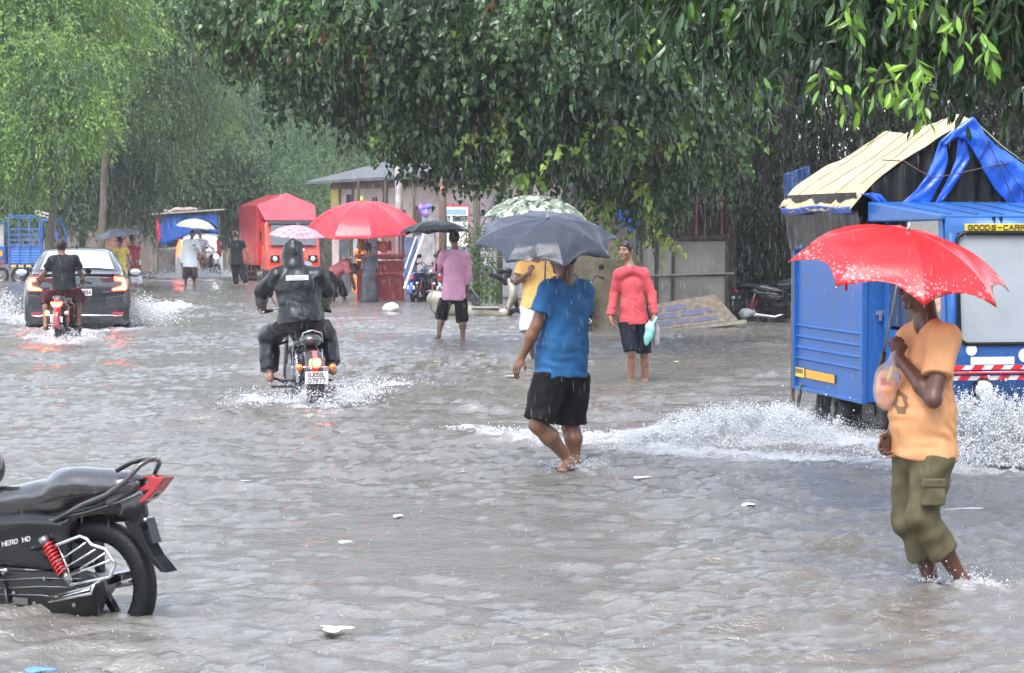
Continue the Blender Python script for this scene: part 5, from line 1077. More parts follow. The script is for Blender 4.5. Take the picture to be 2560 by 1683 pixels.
# ---------------------------------------------------------------- general motorcycle (rear seen)
def moto(label, loc, rz, paint, lamp='round', lit=False, blink=None, plate=None, cat='motorcycle', group=None, light=False, tall=1.0, retro=False, name='motorcycle'):
    t = thing(name, label, cat, loc, rz, group); wt = .125 if retro else .09
    wheel(t, 0, .32, .325, wt, rim=CHR if retro else BGL, spokes=20 if retro else 0, alloy=0 if retro else 5); wheel(t, 1.30, .32, .32, .09, rim=CHR if retro else BGL, spokes=20 if retro else 0, alloy=0 if retro else 5)
    S = SDF()
    if retro:
        S.cap((-.02, 0, .76), (.12, 0, .77), .115, .12, k=.04, sq=((0, 0, 1), .62)); S.cap((.30, 0, .72), (.42, 0, .71), .13, .10, k=.05, sq=((0, 0, 1), .5))
    else: S.cap((-.14, 0, .79), (.2, 0, .77), .10, .12, k=.04, sq=((0, 0, 1), .5)); S.cap((.2, 0, .76), (.6, 0, .70), .12, .09, k=.06, sq=((0, 0, 1), .55))
    seat_ = local_sdf('seat', S, .014, SEATM, t)
    if retro: MB().tube([(-.11, -.11, .74), (-.13, -.09, .835), (-.135, 0, .862), (-.13, .09, .835), (-.11, .11, .74)], .007, 8).build('seat_rail', CHR, seat_, smooth=True)
    # rear mudguard
    arc0, arc1 = (-.15, 1.05) if not retro else (-.55, 1.1)
    pts = []
    for k in range(12):
        a = math.pi * (1 - (k / 11) * .62) + (.35 if retro else .0) ; pts.append(((.375 + (0 if retro else .03)) * math.cos(a), (.375 + (0 if retro else .06)) * math.sin(a) + .33))
    wd_ = .085 if retro else .055
    mb = MB()
    def fn(u, v):
        k = u * 11; i0 = min(int(k), 10); f = k - i0; x = pts[i0][0] * (1 - f) + pts[i0 + 1][0] * f; z = pts[i0][1] * (1 - f) + pts[i0 + 1][1] * f
        a = (v - .5) * 2.4; return (x * (1 - .08 * (1 - math.cos(a))), math.sin(a) * wd_ / math.sin(1.2), z - (1 - math.cos(a)) * .05)
    mb.grid(fn, 22, 10); fen = mb.build('rear_mudguard', paint, t, smooth=True, solid=.004)
    if retro:
        MB().bar((-.335, 0, .60), (-.255, 0, .665), .046, .004, (-.7, 0, .7)).build('fender_stripe', M('faded_red_stripe', (.45, .12, .12), rough=.3), fen)
    # side panels / tail
    S = SDF()
    if retro: S.ell((.28, 0, .55), (.14, .13, .12), k=.03); S.cap((.05, 0, .68), (.6, 0, .66), .06, .06, k=.04)
    else: S.cap((-.27, 0, .76), (.05, 0, .70), .05, .085, k=.04); S.cap((.05, 0, .68), (.5, 0, .58), .085, .11, k=.05)
    local_sdf('side_panel', S, .015, paint, t)
    S = SDF(); S.cap((.62, 0, .80), (.88, 0, .84), .125, .12, k=.03, sq=((0, 0, 1), .95)); local_sdf('fuel_tank', S, .018, paint, t)
    S = SDF(); S.box((.62, 0, .34), (.14, .11, .12), .03); S.cap((.68, 0, .42), (.74, 0, .62), .08, .085, k=.02); local_sdf('engine', S, .018, STEEL if retro else BPL, t)
    mb = MB()
    for s in (1, -1): mb.tube([(0, s * .09, .32), (.5, s * .1, .36)], .018, 8).tube([(-.1, s * .09, .66), (.55, s * .09, .62), (.9, 0, .8)], .014, 6).tube([(.5, s * .09, .62), (.5, s * .09, .25), (.85, s * .06, .28), (1.0, 0, .75)], .014, 6)
    mb.build('frame', BPL, t, smooth=True)
    for s in (1, -1):
        sh_ = MB().tube([(.0, s * (wt / 2 + .06), .34), (.1, s * (wt / 2 + .06), .66)], .02 if retro else .014, 8).build('shock_absorber', CHR if retro else STEEL, t, smooth=True)
        coil(MB(), (.02, s * (wt / 2 + .06), .40), (.075, s * (wt / 2 + .06), .58), .03, 7, .006, 8).build('spring', CHR if retro else M('red_spring', (.5, .02, .02)), sh_, smooth=True)
        mb = MB().tube([(1.30, s * .08, .32), (1.1, s * .08, .85), (1.06, s * .08, .95)], .022, 8); mb.build('fork', STEEL, t, smooth=True)
    hw = .36 if retro else .33; hz = 1.0 if not retro else 1.01
    MB().tube([(.86, hw, hz), (.95, hw * .55, hz + .04), (1.06, .1, hz - .05), (1.06, -.1, hz - .05), (.95, -hw * .55, hz + .04), (.86, -hw, hz)], .012, 8).build('handlebar', CHR if retro else BPL, t, smooth=True)
    for s in (1, -1):
        MB().tube([(.87, s * hw * .97, hz), (.90, s * hw * .72, hz + .015)], .018, 8).build('grip', BPL, t, smooth=True)
        MB().tube([(.96, s * hw * .55, hz + .04), (.98, s * (hw * .75), hz + .16)], .005, 6).lathe([(0, -.008), (.05, -.008), (.052, .006), (0, .008)], (.98, s * (hw * .8), hz + .19), (1, 0, .1), 14).build('mirror', BPL, t, smooth=True, auto=40)
        MB().tube([(.32 if not retro else .30, s * .08, .34), (.3, s * .27, .34)], .014, 8).build('foot_peg', BPL, t, smooth=True)
    MB().lathe([(0, .10), (.06, .09), (.09, .05), (.095, 0), (.085, -.06), (0, -.09)], (1.14, 0, .88), (-1, 0, 0), 18).build('headlamp_shell', paint, t, smooth=True)
    hl = MB().lathe([(0, .012), (.06, .008), (.086, 0)], (1.205, 0, .88), (1, 0, 0), 18).build('headlamp', M('headlamp_lit', (.9, .9, .85), emit=(1, .97, .9), estr=5, var=0) if light else LENS, t, smooth=True)
    MB().tube([(.75, -.1, .3), (.5, -.15, .22), (.05, -.17, .26), (-.28, -.18, .30)], [.02, .025, .045, .045], 12).build('exhaust', CHR, t, smooth=True)
    MB().lathe([(.0, .002), (.024, .002), (.03, 0)], (-.282, -.18, .30), (-1, 0, 0), 12).build('exhaust_mouth', BPL, t)
    lz = .555 if retro else .70; lx = -.405 if retro else -.335
    if lamp == 'round':
        l_ = MB().lathe([(0, .045), (.03, .04), (.05, .02), (.055, -.03), (0, -.035)], (lx, 0, lz), (-1, 0, .1), 20).build('tail_lamp', LAMP_ON if lit else LAMP_OFF, t, smooth=True)
        if lit: MB().lathe([(.013, .0), (.03, .002), (.034, -.004), (.013, -.006)], (lx - .047, 0, lz + .004), (-1, 0, .1), 16).build('bulb_ring', LAMP_HOT, l_, smooth=True)
    else:
        l_ = MB().prism([(-.09, .04), (.09, .04), (.075, -.02), (0, -.06), (-.075, -.02)], lx - .04, lx + .05, 'x'); l_ = MB().add([(v[0], v[1], v[2] + lz) for v in l_.V], l_.Fa).build('tail_lamp', LAMP_ON if lit else LAMP_OFF, t, bevel=.01)
        if lit:
            mb = MB()
            for s in (1, -1): mb.bar((lx - .045, 0, lz - .018), (lx - .045, s * .035, lz + .012), .02, .01, (1, 0, 0)).bar((lx - .045, s * .035, lz + .012), (lx - .045, s * .075, lz + .018), .02, .01, (1, 0, 0)).bar((lx - .045, s * .02, lz - .015), (lx - .045, s * .055, lz - .03), .012, .01, (1, 0, 0))
            mb.build('lamp_core', LAMP_HOT, l_)
    for s in (1, -1):
        off = .165 if retro else .15; MB().tube([(lx + .05, s * .05, lz - .045), (lx + .04, s * off * .85, lz - .045)], .008, 6).build('indicator_stalk', CHR if retro else BPL, t, smooth=True)
        MB().lathe([(0, .035), (.022, .03), (.034, .01), (.034, -.02), (0, -.035)], (lx + .02, s * off, lz - .045 - (0 if retro else .09)), (-1, 0, 0), 14).build('indicator', AMB_ON if blink == s else (AMB if retro else M('clear_indicator', (.6, .55, .5), rough=.1, var=0)), t, smooth=True)
    pz = lz - .145 if retro else lz - .235; pl = MB().box((lx - .02, 0, pz), (.006, .225 if retro else .19, .12 if retro else .09)).build('number_plate', PLATE, t, bevel=.002)
    if plate:
        mb = MB(); hh_ = .042 if len(plate) > 1 else .05
        for r_i, row in enumerate(plate):
            n_ = len(row); wch = min(.026, .17 / (n_ * 1.35)); tot_ = n_ * wch * 1.35 - wch * .35
            text(mb, row, (lx - .024, tot_ / 2, pz + (.008 if r_i == 0 else -.05) if len(plate) > 1 else pz - .02), (0, -1, 0), (0, 0, 1), hh_ - (.0), wch, .35, .17, .002)
        mb.build('plate_number', INK, pl)
    return t
DKM = M('dark_maroon_paint', (.016, .003, .005), rough=.15, coat=1, var=.1); RDP = M('deep_red_paint', (.22, .01, .015), rough=.15, coat=1, var=.1); BKP = M('bike_black_paint', (.004, .004, .005), rough=.12, coat=1, var=0)
p = gnd(781, 1012); m6 = moto('black retro motorcycle with glowing round tail lamp under the hooded rider', (p.x, 23.92, -.10), rad(90 + 13), DKM, 'round', True, None, ('GJ05SL', '07977'), retro=True)
MB().tube([(.62, .14, .72), (.70, .30, .66), (.72, .34, .52), (.70, .33, .36), (.60, .16, .30)], .014, 8).build('crash_guard', BPL, m6, smooth=True)
MB().bar((.2, .1, .29), (.25, .36, .285), .09, .02).build('rear_foot_board', BPL, m6, bevel=.005); MB().bar((.2, -.1, .29), (.25, -.36, .285), .09, .02).build('rear_foot_board', BPL, m6, bevel=.005)
p = gnd(164, 849); moto('small red motorcycle with v-shaped lit tail lamp and blinking left indicator', (p.x, 37.75, -.12), rad(90), RDP, 'wing', True, 1, ('GJ05', '1876'))
moto('dark motorcycle with headlamp facing the camera carrying the rider in lavender shirt', (at(508, 640, 86.6).x, 86.8, -.15), rad(-62), BKP, 'wing', light=True)
BLP = M('bike_blue_paint', (.03, .10, .35), rough=.2, coat=.6)
for (px_, Y_, rz_, pt, lb) in ((1040, 57.5, 72, BLP, 'blue motorcycle parked nearest to the leaning white plank'), (1066, 58.5, 64, BKP, 'dark motorcycle parked between the white plank and the money transfer sign'), (1093, 57, 105, STEEL, 'grey motorcycle with silver headlamp parked left of the man in pink'), (1450, 41.5, 82, BKP, 'dark motorcycle parked at the foot of the mossy tree trunk behind the man in blue'), (1880, 45.4, 335, BKP, 'dark motorcycle standing in the deep shade left of the blue goods truck')):
    moto(lb, (at(px_, 700, Y_).x, Y_, -.12), rad(rz_), pt, 'wing', group='motorcycles parked along the flooded roadside')

# ---------------------------------------------------------------- lofted cars
def loft_car(t, st, paint, glass, side_win, rear_win, front_win, vis=True):
    """st: (y, zb, wl, zbelt, wbelt, zr, wr)"""
    def ring(s, off=0.):
        y, zb, wl, zt, wb, zr, wr = s
        return [(0, zb), (wl * .9, zb), (wl * .985, zb + .10), (wl, zb + (zt - zb) * .55), (wb + .015, zt - .05), (wb, zt), (wr + (wb - wr) * .42, zt + (zr - zt) * .62), (wr, zr - .055 if zr - zt > .2 else zr - .012), (wr * .86, zr - .008), (wr * .45, zr + .012), (0, zr + .018)]
    rows = [ring(s) for s in st]; n = len(rows[0]); mb = MB(); V = []; 
    for s, r in zip(st, rows):
        full = [(x, z) for x, z in r] + [(-x, z) for x, z in r[-2:0:-1]]; V.append([(x, s[0], z) for x, z in full])
    m = len(V[0]); vs = [p for r in V for p in r]; fs = []
    for i in range(len(V) - 1):
        for k in range(m): fs.append((i * m + k, i * m + (k + 1) % m, (i + 1) * m + (k + 1) % m, (i + 1) * m + k))
    fs.append(tuple(range(m))[::-1]); fs.append(tuple((len(V) - 1) * m + k for k in range(m)))
    mb.add(vs, fs); mb.build('body', paint, t, smooth=True, bevel=.012, auto=32)
    def patch(name, i0, i1, k0, k1, mirror=False, off=.005, mat=glass, inset=.06):
        g = MB(); P = [[Vector(V[i][k]) for k in range(k0, k1 + 1)] for i in range(i0, i1 + 1)]
        if mirror: P = [[Vector((-q.x, q.y, q.z)) for q in r] for r in P]
        def samp(u, v):
            fi = u * (len(P) - 1); i = min(int(fi), len(P) - 2); a = fi - i; fk = v * (len(P[0]) - 1); k = min(int(fk), len(P[0]) - 2); b_ = fk - k
            return (P[i][k] * (1 - a) + P[i + 1][k] * a) * (1 - b_) + (P[i][k + 1] * (1 - a) + P[i + 1][k + 1] * a) * b_
        def fn(u, v):
            u2 = inset + u * (1 - 2 * inset); v2 = inset + v * (1 - 2 * inset); q = samp(u2, v2); du = samp(min(1, u2 + .02), v2) - samp(max(0, u2 - .02), v2); dv = samp(u2, min(1, v2 + .02)) - samp(u2, max(0, v2 - .02)); nn = du.cross(dv).normalized()
            c_ = Vector((0, q.y, .8));
            if nn.dot(q - c_) < 0: nn = -nn
            return q + nn * off
        g.grid(fn, 8, 8); return g.build(name, mat, t, smooth=True)
    for (i0, i1) in side_win: patch('side_window', i0, i1, 5, 7, inset=.08); patch('side_window', i0, i1, 5, 7, True, inset=.08)
    # rear & front screens span top rows on both sides
    for nm_, rg in (('rear_window', rear_win), ('windscreen', front_win)):
        if not rg: continue
        i0, i1 = rg; g = MB()
        L_ = [[Vector(V[i][k]) for k in list(range(8, n)) ] for i in range(i0, i1 + 1)]; P = [[Vector((-q.x, q.y, q.z)) for q in r[:-1]] + r[::-1] for r in L_]
        P = [[Vector((-q.x, q.y, q.z)) for q in r] + [q for q in r[-2::-1]] for r in L_]
        def samp(u, v):
            fi = u * (len(P) - 1); i = min(int(fi), len(P) - 2); a = fi - i; fk = v * (len(P[0]) - 1); k = min(int(fk), len(P[0]) - 2); b_ = fk - k
            return (P[i][k] * (1 - a) + P[i + 1][k] * a) * (1 - b_) + (P[i][k + 1] * (1 - a) + P[i + 1][k + 1] * a) * b_
        dy = P[-1][0].y - P[0][0].y; dz = P[-1][0].z - P[0][0].z; nn = Vector((0, -dz, dy)).normalized(); nn = nn if nn.z > 0 else -nn
        g.grid(lambda u, v: samp(.05 + .9 * u, .0 + 1. * v) + nn * .012, 8, 12); g.build(nm_, glass, t, smooth=True)
    return V
CARG = M('dark_grey_car_paint', (.022, .024, .034), rough=.16, coat=1, metal=.3, var=.05)
SED = thing('sedan_car', 'dark grey saloon car driving away with lit c-shaped tail lamps', 'car', (at(193, 740, 42.).x, 42.0, -.16), rad(9.5))
W = .92
st = [(0.0, .30, W * .90, .80, W * .88, .93, W * .80), (.03, .24, W * .97, .88, W * .93, 1.06, W * .84), (.10, .22, W, .98, W * .95, 1.105, W * .86), (.50, .22, W, 1.03, W * .96, 1.12, W * .84), (.62, .22, W, 1.03, W * .95, 1.17, W * .82), (1.25, .22, W, 1.03, W * .95, 1.51, W * .66), (1.6, .22, W, 1.02, W * .95, 1.555, W * .66), (2.3, .22, W, 1.0, W * .95, 1.55, W * .66), (2.5, .22, W, 1.0, W * .95, 1.50, W * .67), (3.1, .22, W, .98, W * .94, 1.08, W * .80), (3.9, .24, W * .97, .86, W * .88, .92, W * .7), (4.1, .32, W * .85, .7, W * .75, .78, W * .6)]
loft_car(SED, st, CARG, GLASS, [(4, 6), (6, 8)], (4, 5), (8, 9))
MB().grid(lambda u, v: (-.62 + 1.24 * u, .60 - .05 * v + .0, 1.13 + .012 * math.sin(math.pi * u) + .0 * v), 10, 2).build('parcel_shelf', BPL, SED, solid=.01)
def zz(y): return 1.78 - (.294 * y - 127) / 144 + .16
def lamp_poly(pts, s): return [(s * (a - 657) * .00204, zz(b_)) for a, b_ in pts]
for s in (1, -1):
    o = MB().prism(lamp_poly([(965, 853), (1050, 862), (1072, 890), (1080, 950), (1066, 976), (948, 980), (952, 958), (1030, 934), (1034, 902), (970, 896)], s), -.03, .12).build('tail_lamp', LAMP_ON, SED, bevel=.012)
    MB().prism(lamp_poly([(982, 864), (1048, 872), (1064, 895), (1070, 945), (1060, 966), (958, 970), (962, 962), (1040, 944), (1044, 896), (980, 886)], s), -.036, -.028).build('lamp_core', M('lamp_orange_core', (1, .2, .1), emit=(1, .16, .07), estr=4.5, var=0), o)
    MB().prism(lamp_poly([(850, 868), (968, 862), (972, 892), (880, 906)], s), -.018, .1).build('lamp_inner', M('dark_red_lens', (.10, .01, .015), rough=.08, coat=1, var=0), SED, bevel=.006)
    MB().prism(lamp_poly([(945, 1158), (1045, 1158), (1045, 1180), (965, 1184)], s), -.022, .02).build('reflector', LAMP_OFF, SED)
    MB().prism(lamp_poly([(900, 1035), (1060, 1010), (1085, 1100), (1080, 1120), (905, 1128)], s), -.0155, .01).build('bumper_recess', CARG, SED, bevel=.01)
    mr = MB().ball((s * 1.02, 2.55, 1.10), (.13, .07, .085), 14, 10).tube([(s * .88, 2.55, 1.04), (s * .98, 2.55, 1.07)], .03, 8).build('side_mirror', BPL, SED, smooth=True)
    MB().ball((s * 1.03, 2.50, 1.10), (.105, .03, .065), 14, 8).build('mirror_glass', GLASS, mr, smooth=True)
    wheel(SED, 0, .30, .31, .19, rim=STEEL, axis='x', alloy=0); 
for o in [o for o in list(SED.children) if o.name.startswith('wheel')]:
    i_ = [o2 for o2 in SED.children if o2.name.startswith('wheel')].index(o); o.location = ((.80 if i_ else -.80), .78, .31)
for s in (1, -1): w_ = wheel(SED, s * .80, .31, .31, .19, y=3.35, rim=STEEL, axis='x', alloy=0)
MB().tube([(-.78, -.03, .40), (-.66, -.03, .385), (-.60, -.032, .40), (.60, -.032, .40), (.66, -.03, .385), (.78, -.03, .40)], .013, 8).build('chrome_strip', CHR, SED, smooth=True)
pl = MB().box((0, -.03, .80), (.50, .012, .115)).build('number_plate', PLATE, SED, bevel=.003)
mb = MB(); text(mb, 'GJ05RC0984', (-.225, -.038, .765), (1, 0, 0), (0, 0, 1), .07, .033, .42, .17, .003); mb.build('plate_number', INK, pl)
MB().prism([(-.30, .90), (.30, .90), (.26, .70), (-.26, .70)], -.012, .02).build('plate_recess', M('car_dark_trim', (.02, .02, .025), rough=.3), SED, bevel=.01)
MB().box((0, .06, 1.112), (1.5, .10, .02)).build('boot_lip', BGL, SED, bevel=.008)
MB().ball((-.02, 1.55, 1.59), (.02, .09, .05), 10, 8).build('antenna_fin', BPL, SED, smooth=True)
MB().prism([(.10, .02), (.42, .02), (.36, .17), (.16, .17)], 0, .01).build('white_cushion', M('white_cushion', (.75, .76, .78), rough=.7), SED, bevel=.01).location = (0, .585, 1.19)
tx = MB(); text(tx, 'HONDA', (.42, -.026, .80), (1, 0, 0), (0, 0, 1), .022, .022, .5, .2, .002); tx.build('badge', CHR, SED)
MB().prism([(-.62, .30), (.62, .30), (.55, .16), (-.55, .16)], .02, .1).build('rear_diffuser', BPL, SED)

# white hatchback far away
WCP = M('white_car_paint', (.72, .73, .75), rough=.15, coat=1, var=.04)
HB = thing('hatchback_car', 'white hatchback with tall red tail lamps driving away behind the motorcycle riders', 'car', (at(497, 600, 87.).x, 87., -.2), 0)
W = .86
st = [(0.0, .30, W * .9, 1.0, W * .88, 1.12, W * .82), (.06, .24, W, 1.05, W * .96, 1.16, W * .86), (.14, .22, W, 1.06, W * .96, 1.22, W * .84), (.42, .22, W, 1.06, W * .96, 1.64, W * .70), (.8, .22, W, 1.05, W * .96, 1.72, W * .68), (1.8, .22, W, 1.02, W * .96, 1.70, W * .68), (2.6, .22, W, 1.0, W * .95, 1.15, W * .78), (3.6, .26, W * .9, .8, W * .8, .9, W * .6)]
loft_car(HB, st, WCP, DGLASS, [(3, 4), (4, 5)], (2, 3), (5, 6))
for s in (1, -1):
    MB().prism([(s * .60, .88), (s * .82, .92), (s * .80, 1.25), (s * .70, 1.52), (s * .62, 1.50), (s * .66, 1.2)], -.02, .30).build('tail_lamp', LAMP_ON if s < 0 else LAMP_OFF, HB, bevel=.01)
    for yy in (.65, 2.9): wheel(HB, s * .76, .3, .3, .18, y=yy, rim=STEEL, axis='x', alloy=0)
MB().box((0, -.02, .75), (.5, .02, .12)).build('number_plate', PLATE, HB)
MB().box((0, -.03, .42), (1.5, .08, .2)).build('bumper', WCP, HB, bevel=.03)
# ================================================================ BLUE GOODS TRUCK
BLU = M('truck_blue_paint', (.014, .105, .36), rough=.38, coat=.15, spec=.35, var=.16, dirt=(.05, .12, .30), vscale=3, bump=.22, bscale=5)
TD = M('dark_tarpaulin', (.012, .011, .011), rough=.4, var=.5, vscale=5, bump=.4, bscale=14, coat=.08, spec=.35)
TB = M('blue_tarpaulin', (.012, .10, .52), rough=.32, var=.35, vscale=7, bump=.5, bscale=22, coat=.3)
TC = M('cream_canvas', (.45, .345, .165), rough=.6, var=.2, vscale=2.6, bump=.7, bscale=16, dirt=(.42, .38, .32))
SKY = Vector((2.99, 20.4, 0)); rzT = math.atan2(.172, .985)
TK = thing('goods_truck', 'bright blue goods truck with cream and blue tarpaulin roof ploughing through the flood', 'truck', SKY, rzT)
ex = Vector((math.cos(rzT), math.sin(rzT), 0)); ey = Vector((-math.sin(rzT), math.cos(rzT), 0))
def ploc(px, py, pl_y):
    """pixel -> local coords on the truck plane local y = pl_y"""
    dx = (px - CX) / F; dz = (CY - py) / F; d = Vector((dx, cP + dz * sP, -sP + dz * cP)); o = Vector((0, 0, CAMZ)); t_ = (pl_y - (o - SKY).dot(ey)) / d.dot(ey); p = o + d * t_ - SKY; return p.dot(ex), pl_y, p.z
def plx(px, py, pl_x):
    dx = (px - CX) / F; dz = (CY - py) / F; d = Vector((dx, cP + dz * sP, -sP + dz * cP)); o = Vector((0, 0, CAMZ)); t_ = (pl_x - (o - SKY).dot(ex)) / d.dot(ex); p = o + d * t_ - SKY; return pl_x, p.dot(ey), p.z
BW, BLn, CL, CI, CW = 1.75, 2.04, 1.55, .16, 1.43
# cargo box
bx = MB()
prof = [(.29, 0), (.34, .0)]
zs = [.29, .50, .555, .57, .585, .655, .67, .685, .755, .77, .785, .855, .87, .885, 1.0, 1.60]; off = [0, 0, 0, .016, 0, 0, .016, 0, 0, .016, 0, 0, .016, 0, 0, 0]
for side in (0, 1):
    def fn(u, v): 
        k = v * (len(zs) - 1); i = min(int(k + 1e-6), len(zs) - 2); f = k - i; z = zs[i] * (1 - f) + zs[i + 1] * f; o = off[i] * (1 - f) + off[i + 1] * f
        return ((-o if side == 0 else BW + o), BLn * u, z)
    MB().grid(fn, 6, len(zs) - 1).build('cargo_side', BLU, TK, solid=.006)
MB().box((BW / 2, .012, .945), (BW - .01, .02, 1.30)).build('cargo_front', BLU, TK, bevel=.004); MB().box((BW / 2, BLn - .01, .945), (BW, .02, 1.30)).build('tailboard', BLU, TK)
MB().box((BW / 2, BLn / 2, .33), (BW - .04, BLn - .06, .05)).build('cargo_floor', BPL, TK)
for (x, y) in ((-.015, .012), (-.015, BLn - .02), (BW + .015, .012), (BW + .015, BLn - .02)): MB().box((x, y, .945), (.05, .05, 1.33)).build('corner_post', BLU, TK, bevel=.006)
MB().box((-.014, BLn / 2, 1.60), (.045, BLn - .1, .04)).build('top_rail', BLU, TK, bevel=.006); MB().box((-.014, BLn / 2, .295), (.04, BLn - .1, .03)).build('bottom_rail', BLU, TK, bevel=.006)
MB().box((-.03, BLn + .012, .82), (.03, .03, 1.55)).build('rear_stay', M('rusty_steel', (.12, .09, .06), rough=.6, var=.5, dirt=(.15, .07, .03)), TK)
MB().bar((-.03, BLn - .08, .02), (-.03, BLn - .28, .34), .03, .02).build('mud_flap_stay', STEEL, TK)
ypl = MB().box((-.020, BLn - .17, .44), (.006, .30, .085)).build('yellow_number_plate', M('plate_yellow', (.80, .55, .05), rough=.4), TK, bevel=.002)
mb = MB(); text(mb, 'GJ19U1954', (-.024, BLn - .035, .435), (0, -1, 0), (0, 0, 1), .035, .020, .42, .17, .002); mb.build('plate_number', INK, ypl)
MB().box((-.020, BLn - .80, .44), (.006, .86, .075)).build('orange_reflective_strip', M('strip_orange', (.85, .38, .03), rough=.4, var=.05), TK, bevel=.002)
mb = MB()
for k in range(3): mb.box((-.004, .35 + .0 * k, 1.2 - .35 * k), (.006, .02, .05))
mb.box((.12, -.008, 1.05), (.07, .02, .04)).box((.12, -.016, 1.02), (.025, .03, .07)); mb.build('door_latch', M('latch_grey', (.25, .30, .42), rough=.35, metal=.5), TK, bevel=.004)
# dark side curtain, blue hem, cream roof
def roofz(u, y):  # u across 0..1
    s = 1 - abs(2 * u - 1); return 2.02 + .69 * (s ** .92)
rn = nsin(77, 7, n=6); rn2 = nsin(78, 16, n=6)
def cur(u, v): 
    y = BLn + .06 - (BLn + .02) * u; z = 1.57 + .50 * v; return (-.045 - .016 * float(rn(y * 3, z * .6, 0)) - .008 * float(rn2(y * 2, z * .8, 3)) - .05 * v, y, z)
MB().grid(cur, 90, 8).build('side_curtain', TD, TK, smooth=True)
MB().grid(lambda u, v: (BW + .05 + .018 * math.sin(u * 34), BLn + .06 - (BLn + .02) * u, 1.57 + .5 * v), 60, 6).build('side_curtain', TD, TK, smooth=True)
MB().grid(lambda u, v: (.02 + (BW - .04) * u, BLn + .055 + .015 * math.sin(u * 40), 1.57 + (roofz(u, 0) - 1.60) * v), 60, 6).build('rear_curtain', TD, TK, smooth=True)
def roof(u, v):
    y = BLn + .12 - (BLn + .10 + .12 * math.sin(math.pi * u)) * v; x = -.14 + (BW + .28) * u; z = roofz(u, y) + .024 * float(rn(x * 1., y * .9, 0)) + .010 * float(rn2(x, y * 1.3, 0)) - .03 * math.sin(math.pi * (1 - abs(2 * u - 1)))
    s = 1 - abs(2 * u - 1); z -= .05 * math.sin(math.pi * min(1, v * 1.0)) * s * .9; z += .012 * math.sin(v * 9 + 4 * u) * math.sin(u * 7) ; z -= .09 * (1 - s) ** 6
    return (x, y, z)
rf = MB().grid(roof, 60, 60).build('canvas_roof', TC, TK, smooth=True, solid=.008)
for k in range(4):
    v_ = (.10, .30, .55, .82)[k]
    MB().tube([Vector(roof(u_ / 20, min(1, v_ + .03 * math.sin(u_ * .5)))) + Vector((0, 0, .008)) for u_ in range(21)], .0028, 5).build('rope', M('rope_dark', (.06, .05, .04), rough=.9), rf)
def hemf(u, v):
    y = BLn + .05 - (BLn + .02) * u; z = 1.955 - .055 * v - .012 * math.sin(u * 9); return (-.15 + .035 * v - .008 * math.sin(u * 60), y, z - .04 * max(0, u - .8) * 0)
MB().grid(hemf, 70, 4).build('blue_hem', TB, TK, smooth=True, solid=.004)
# front gable: dark folded curtain, blue hood and strips
def gab(u, v):
    x = .03 + (BW - .06) * u; zt = roofz((x + .14) / (BW + .28), 0) - .03; f = math.sin(u * 38 + 1.5 * math.sin(v * 3)); return (x, -.03 - .022 * f * (1 - .4 * v) - .012 * math.sin(u * 85), 1.58 + (zt - 1.58) * v)
MB().grid(gab, 110, 14).build('gable_curtain', TD, TK, smooth=True)
def strip(name, L_, R_, y0, mat, fold=.012, bul=.05, n=26):
    """cloth between two polylines given in photo pixels on the gable plane"""
    def pl(P, t_):
        k = t_ * (len(P) - 1); i = min(int(k), len(P) - 2); f = k - i; return P[i][0] * (1 - f) + P[i + 1][0] * f, P[i][1] * (1 - f) + P[i + 1][1] * f
    g = MB()
    def fn(u, v):
        a = pl(L_, v); b_ = pl(R_, v); x, y, z = ploc(a[0] * (1 - u) + b_[0] * u, a[1] * (1 - u) + b_[1] * u, y0); return (x, y - bul * math.sin(math.pi * u) - fold * math.sin(u * 9 + v * 7) * math.sin(v * 5 + 2) - fold * float(rn(x * 2, z * 2.2, 0)) * .9 - fold * .35 * float(rn2(x * 2, z * 2, 1)), z)
    g.grid(fn, n, n); return g.build(name, mat, TK, smooth=True, solid=.005)
strip('blue_hood', [(2350, 354), (2388, 318), (2431, 292), (2450, 312), (2474, 352)], [(2364, 366), (2392, 342), (2416, 350), (2434, 374), (2446, 402)], -.11, TB, bul=.02, fold=.012)
strip('blue_drape', [(2350, 352), (2334, 400), (2316, 440), (2285, 480), (2246, 515)], [(2368, 358), (2370, 400), (2356, 445), (2338, 480), (2320, 515)], -.085, TB, bul=.015, fold=.012)
strip('blue_inner_drape', [(2395, 345), (2390, 400), (2372, 440), (2334, 515)], [(2420, 352), (2425, 395), (2402, 440), (2358, 500)], -.06, TB, bul=.01, fold=.010)
strip('blue_drape', [(2430, 350), (2455, 420), (2482, 470), (2524, 515)], [(2470, 340), (2540, 400), (2620, 450), (2740, 515)], -.09, TB, bul=.02, fold=.018)
strip('blue_corner_strip', [(2150, 486), (2170, 492), (2200, 512), (2222, 548)], [(2178, 482), (2200, 486), (2222, 508), (2240, 552)], -.06, TB, bul=.02)
mb = MB(); mb.tube([ploc(2205, 400, -.02), ploc(2260, 403, -.05), ploc(2300, 428, -.1), ploc(2335, 445, -.14), ploc(2400, 433, -.15), ploc(2465, 418, -.15), ploc(2520, 408, -.12), ploc(2590, 380, -.04)], .005, 5); mb.build('tie_rope', M('rope_brown', (.10, .07, .05), rough=.9), TK)
for (a, b_) in (((2478, 370), (2538, 510)), ((2500, 400), (2575, 500))): MB().tube([ploc(*a, -.15), ploc(*b_, -.15)], .004, 5).build('tie_rope', M('rope_black', (.02, .02, .02), rough=.8), TK)
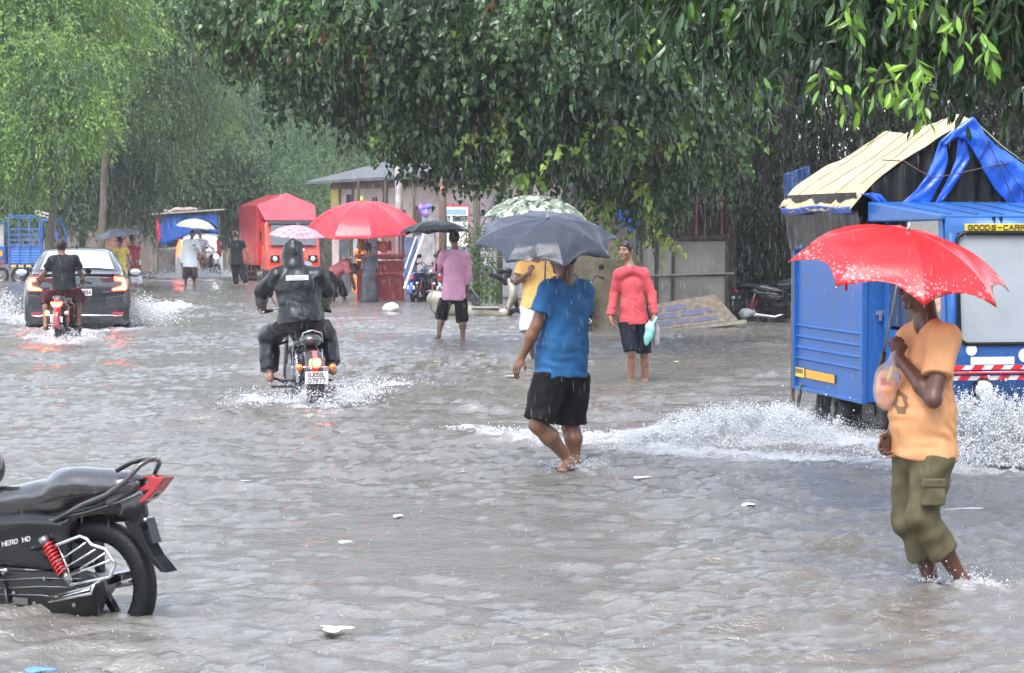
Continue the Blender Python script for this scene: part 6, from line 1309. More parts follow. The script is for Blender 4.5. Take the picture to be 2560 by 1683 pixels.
# cab
cabp = lambda: None
x0, x1, yF, yB = CI, CI + CW, -CL, -.03
mb = MB(); # shell: front frame around windscreen, sides, lower front (slightly raked)
def fy_(z): return yF + max(0, z - .85) * .10
zb_, zw0, zw1, zt_ = .38, .86, 1.73, 1.86
wl, wr = x0 + .09, x1 - .09
mb.add([(x0, fy_(zb_), zb_), (x1, fy_(zb_), zb_), (x1, fy_(zw0), zw0), (x0, fy_(zw0), zw0)], [(0, 1, 2, 3)])
mb.add([(x0, fy_(zw1), zw1), (x1, fy_(zw1), zw1), (x1, fy_(zt_), zt_), (x0, fy_(zt_), zt_)], [(0, 1, 2, 3)])
mb.add([(x0, fy_(zw0), zw0), (wl, fy_(zw0), zw0), (wl, fy_(zw1), zw1), (x0, fy_(zw1), zw1)], [(0, 1, 2, 3)]); mb.add([(wr, fy_(zw0), zw0), (x1, fy_(zw0), zw0), (x1, fy_(zw1), zw1), (wr, fy_(zw1), zw1)], [(0, 1, 2, 3)])
mb.build('cab_front', BLU, TK, smooth=True, solid=.03, auto=30)
for X in (x0, x1):
    mb = MB(); mb.prism([(yF + .02, .38), (yB, .30), (yB, .92), (fy_(.92) + .02, .92)], X - .015, X + .015, 'x').prism([(yB - .12, .92), (yB, .92), (yB, 1.90), (yB - .12, 1.90)], X - .014, X + .014, 'x').prism([(fy_(.92) + .02, .92), (fy_(.92) + .12, .92), (fy_(1.86) + .12, 1.86), (fy_(1.86) + .02, 1.86)], X - .014, X + .014, 'x'); mb.build('cab_side', BLU, TK, bevel=.004)
    MB().box((X, (yF + yB) / 2, 1.40), (.006, CL - .3, .9)).build('side_window', DGLASS, TK)
MB().box(((x0 + x1) / 2, yB, 1.1), (CW, .03, 1.6)).build('cab_back', BLU, TK)
MB().box(((x0 + x1) / 2, yF + .5, .62), (CW - .1, .7, .3)).build('seat', BPL, TK)
g = MB().add([(wl, fy_(zw0) + .004, zw0), (wr, fy_(zw0) + .004, zw0), (wr, fy_(zw1) + .004, zw1), (wl, fy_(zw1) + .004, zw1)], [(0, 1, 2, 3)]).build('windscreen', M('fogged_windscreen', (.40, .43, .47), rough=.18, var=.12, vscale=2.5, coat=1), TK, solid=.006)
rr = .07; pts = []
for (cx_, cz_, a0) in ((wr - rr, zw1 - rr, 0), (wl + rr, zw1 - rr, 90), (wl + rr, zw0 + rr, 180), (wr - rr, zw0 + rr, 270)):
    for k in range(6): a = rad(a0 + k * 18); z = cz_ + rr * math.sin(a); pts.append((cx_ + rr * math.cos(a), fy_(z) - .018, z))
MB().tube(pts, .016, 8, closed=True).build('windscreen_rubber', BPL, g, smooth=True)
# corner fillers between rubber and glass
mb = MB().prism([(x0 - .12, 1.93), (x0 - .02, 1.93), (x0 - .02, 1.99), (x0 - .12, 1.99)], -.03, -.06, 'y'); 
rfp = MB().add([(x0 - .04, yF + .085, 1.872), (x1 + .04, yF + .085, 1.872), (x1 + .16, -.02, 1.99), (x0 - .16, -.02, 1.99), (x0 - .04, yF + .085, 1.83), (x1 + .04, yF + .085, 1.83), (x1 + .16, -.02, 1.82), (x0 - .16, -.02, 1.82)], [(0, 1, 2, 3), (4, 7, 6, 5), (0, 4, 5, 1), (1, 5, 6, 2), (2, 6, 7, 3), (3, 7, 4, 0)]).build('cab_roof', BLU, TK, bevel=.012)
mb = MB()
for k in range(7): mb.bar((x0 + .05 + k * .22, yF + .11, 1.882), (x0 - .02 + k * .25, -.05, 1.992), .02, .006)
mb.build('roof_rib', BLU, rfp)
for k in (0, 1): MB().lathe([(0, .02), (.012, .018), (.014, 0)], ((x0 + x1) / 2 - .32 + .06 * k, yF + .084, 1.85), (0, -1, 0), 10).build('roof_bolt', BPL, rfp)
bn = MB().box(((x0 + x1) / 2 + .07, fy_(1.775) - .018, 1.775), (CW - .17, .006, .055)).build('yellow_sign_band', M('sign_yellow', (.82, .66, .06), rough=.35, var=.06), TK, bevel=.003)
mb = MB(); text(mb, 'GOODS-CARRIER', (ploc(2428, 575, -CL)[0], fy_(1.775) - .024, 1.757), (1, 0, 0), (0, 0, 1), .036, .036, .35, .2, .003); mb.build('sign_lettering', M('sign_ink', (.10, .03, .02), rough=.5, var=0), bn)
Sx = lambda px: ploc(px, 900, -CL)[0]
def disc(px, z, r, name, mat, parent=TK, y=-.02): return MB().lathe([(0, .004), (r, .004), (r, 0)], (Sx(px), fy_(z) + y, z), (0, -1, 0), 24).build(name, mat, parent)
STK = M('sticker_white', (.78, .79, .80), rough=.3, var=.03)
disc(2426, .815, .045, 'round_sticker', STK); o = disc(2560, .77, .055, 'round_sticker', STK); MB().box((Sx(2479), fy_(.73) - .020, .73), (.36, .004, .06)).build('white_sticker', STK, TK)
Rm = M('strip_red', (.65, .02, .03), rough=.35, var=.1); Wm = M('strip_white', (.75, .75, .75), rough=.35, var=.05)
for (za, zb2, ph) in ((.695, .660, 0), (.612, .577, .05)):
    bs = MB().box(((x0 + x1) / 2, yF - .019, (za + zb2) / 2), (CW - .02, .005, za - zb2)).build('reflective_band', Wm, TK)
    for k in range(9):
        xa = x0 + .02 + k * .162 + ph
        if xa + .10 < x1: MB().prism([(xa + .03, za), (xa + .11, za), (xa + .08, zb2), (xa, zb2)], yF - .0255, yF - .0215).build('red_stripe', Rm, bs)
MB().tube([(x0, yF - .03, .637), (x1, yF - .03, .637)], .012, 8).build('red_bar', M('bar_red', (.6, .03, .06), rough=.2, coat=1), TK, smooth=True)
for s in (Sx(2455), x1 - (Sx(2455) - x0)):
    h = MB().lathe([(.088, -.02), (.092, .02), (.084, .045), (.076, .05)], (s, yF - .01, .505), (0, -1, 0), 28).build('headlamp_ring', BGL, TK, smooth=True)
    MB().lathe([(0, .072), (.03, .068), (.06, .056), (.078, .04)], (s, yF - .01, .505), (0, -1, 0), 28).build('headlamp', LENS, h, smooth=True); MB().ball((s - .012, yF - .07, .505), (.022, .02, .022), 10, 8).build('bulb', M('bulb_glass', (.5, .5, .5), rough=.1, metal=.7), h, smooth=True)
    MB().ball((s - .10, yF - .02, .385), (.035, .03, .03), 12, 8).build('indicator', M('dull_amber', (.45, .12, .05), rough=.3), TK, smooth=True)
MB().box(((x0 + x1) / 2, yF - .02, .33), (CW, .06, .1)).build('bumper', BPL, TK, bevel=.01)
# underside: wheels, mudguards, chassis
for (wx, wy) in ((.22, 1.35), (BW - .22, 1.35)):
    wheel(TK, wx, .14, .30, .19, y=wy, rim=STEEL, axis='x', alloy=0)
    MB().lathe([(.36, -.11), (.38, -.12), (.38, .12), (.36, .11)], (wx, wy, .12), (1, 0, 0), 24, arc=(0, math.pi)).build('mudguard', BPL, TK, smooth=True) if False else None
    def mgf(u, v, wx=wx, wy=wy): a = rad(-25 + 230 * u); return (wx - .13 + .26 * v, wy - .37 * math.cos(a) * (1 if True else 0), .10 + .37 * math.sin(a) * .85)
    MB().grid(mgf, 20, 3).build('mudguard', M('dusty_black', (.05, .05, .05), rough=.5), TK, smooth=True, solid=.01)
for s in (x0 + .15, x1 - .15): wheel(TK, s, .14, .29, .17, y=-1.12, rim=STEEL, axis='x', alloy=0)
mb = MB()
for s in (.45, BW - .45): mb.box((s, .3, .25), (.08, 3.3, .10))
mb.box((BW / 2, 1.35, .16), (1.3, .08, .08)).box((BW / 2, -.9, .16), (1.2, .08, .08)); mb.build('chassis', BPL, TK)
MB().box((.40, .35, .17), (.45, .6, .22)).build('fuel_tank', M('tank_black', (.02, .02, .022), rough=.4), TK, bevel=.03)
MB().lathe([(0, .03), (.028, .03), (.030, .012), (.045, .010), (.045, 0)], (.17, .30, .20), (-1, 0, 0), 6).build('tank_cap', STEEL, TK, bevel=.004)

# ================================================================ RED LORRY, BLUE CARRIER, STALL
RT = M('red_tarpaulin', (.52, .015, .025), rough=.35, var=.25, vscale=3, bump=.3, bscale=6); RC_ = M('lorry_orange_red', (.62, .05, .02), rough=.3, coat=.5, var=.08)
LX = at(650, 690, 79.).x
LR = thing('lorry', 'red lorry with red tarpaulin cover facing the camera behind the plaid umbrella', 'truck', (LX, 79, -.12), rad(16))
lw = 1.82
mb = MB().add([(-.03, .25, .62), (lw + .03, .25, .62), (lw + .05, .25, 2.60), (lw / 2, .15, 2.98), (-.05, .25, 2.60), (-.03, 3.8, .62), (lw + .03, 3.8, .62), (lw + .05, 3.8, 2.60), (lw / 2, 3.8, 2.98), (-.05, 3.8, 2.60)], [(0, 1, 2, 3, 4), (9, 8, 7, 6, 5), (0, 5, 6, 1), (1, 6, 7, 2), (2, 7, 8, 3), (3, 8, 9, 4), (4, 9, 5, 0)])
mb.build('cargo_cover', RT, LR, bevel=.04)
MB().add([(.20, .05, 2.32), (lw - .1, .05, 2.32), (lw - .28, .22, 2.58), (lw - .12, .24, 2.62), (lw / 2, .10, 3.0), (.02, .24, 2.62)], [(0, 1, 2, 3, 4, 5)]).build('cover_front_flap', M('pale_red_tarpaulin', (.66, .05, .07), rough=.3, var=.1, coat=.4), LR, solid=.02) if False else None
fl_ = MB().add([(.12, -.32, 2.12), (lw - .02, -.32, 2.12), (lw + .05, .24, 2.60), (lw / 2, .12, 3.0), (-.05, .24, 2.60)], [(0, 1, 2, 3, 4)]).build('cover_front_flap', M('pale_red_tarpaulin', (.68, .06, .09), rough=.3, var=.08, coat=.4), LR, solid=.02)
S = SDF(); S.box((lw / 2 + .02, -.35, 1.25), (.80, .55, .72), .08); S.plane((0, -1, .35), (0, -.82, 1.35)); sdf_obj('cab', S, .03, RC_, LR)
MB().add([(.16, -.965, 1.30), (lw - .12, -.965, 1.30), (lw - .2, -.70, 1.98), (.24, -.70, 1.98)], [(0, 1, 2, 3)]).build('windscreen', DGLASS, LR, solid=.03)
MB().add([(.16, -.75, 1.98), (lw - .12, -.75, 1.98), (lw - .12, -.60, 2.10), (.16, -.60, 2.10)], [(0, 1, 2, 3)]).build('visor', M('visor_dark', (.03, .02, .02), rough=.4), LR, solid=.03)
for s in (.32, lw - .26):
    h = MB().box((s, -.985, .86), (.30, .05, .24)).build('headlamp_panel', BPL, LR, bevel=.02); MB().ball((s, -1.0, .86), (.085, .05, .09)).build('headlamp', LENS, h, smooth=True)
    MB().tube([(.0 if s < 1 else lw + .04, -.7, 1.3), (-.10 if s < 1 else lw + .14, -.8, 1.5)], .012, 5).box((-.12 if s < 1 else lw + .16, -.8, 1.6), (.04, .1, .28)).build('side_mirror', BPL, LR)
    wheel(LR, .2 if s < 1 else lw - .2, .32, .36, .2, y=-.3, rim=STEEL, axis='x', alloy=0); wheel(LR, .15 if s < 1 else lw - .15, .32, .38, .3, y=2.6, rim=STEEL, axis='x', alloy=0)
mb = MB().box((lw / 2 + .02, -1.0, 1.16), (.7, .02, .07)); o = mb.build('white_nameplate', STK, LR)
MB().box((lw / 2, -1.0, .55), (1.6, .12, .14)).build('bumper', RC_, LR, bevel=.03); MB().box((lw / 2, 1.8, .55), (1.2, 3.6, .14)).build('chassis', BPL, LR)
mb = MB()
for k in range(3): mb.box((-.02, .8 + k * .7, .40), (.04, .04, .38))
mb.box((-.02, 1.5, .22), (.03, 1.6, .04)).box((-.02, 1.5, .42), (.03, 1.6, .03)); mb.build('side_guard', M('guard_maroon', (.10, .02, .02), rough=.5), LR)
# blue carrier at the far left, side on
DBL = M('carrier_blue_paint', (.02, .10, .36), rough=.35, var=.2)
PV = thing('cargo_carrier', 'blue three-wheeled carrier with slatted side and open cab behind the grey car', 'truck', (at(20, 690, 79.).x, 79., -.1), rad(-8))
def zpx(y, s=75.5): return 1.78 - (y - 567) / s + .1
mb = MB(); Lc = .97
for k in range(5):
    z = .73 + k * .085; MB().box((Lc / 2 + .10, 0, z), (Lc, .03, .05)).build('slat', M('slat_light_blue', (.05, .20, .60), rough=.35, var=.1), PV)
MB().box((Lc / 2 + .10, .03, .93), (Lc + .04, .03, .62)).build('cargo_side', DBL, PV)
mb = MB()
for x in (.05, .40, .75, 1.10): mb.box((x, -.01, 1.35), (.045, .05, 1.75))
for z in (1.28, 1.45, 1.62, 1.80, 2.18, 2.24): mb.box((.58, 0, z), (1.1, .035, .045))
mb.build('cargo_frame', DBL, PV)
mb = MB()
for k in range(4): mb.box((.20 + k * .26, -.03, .60), (.17, .03, .07))
mb.build('yellow_panel_row', M('carrier_yellow', (.65, .42, .12), rough=.5), PV); MB().box((.6, .45, .60), (1.1, .9, .08)).build('cargo_floor', BPL, PV)
mb = MB().tube([(1.16, 0, .55), (1.16, 0, 2.05), (1.20, 0, 2.08), (1.55, 0, 2.05), (1.66, 0, 1.60), (1.72, 0, 1.15), (1.74, 0, .5)], .04, 8).tube([(1.16, .9, .55), (1.16, .9, 2.05), (1.55, .9, 2.05), (1.66, .9, 1.6), (1.74, .9, .5)], .04, 8).box((1.45, .45, .85), (.6, .9, .55)); mb.build('cab_frame', DBL, PV, bevel=.01)
MB().box((1.36, .45, 2.09), (.42, 1.0, .10)).build('cab_roof', DBL, PV, bevel=.03); MB().box((1.30, .3, 1.5), (.05, .6, .7)).build('seat_back', BPL, PV)
mb = MB().bar((.95, -.05, 2.42), (1.62, -.05, 2.24), .04, .05).bar((.95, -.05, 2.30), (1.62, -.05, 2.12), .04, .04)
for k in range(5): mb.bar((.98 + .15 * k, -.05, 2.41 - .04 * k), (.98 + .15 * k, -.05, 2.28 - .04 * k), .03, .03)
mb.build('roof_rack', M('rack_cream', (.50, .46, .40), rough=.6), PV)
for (x, y) in ((.35, .08), (.35, .85), (1.5, .45)): wheel(PV, x, .28, .27, .12, y=y, rim=STEEL, alloy=0)
PV2 = thing('cargo_carrier', 'second carrier with orange panel cut by the left edge of the view', 'truck', (at(-70, 690, 80.).x, 80.2, -.1), rad(4))
MB().box((.55, 0, .95), (1.15, .9, .60)).build('body', DBL, PV2, bevel=.03); MB().box((.93, -.46, 1.0), (.2, .02, .2)).build('orange_panel', M('panel_orange', (.7, .32, .05), rough=.5), PV2); MB().box((.6, -.465, .72), (1.0, .02, .10)).build('maroon_band', M('band_maroon', (.25, .05, .12), rough=.5), PV2)
MB().tube([(1.1, -.4, 1.2), (1.1, -.4, 2.0), (.1, -.4, 2.0), (.1, -.4, 1.2)], .03, 6).build('hood_frame', DBL, PV2, smooth=True); MB().box((.75, -.3, 1.6), (.6, .05, .7)).build('cream_curtain', M('curtain_cream', (.45, .42, .36), rough=.8), PV2)
for x in (.25, .95): wheel(PV2, x, .28, .27, .12, y=-.35, rim=STEEL, alloy=0)
# stall with blue sheet sides and loaded tin roof
ST = thing('market_stall', 'roadside stall with blue sheet sides and cluttered flat roof behind the cream umbrella', 'stall', (at(392, 690, 89.).x, 89, -.1), rad(3))
BS = M('stall_blue_sheet', (.02, .12, .50), rough=.4, var=.15, bump=.4)
def sheet(u, v): return (.08 + 2.2 * u, .0 + .03 * math.sin(u * 20), 2.28 - (1.1 * v) * (.55 + .45 * abs(math.cos(u * 2.2)) ** 2) + .07 * u)
MB().grid(sheet, 30, 8).build('blue_sheet', BS, ST, smooth=True, solid=.01)
MB().grid(lambda u, v: (.0 + .04 * math.sin(v * 9), -.02 + .8 * u, 2.26 - 1.2 * v), 8, 8).build('blue_sheet', BS, ST, smooth=True, solid=.01)
MB().prism([(-.04, 2.25), (.1, 2.25), (.16, 1.5), (.06, 1.2), (.02, 1.6)], -.06, -.04).build('red_banner_strip', M('banner_red', (.55, .04, .06), rough=.5), ST)
rfx = MB().bar((-.28, .5, 2.33), (2.5, .5, 2.52), 1.4, .05).build('tin_roof', M('tin_grey', (.42, .40, .36), rough=.55, var=.3, dirt=(.25, .18, .12)), ST)
S = SDF(); S.ell((.75, .3, 2.5), (.28, .25, .10)); S.ell((.45, .3, 2.44), (.2, .2, .07)); S.ell((1.2, .3, 2.52), (.3, .2, .06)); S.noise(.03, nsin(5, 12)); sdf_obj('rubbish_heap', S, .03, M('roof_clutter', (.30, .22, .18), rough=.7, var=.6, vscale=7, dirt=(.4, .42, .48)), ST)
mb = MB()
for (x, y) in ((.05, 0), (2.3, 0), (.05, 1.), (2.3, 1.)): mb.tube([(x, y, 0), (x, y, 2.4)], .035, 6)
mb.build('posts', BARK, ST); S = SDF(); S.box((.65, .3, .55), (.55, .35, .50), .05); S.noise(.03, nsin(8, 8)); sdf_obj('covered_counter', S, .04, M('counter_grey_cover', (.14, .13, .125), rough=.6, var=.3), ST)
# ================================================================ FOOD CART with big parasol
CT = thing('food_cart', 'dark red food cart with counter posts and round sign under the big red parasol', 'cart', (at(892, 752, 58.).x, 58, -.12), rad(2))
CRD = M('cart_red_paint', (.26, .018, .025), rough=.35, var=.3, vscale=4, coat=.2); CRL = M('cart_light_red', (.45, .05, .07), rough=.35, var=.15)
MB().box((.57, .35, .55), (1.13, .7, 1.05)).build('cart_body', CRD, CT, bevel=.01)
for z in (1.20, .78): MB().box((.57, .33, z), (1.22, .80, .07)).build('counter_edge', CRL, CT, bevel=.01)
MB().box((.57, .35, 1.155), (1.13, .7, .06)).build('counter_top', CRD, CT)
for (x, y) in ((.06, 0), (.24, 0), (1.02, 0), (1.12, .02), (.06, .66), (1.1, .66)): MB().tube([(x, y, 1.2), (x, y, 2.05)], .022, 6).build('post', CRL, CT)
MB().bar((.0, 0, 1.42), (.6, 0, 1.40), .02, .03).build('rail', CRL, CT); mb = MB().bar((-.35, .1, 1.17), (.03, .1, 1.17), .3, .05); mb.build('side_shelf', M('shelf_red_white', (.6, .35, .35), rough=.5, var=.6, vscale=20), CT)
rs = MB().lathe([(0, .012), (.13, .012), (.14, 0), (.13, -.012), (0, -.012)], (.64, -.06, 1.42), (0, -1, 0), 24).build('round_sign', M('sign_red', (.72, .04, .03), rough=.4), CT)
mb = MB()
for k, (z, w_) in enumerate(((1.485, .10), (1.44, .17), (1.395, .17), (1.35, .10))):
    for j in range(int(w_ / .025)): mb.box((.64 - w_ / 2 + j * .027, -.076, z + .004 * ((j * 7) % 3 - 1)), (.016, .004, .022))
mb.build('sign_lettering', M('sign_gold', (.8, .5, .08), rough=.5, var=0), rs)
for k, (x, c_) in enumerate(((.10, (.65, .5, .05)), (.17, (.5, .3, .05)), (.23, (.75, .35, .04)), (.52, (.05, .2, .6)), (.78, (.06, .15, .5)))):
    o = MB().lathe([(0, 0), (.05, 0), (.055, .12), (.04, .2), (.02, .24), (0, .24)], (0, 0, 0), (0, 0, 1), 12).build('jar', M('jar_colour_%d' % k, c_, rough=.3), None, smooth=True); o.location = Vector(CT.location) + Vector((x, .15, 1.33)); tag(o, ['yellow jar at the left end of the food cart counter', 'brown jar second from the left on the food cart counter', 'orange jar in the middle left of the food cart counter', 'blue jar behind the round cart sign', 'dark blue jar at the right of the food cart counter'][k], 'jar', 'jars on the food cart')
PAR = canopy_mat('red_parasol_cloth', (.66, .035, .055), rough=.33, Rr=1.45, trl=.2)
pu = umbrella('huge faded red parasol shading the food cart', at(908, 580, 58.2), tilt(-2, 7), 1.46, .74, PAR, n=10, rot=.16, down=2.1, scal=.03, cat='parasol', shaft_r=.02)
MB().tube([(0, 0, .74), (0, 0, .80), (0, 0, .86)], [.05, .04, .01], 10).build('finial', M('finial_yellow', (.7, .55, .08), rough=.4), pu, smooth=True)
# ================================================================ SHOP, SIGN, POLES, SCAFFOLD
PW = M('pink_plaster', (.52, .40, .38), rough=.8, var=.25, vscale=2.5, bump=.2, dirt=(.36, .30, .28)); GR = M('grey_roof_sheet', (.11, .11, .12), rough=.55, var=.3, vscale=3)
A0 = Vector((at(830, 640, 68).x, 68, -.15)); A1 = Vector((at(1415, 640, 57).x, 57, -.15)); dW = (A1 - A0); Lw = dW.length; aW = math.atan2(dW.y, dW.x)
SH = thing('shop', 'low pink plastered shop with grey sheet roof behind the big red parasol', 'building', A0, aW)
MB().box((Lw / 2, 1.5, 1.65), (Lw, 3, 3.3)).build('wall', PW, SH)
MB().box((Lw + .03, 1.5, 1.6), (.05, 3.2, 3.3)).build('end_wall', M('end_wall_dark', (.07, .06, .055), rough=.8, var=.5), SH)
rf = MB().add([(-.45, -.6, 3.20), (Lw + .5, -.9, 3.30), (Lw + .5, 3.6, 4.3), (-.3, 3.6, 4.2), (-.45, -.6, 3.12), (Lw + .5, -.9, 3.22), (Lw + .5, 3.6, 4.2), (-.5, 3.6, 4.1)], [(0, 1, 2, 3), (7, 6, 5, 4), (0, 4, 5, 1), (1, 5, 6, 2), (2, 6, 7, 3), (3, 7, 4, 0)]).build('roof', GR, SH)
MB().box((Lw / 2, 2.9, 4.15), (Lw - .6, .4, .5)).build('parapet', M('parapet_brown', (.14, .11, .10), rough=.8, var=.3), SH)
MB().box((Lw / 2, -.03, 3.05), (Lw, .04, .16)).build('dark_eave_band', M('eave_band_dark', (.22, .15, .15), rough=.8, var=.4, vscale=7), SH)  # darker mottled band along the top of the wall
pp = MB().box((.26, -.03, 2.45), (.50, .02, 1.15)).build('painted_panel', M('panel_yellow', (.66, .48, .10), rough=.7, var=.25, vscale=6), SH); MB().box((.33, -.045, 2.38), (.26, .01, .30)).build('faded_picture', M('picture_blue', (.30, .36, .45), rough=.6, var=.5, vscale=14), pp)
MB().box((1.16, -.02, 2.55), (.34, .03, .55)).build('wall_opening', M('opening_dark', (.035, .03, .032), rough=.8), SH); MB().box((.56, -.02, 1.7), (.04, .04, 2.8)).build('pipe', GR, SH); MB().box((1.38, -.03, 1.7), (.05, .05, 2.8)).build('pipe', BARK, SH)
ac = MB().box((2.20, -.12, 2.42), (.50, .22, .34)).build('wall_box', M('box_cream', (.62, .60, .52), rough=.5), SH, bevel=.01); MB().box((2.17, -.235, 2.42), (.40, .01, .24)).build('grille', M('grille_dark', (.05, .045, .05), rough=.5), ac)
for x, w_, z in ((2.7, .26, 2.35), (3.25, .10, 2.6), (3.42, .08, 2.6), (4.2, .6, 2.0), (5.2, .5, 2.1)): MB().box((x, -.02, z), (w_, .03, .75)).build('shutter', M('shutter_dark', (.10, .06, .07), rough=.6, var=.4), SH)
for k, (x, w_, z, h_, c_) in enumerate(((.9, .7, .9, 1.5, (.08, .08, .09)), (1.7, .5, .9, 1.5, (.35, .36, .36)), (2.5, .7, .9, 1.5, (.06, .05, .06)), (3.6, .9, 1.0, 1.6, (.30, .10, .08)), (4.8, .7, .9, 1.5, (.10, .14, .28)), (6.2, 1.4, 1.4, 2.2, (.45, .42, .42)), (8.2, 1.4, 1.6, 2.4, (.48, .44, .42)), (10, 1.6, 1.3, 2.2, (.30, .30, .32)), (12, 1.6, 1.3, 2.2, (.10, .09, .09)))): MB().box((x, -.03, z), (w_, .04, h_)).build('doorway', M('door_tone_%d' % k, c_, rough=.6, var=.4, vscale=5), SH)
for k in range(4): # awning posts and ragged sheets
    MB().tube([(3.3 + k * 1.6, -.8, 0), (3.3 + k * 1.6, -.8, 3.2)], .04, 6).build('awning_post', BARK, SH)
# tall concrete lamp pole
po = thing('utility_pole', 'slim pale concrete pole rising through the leaves above the parasol', 'pole', at(1000, 745, 62.)); po.location.z = -.15
MB().tube([(0, 0, 0), (-.03, 0, 3.), (-.10, 0, 7)], [.11, .09, .07], 10).build('shaft', M('weathered_concrete', (.42, .40, .38), rough=.8, var=.35, vscale=6), po, smooth=True); MB().bar((-.6, 0, 6.6), (.5, 0, 6.6), .06, .06).build('cross_arm', STEEL, po)
# shop sign
SG = thing('shop_sign', 'red framed money transfer sign board standing behind the man in pink', 'sign', (at(1098, 740, 60.).x, 60, -.12), rad(-3))
mb = MB().box((.375, 0, 1.47), (.76, .05, 1.95)); fr_ = mb.build('frame', M('frame_red', (.60, .06, .07), rough=.4), SG); MB().box((.375, -.03, 1.90), (.70, .012, .98)).build('upper_panel', M('sign_white', (.80, .80, .78), rough=.4, var=.03), SG); MB().box((.375, -.032, .98), (.70, .012, .80)).build('lower_panel', M('sign_blue', (.10, .38, .72), rough=.4, var=.3, vscale=5), SG)
MB().box((.375, -.042, 2.27), (.58, .006, .12)).build('blue_title', M('title_blue', (.28, .45, .75), rough=.5, var=.4, vscale=40), SG)
mb = MB(); text(mb, 'MONEY TRANSFER', (.045, -.045, 2.04), (1, 0, 0), (0, 0, 1), .12, .036, .33, .18, .004); mb.build('sign_lettering', INK, SG)
for x in (.05, .70): MB().box((x, .02, .3), (.05, .05, .8)).build('leg', STEEL, SG)
# leaning white plank, blue boards
def lean(name, label, cat, a, b_, wd_, th_, mat, group=None):
    t = bpy.data.objects.new(name, None); o = MB().bar(Vector((0, 0, 0)), Vector(b_) - Vector(a), wd_, th_, (0, 1, 0)).build(name, mat); o.location = a; tag(o, label, cat, group); return o
lean('plank', 'white plank leaning diagonally right of the food cart', 'plank', at(1010, 722, 56.5), at(1060, 582, 56.9), .05, .09, M('plank_white', (.62, .63, .66), rough=.6, var=.12))
lean('plank', 'thin grey plank leaning beside the white plank', 'plank', at(1012, 672, 57.2), at(1040, 592, 57.4), .04, .06, M('plank_grey', (.45, .47, .5), rough=.6))
lean('pole', 'thin blue pole leaning between the two planks', 'pole', at(1008, 690, 57.3), at(1052, 590, 57.5), .03, .07, M('pole_blue', (.08, .2, .45), rough=.4))
# scaffold / ladder behind umbrellas
LD = thing('ladder', 'dark steel ladder leaning between two posts above the black umbrella', 'ladder', at(1190, 620, 56.))
l0 = LD.location.copy(); DS = M('dark_steel', (.06, .06, .065), rough=.5, var=.3)
for (a, b_) in (((1186, 605), (1262, 440)), ((1196, 606), (1300, 440))): MB().tube([at(*a, 55.8) - l0, at(*b_, 56.4) - l0], .025, 6).build('rail', DS, LD)
for k in range(9): f = (k + .5) / 9; a = at(1186 + 76 * f, 605 - 165 * f, 55.8 + .6 * f) - l0; b_ = at(1196 + 104 * f, 606 - 166 * f, 55.8 + .6 * f) - l0; MB().tube([a, b_], .018, 5).build('rung', DS, LD)
for k, (px, Y_, lb, w_) in enumerate(((1186, 54, 'rough grey post left of the ladder', .055), (1194, 54.5, 'second rough post touching the first left of the ladder', .05), (1248, 55.5, 'thick weathered post behind the ladder', .07), (1106, 57.5, 'dark post left of the money transfer sign', .09))):
    o = MB().tube([Vector((0, 0, 0)), Vector((.02, 0, 2.)), Vector((-.02, 0, 4.2))], [w_ * 1.1, w_, w_ * .9], 9).build('post', BARK, None, smooth=True); o.location = (at(px, 700, Y_).x, Y_, -.15); tag(o, lb, 'post')
WPN = thing('wall_panel', 'pale gridded wall panels behind the ladder', 'wall', at(1235, 700, 60.)); WPN.location.z = -.15
for (x, z, c_) in ((0, 2.55, 0), (0, 1.9, 1), (0, 1.2, 0)): MB().box((x, 0, z), (1.1, .04, .52)).build('panel', M('pale_panel', (.50, .44, .46), rough=.6, var=.25, vscale=3), WPN)
for z in (2.9, 2.22, 1.55, .85): MB().box((0, -.03, z), (1.2, .05, .04)).build('rail', DS, WPN)
dr = thing('guard_rail', 'low row of dark steel bars behind the camouflage umbrella', 'railing', at(1180, 600, 55.))
for k in range(3): MB().tube([(0, 0, -.08 - k * .16), (1.5, 0, -.05 - k * .16)], .014, 5).build('bar', DS, dr)
for k, (px, py) in enumerate(((1100, 473), (1114, 471), (1165, 462))):
    S = SDF(); p = at(px, py, 50.); S.ell(p, (.06, .04, .05) if k < 2 else (.10, .04, .045), np.array(Matrix.Rotation(rad(-40), 3, 'Y')) if k == 2 else None); S.noise(.012, nsin(k, 40)); o = sdf_obj('marigold_garland', S, .012, M('marigold', (.85, .20, .05), rough=.7, var=.3), loc=p); o.location = p; tag(o, ['left orange flower cluster among the leaves above the sign', 'right orange flower cluster among the leaves above the sign', 'longer orange garland piece hanging right of the sign'][k], 'garland')
S = SDF(); p = at(1064, 524, 56.); S.ell(p + Vector((-.08, 0, .04)), (.09, .08, .07)); S.ell(p + Vector((.06, 0, .06)), (.09, .07, .06)); S.ell(p + Vector((0, 0, -.08)), (.10, .09, .10)); S.noise(.02, nsin(3, 28)); o = sdf_obj('bundle', S, .015, M('bundle_blue_red', (.05, .15, .55), rough=.5, var=.6, vscale=9, dirt=(.75, .08, .25)), loc=p); o.location = p; tag(o, 'blue and red cloth bundle tied up right of the big parasol', 'bundle')
o = MB().grid(lambda u, v: ((u - .5) * .55 * (1 - .5 * v) + .03 * math.sin(v * 8), .05 * math.sin(u * 14 + v * 3), -.72 * v * (1 - .12 * math.sin(u * 9))), 24, 20).build('tarpaulin', M('deep_blue_tarpaulin', (.015, .08, .40), rough=.3, var=.4, vscale=6, bump=.5, coat=.3), None, smooth=True, solid=.006); o.location = at(1572, 466, 40.5); tag(o, 'small blue tarpaulin hanging from the branches behind the young man in coral', 'tarpaulin')
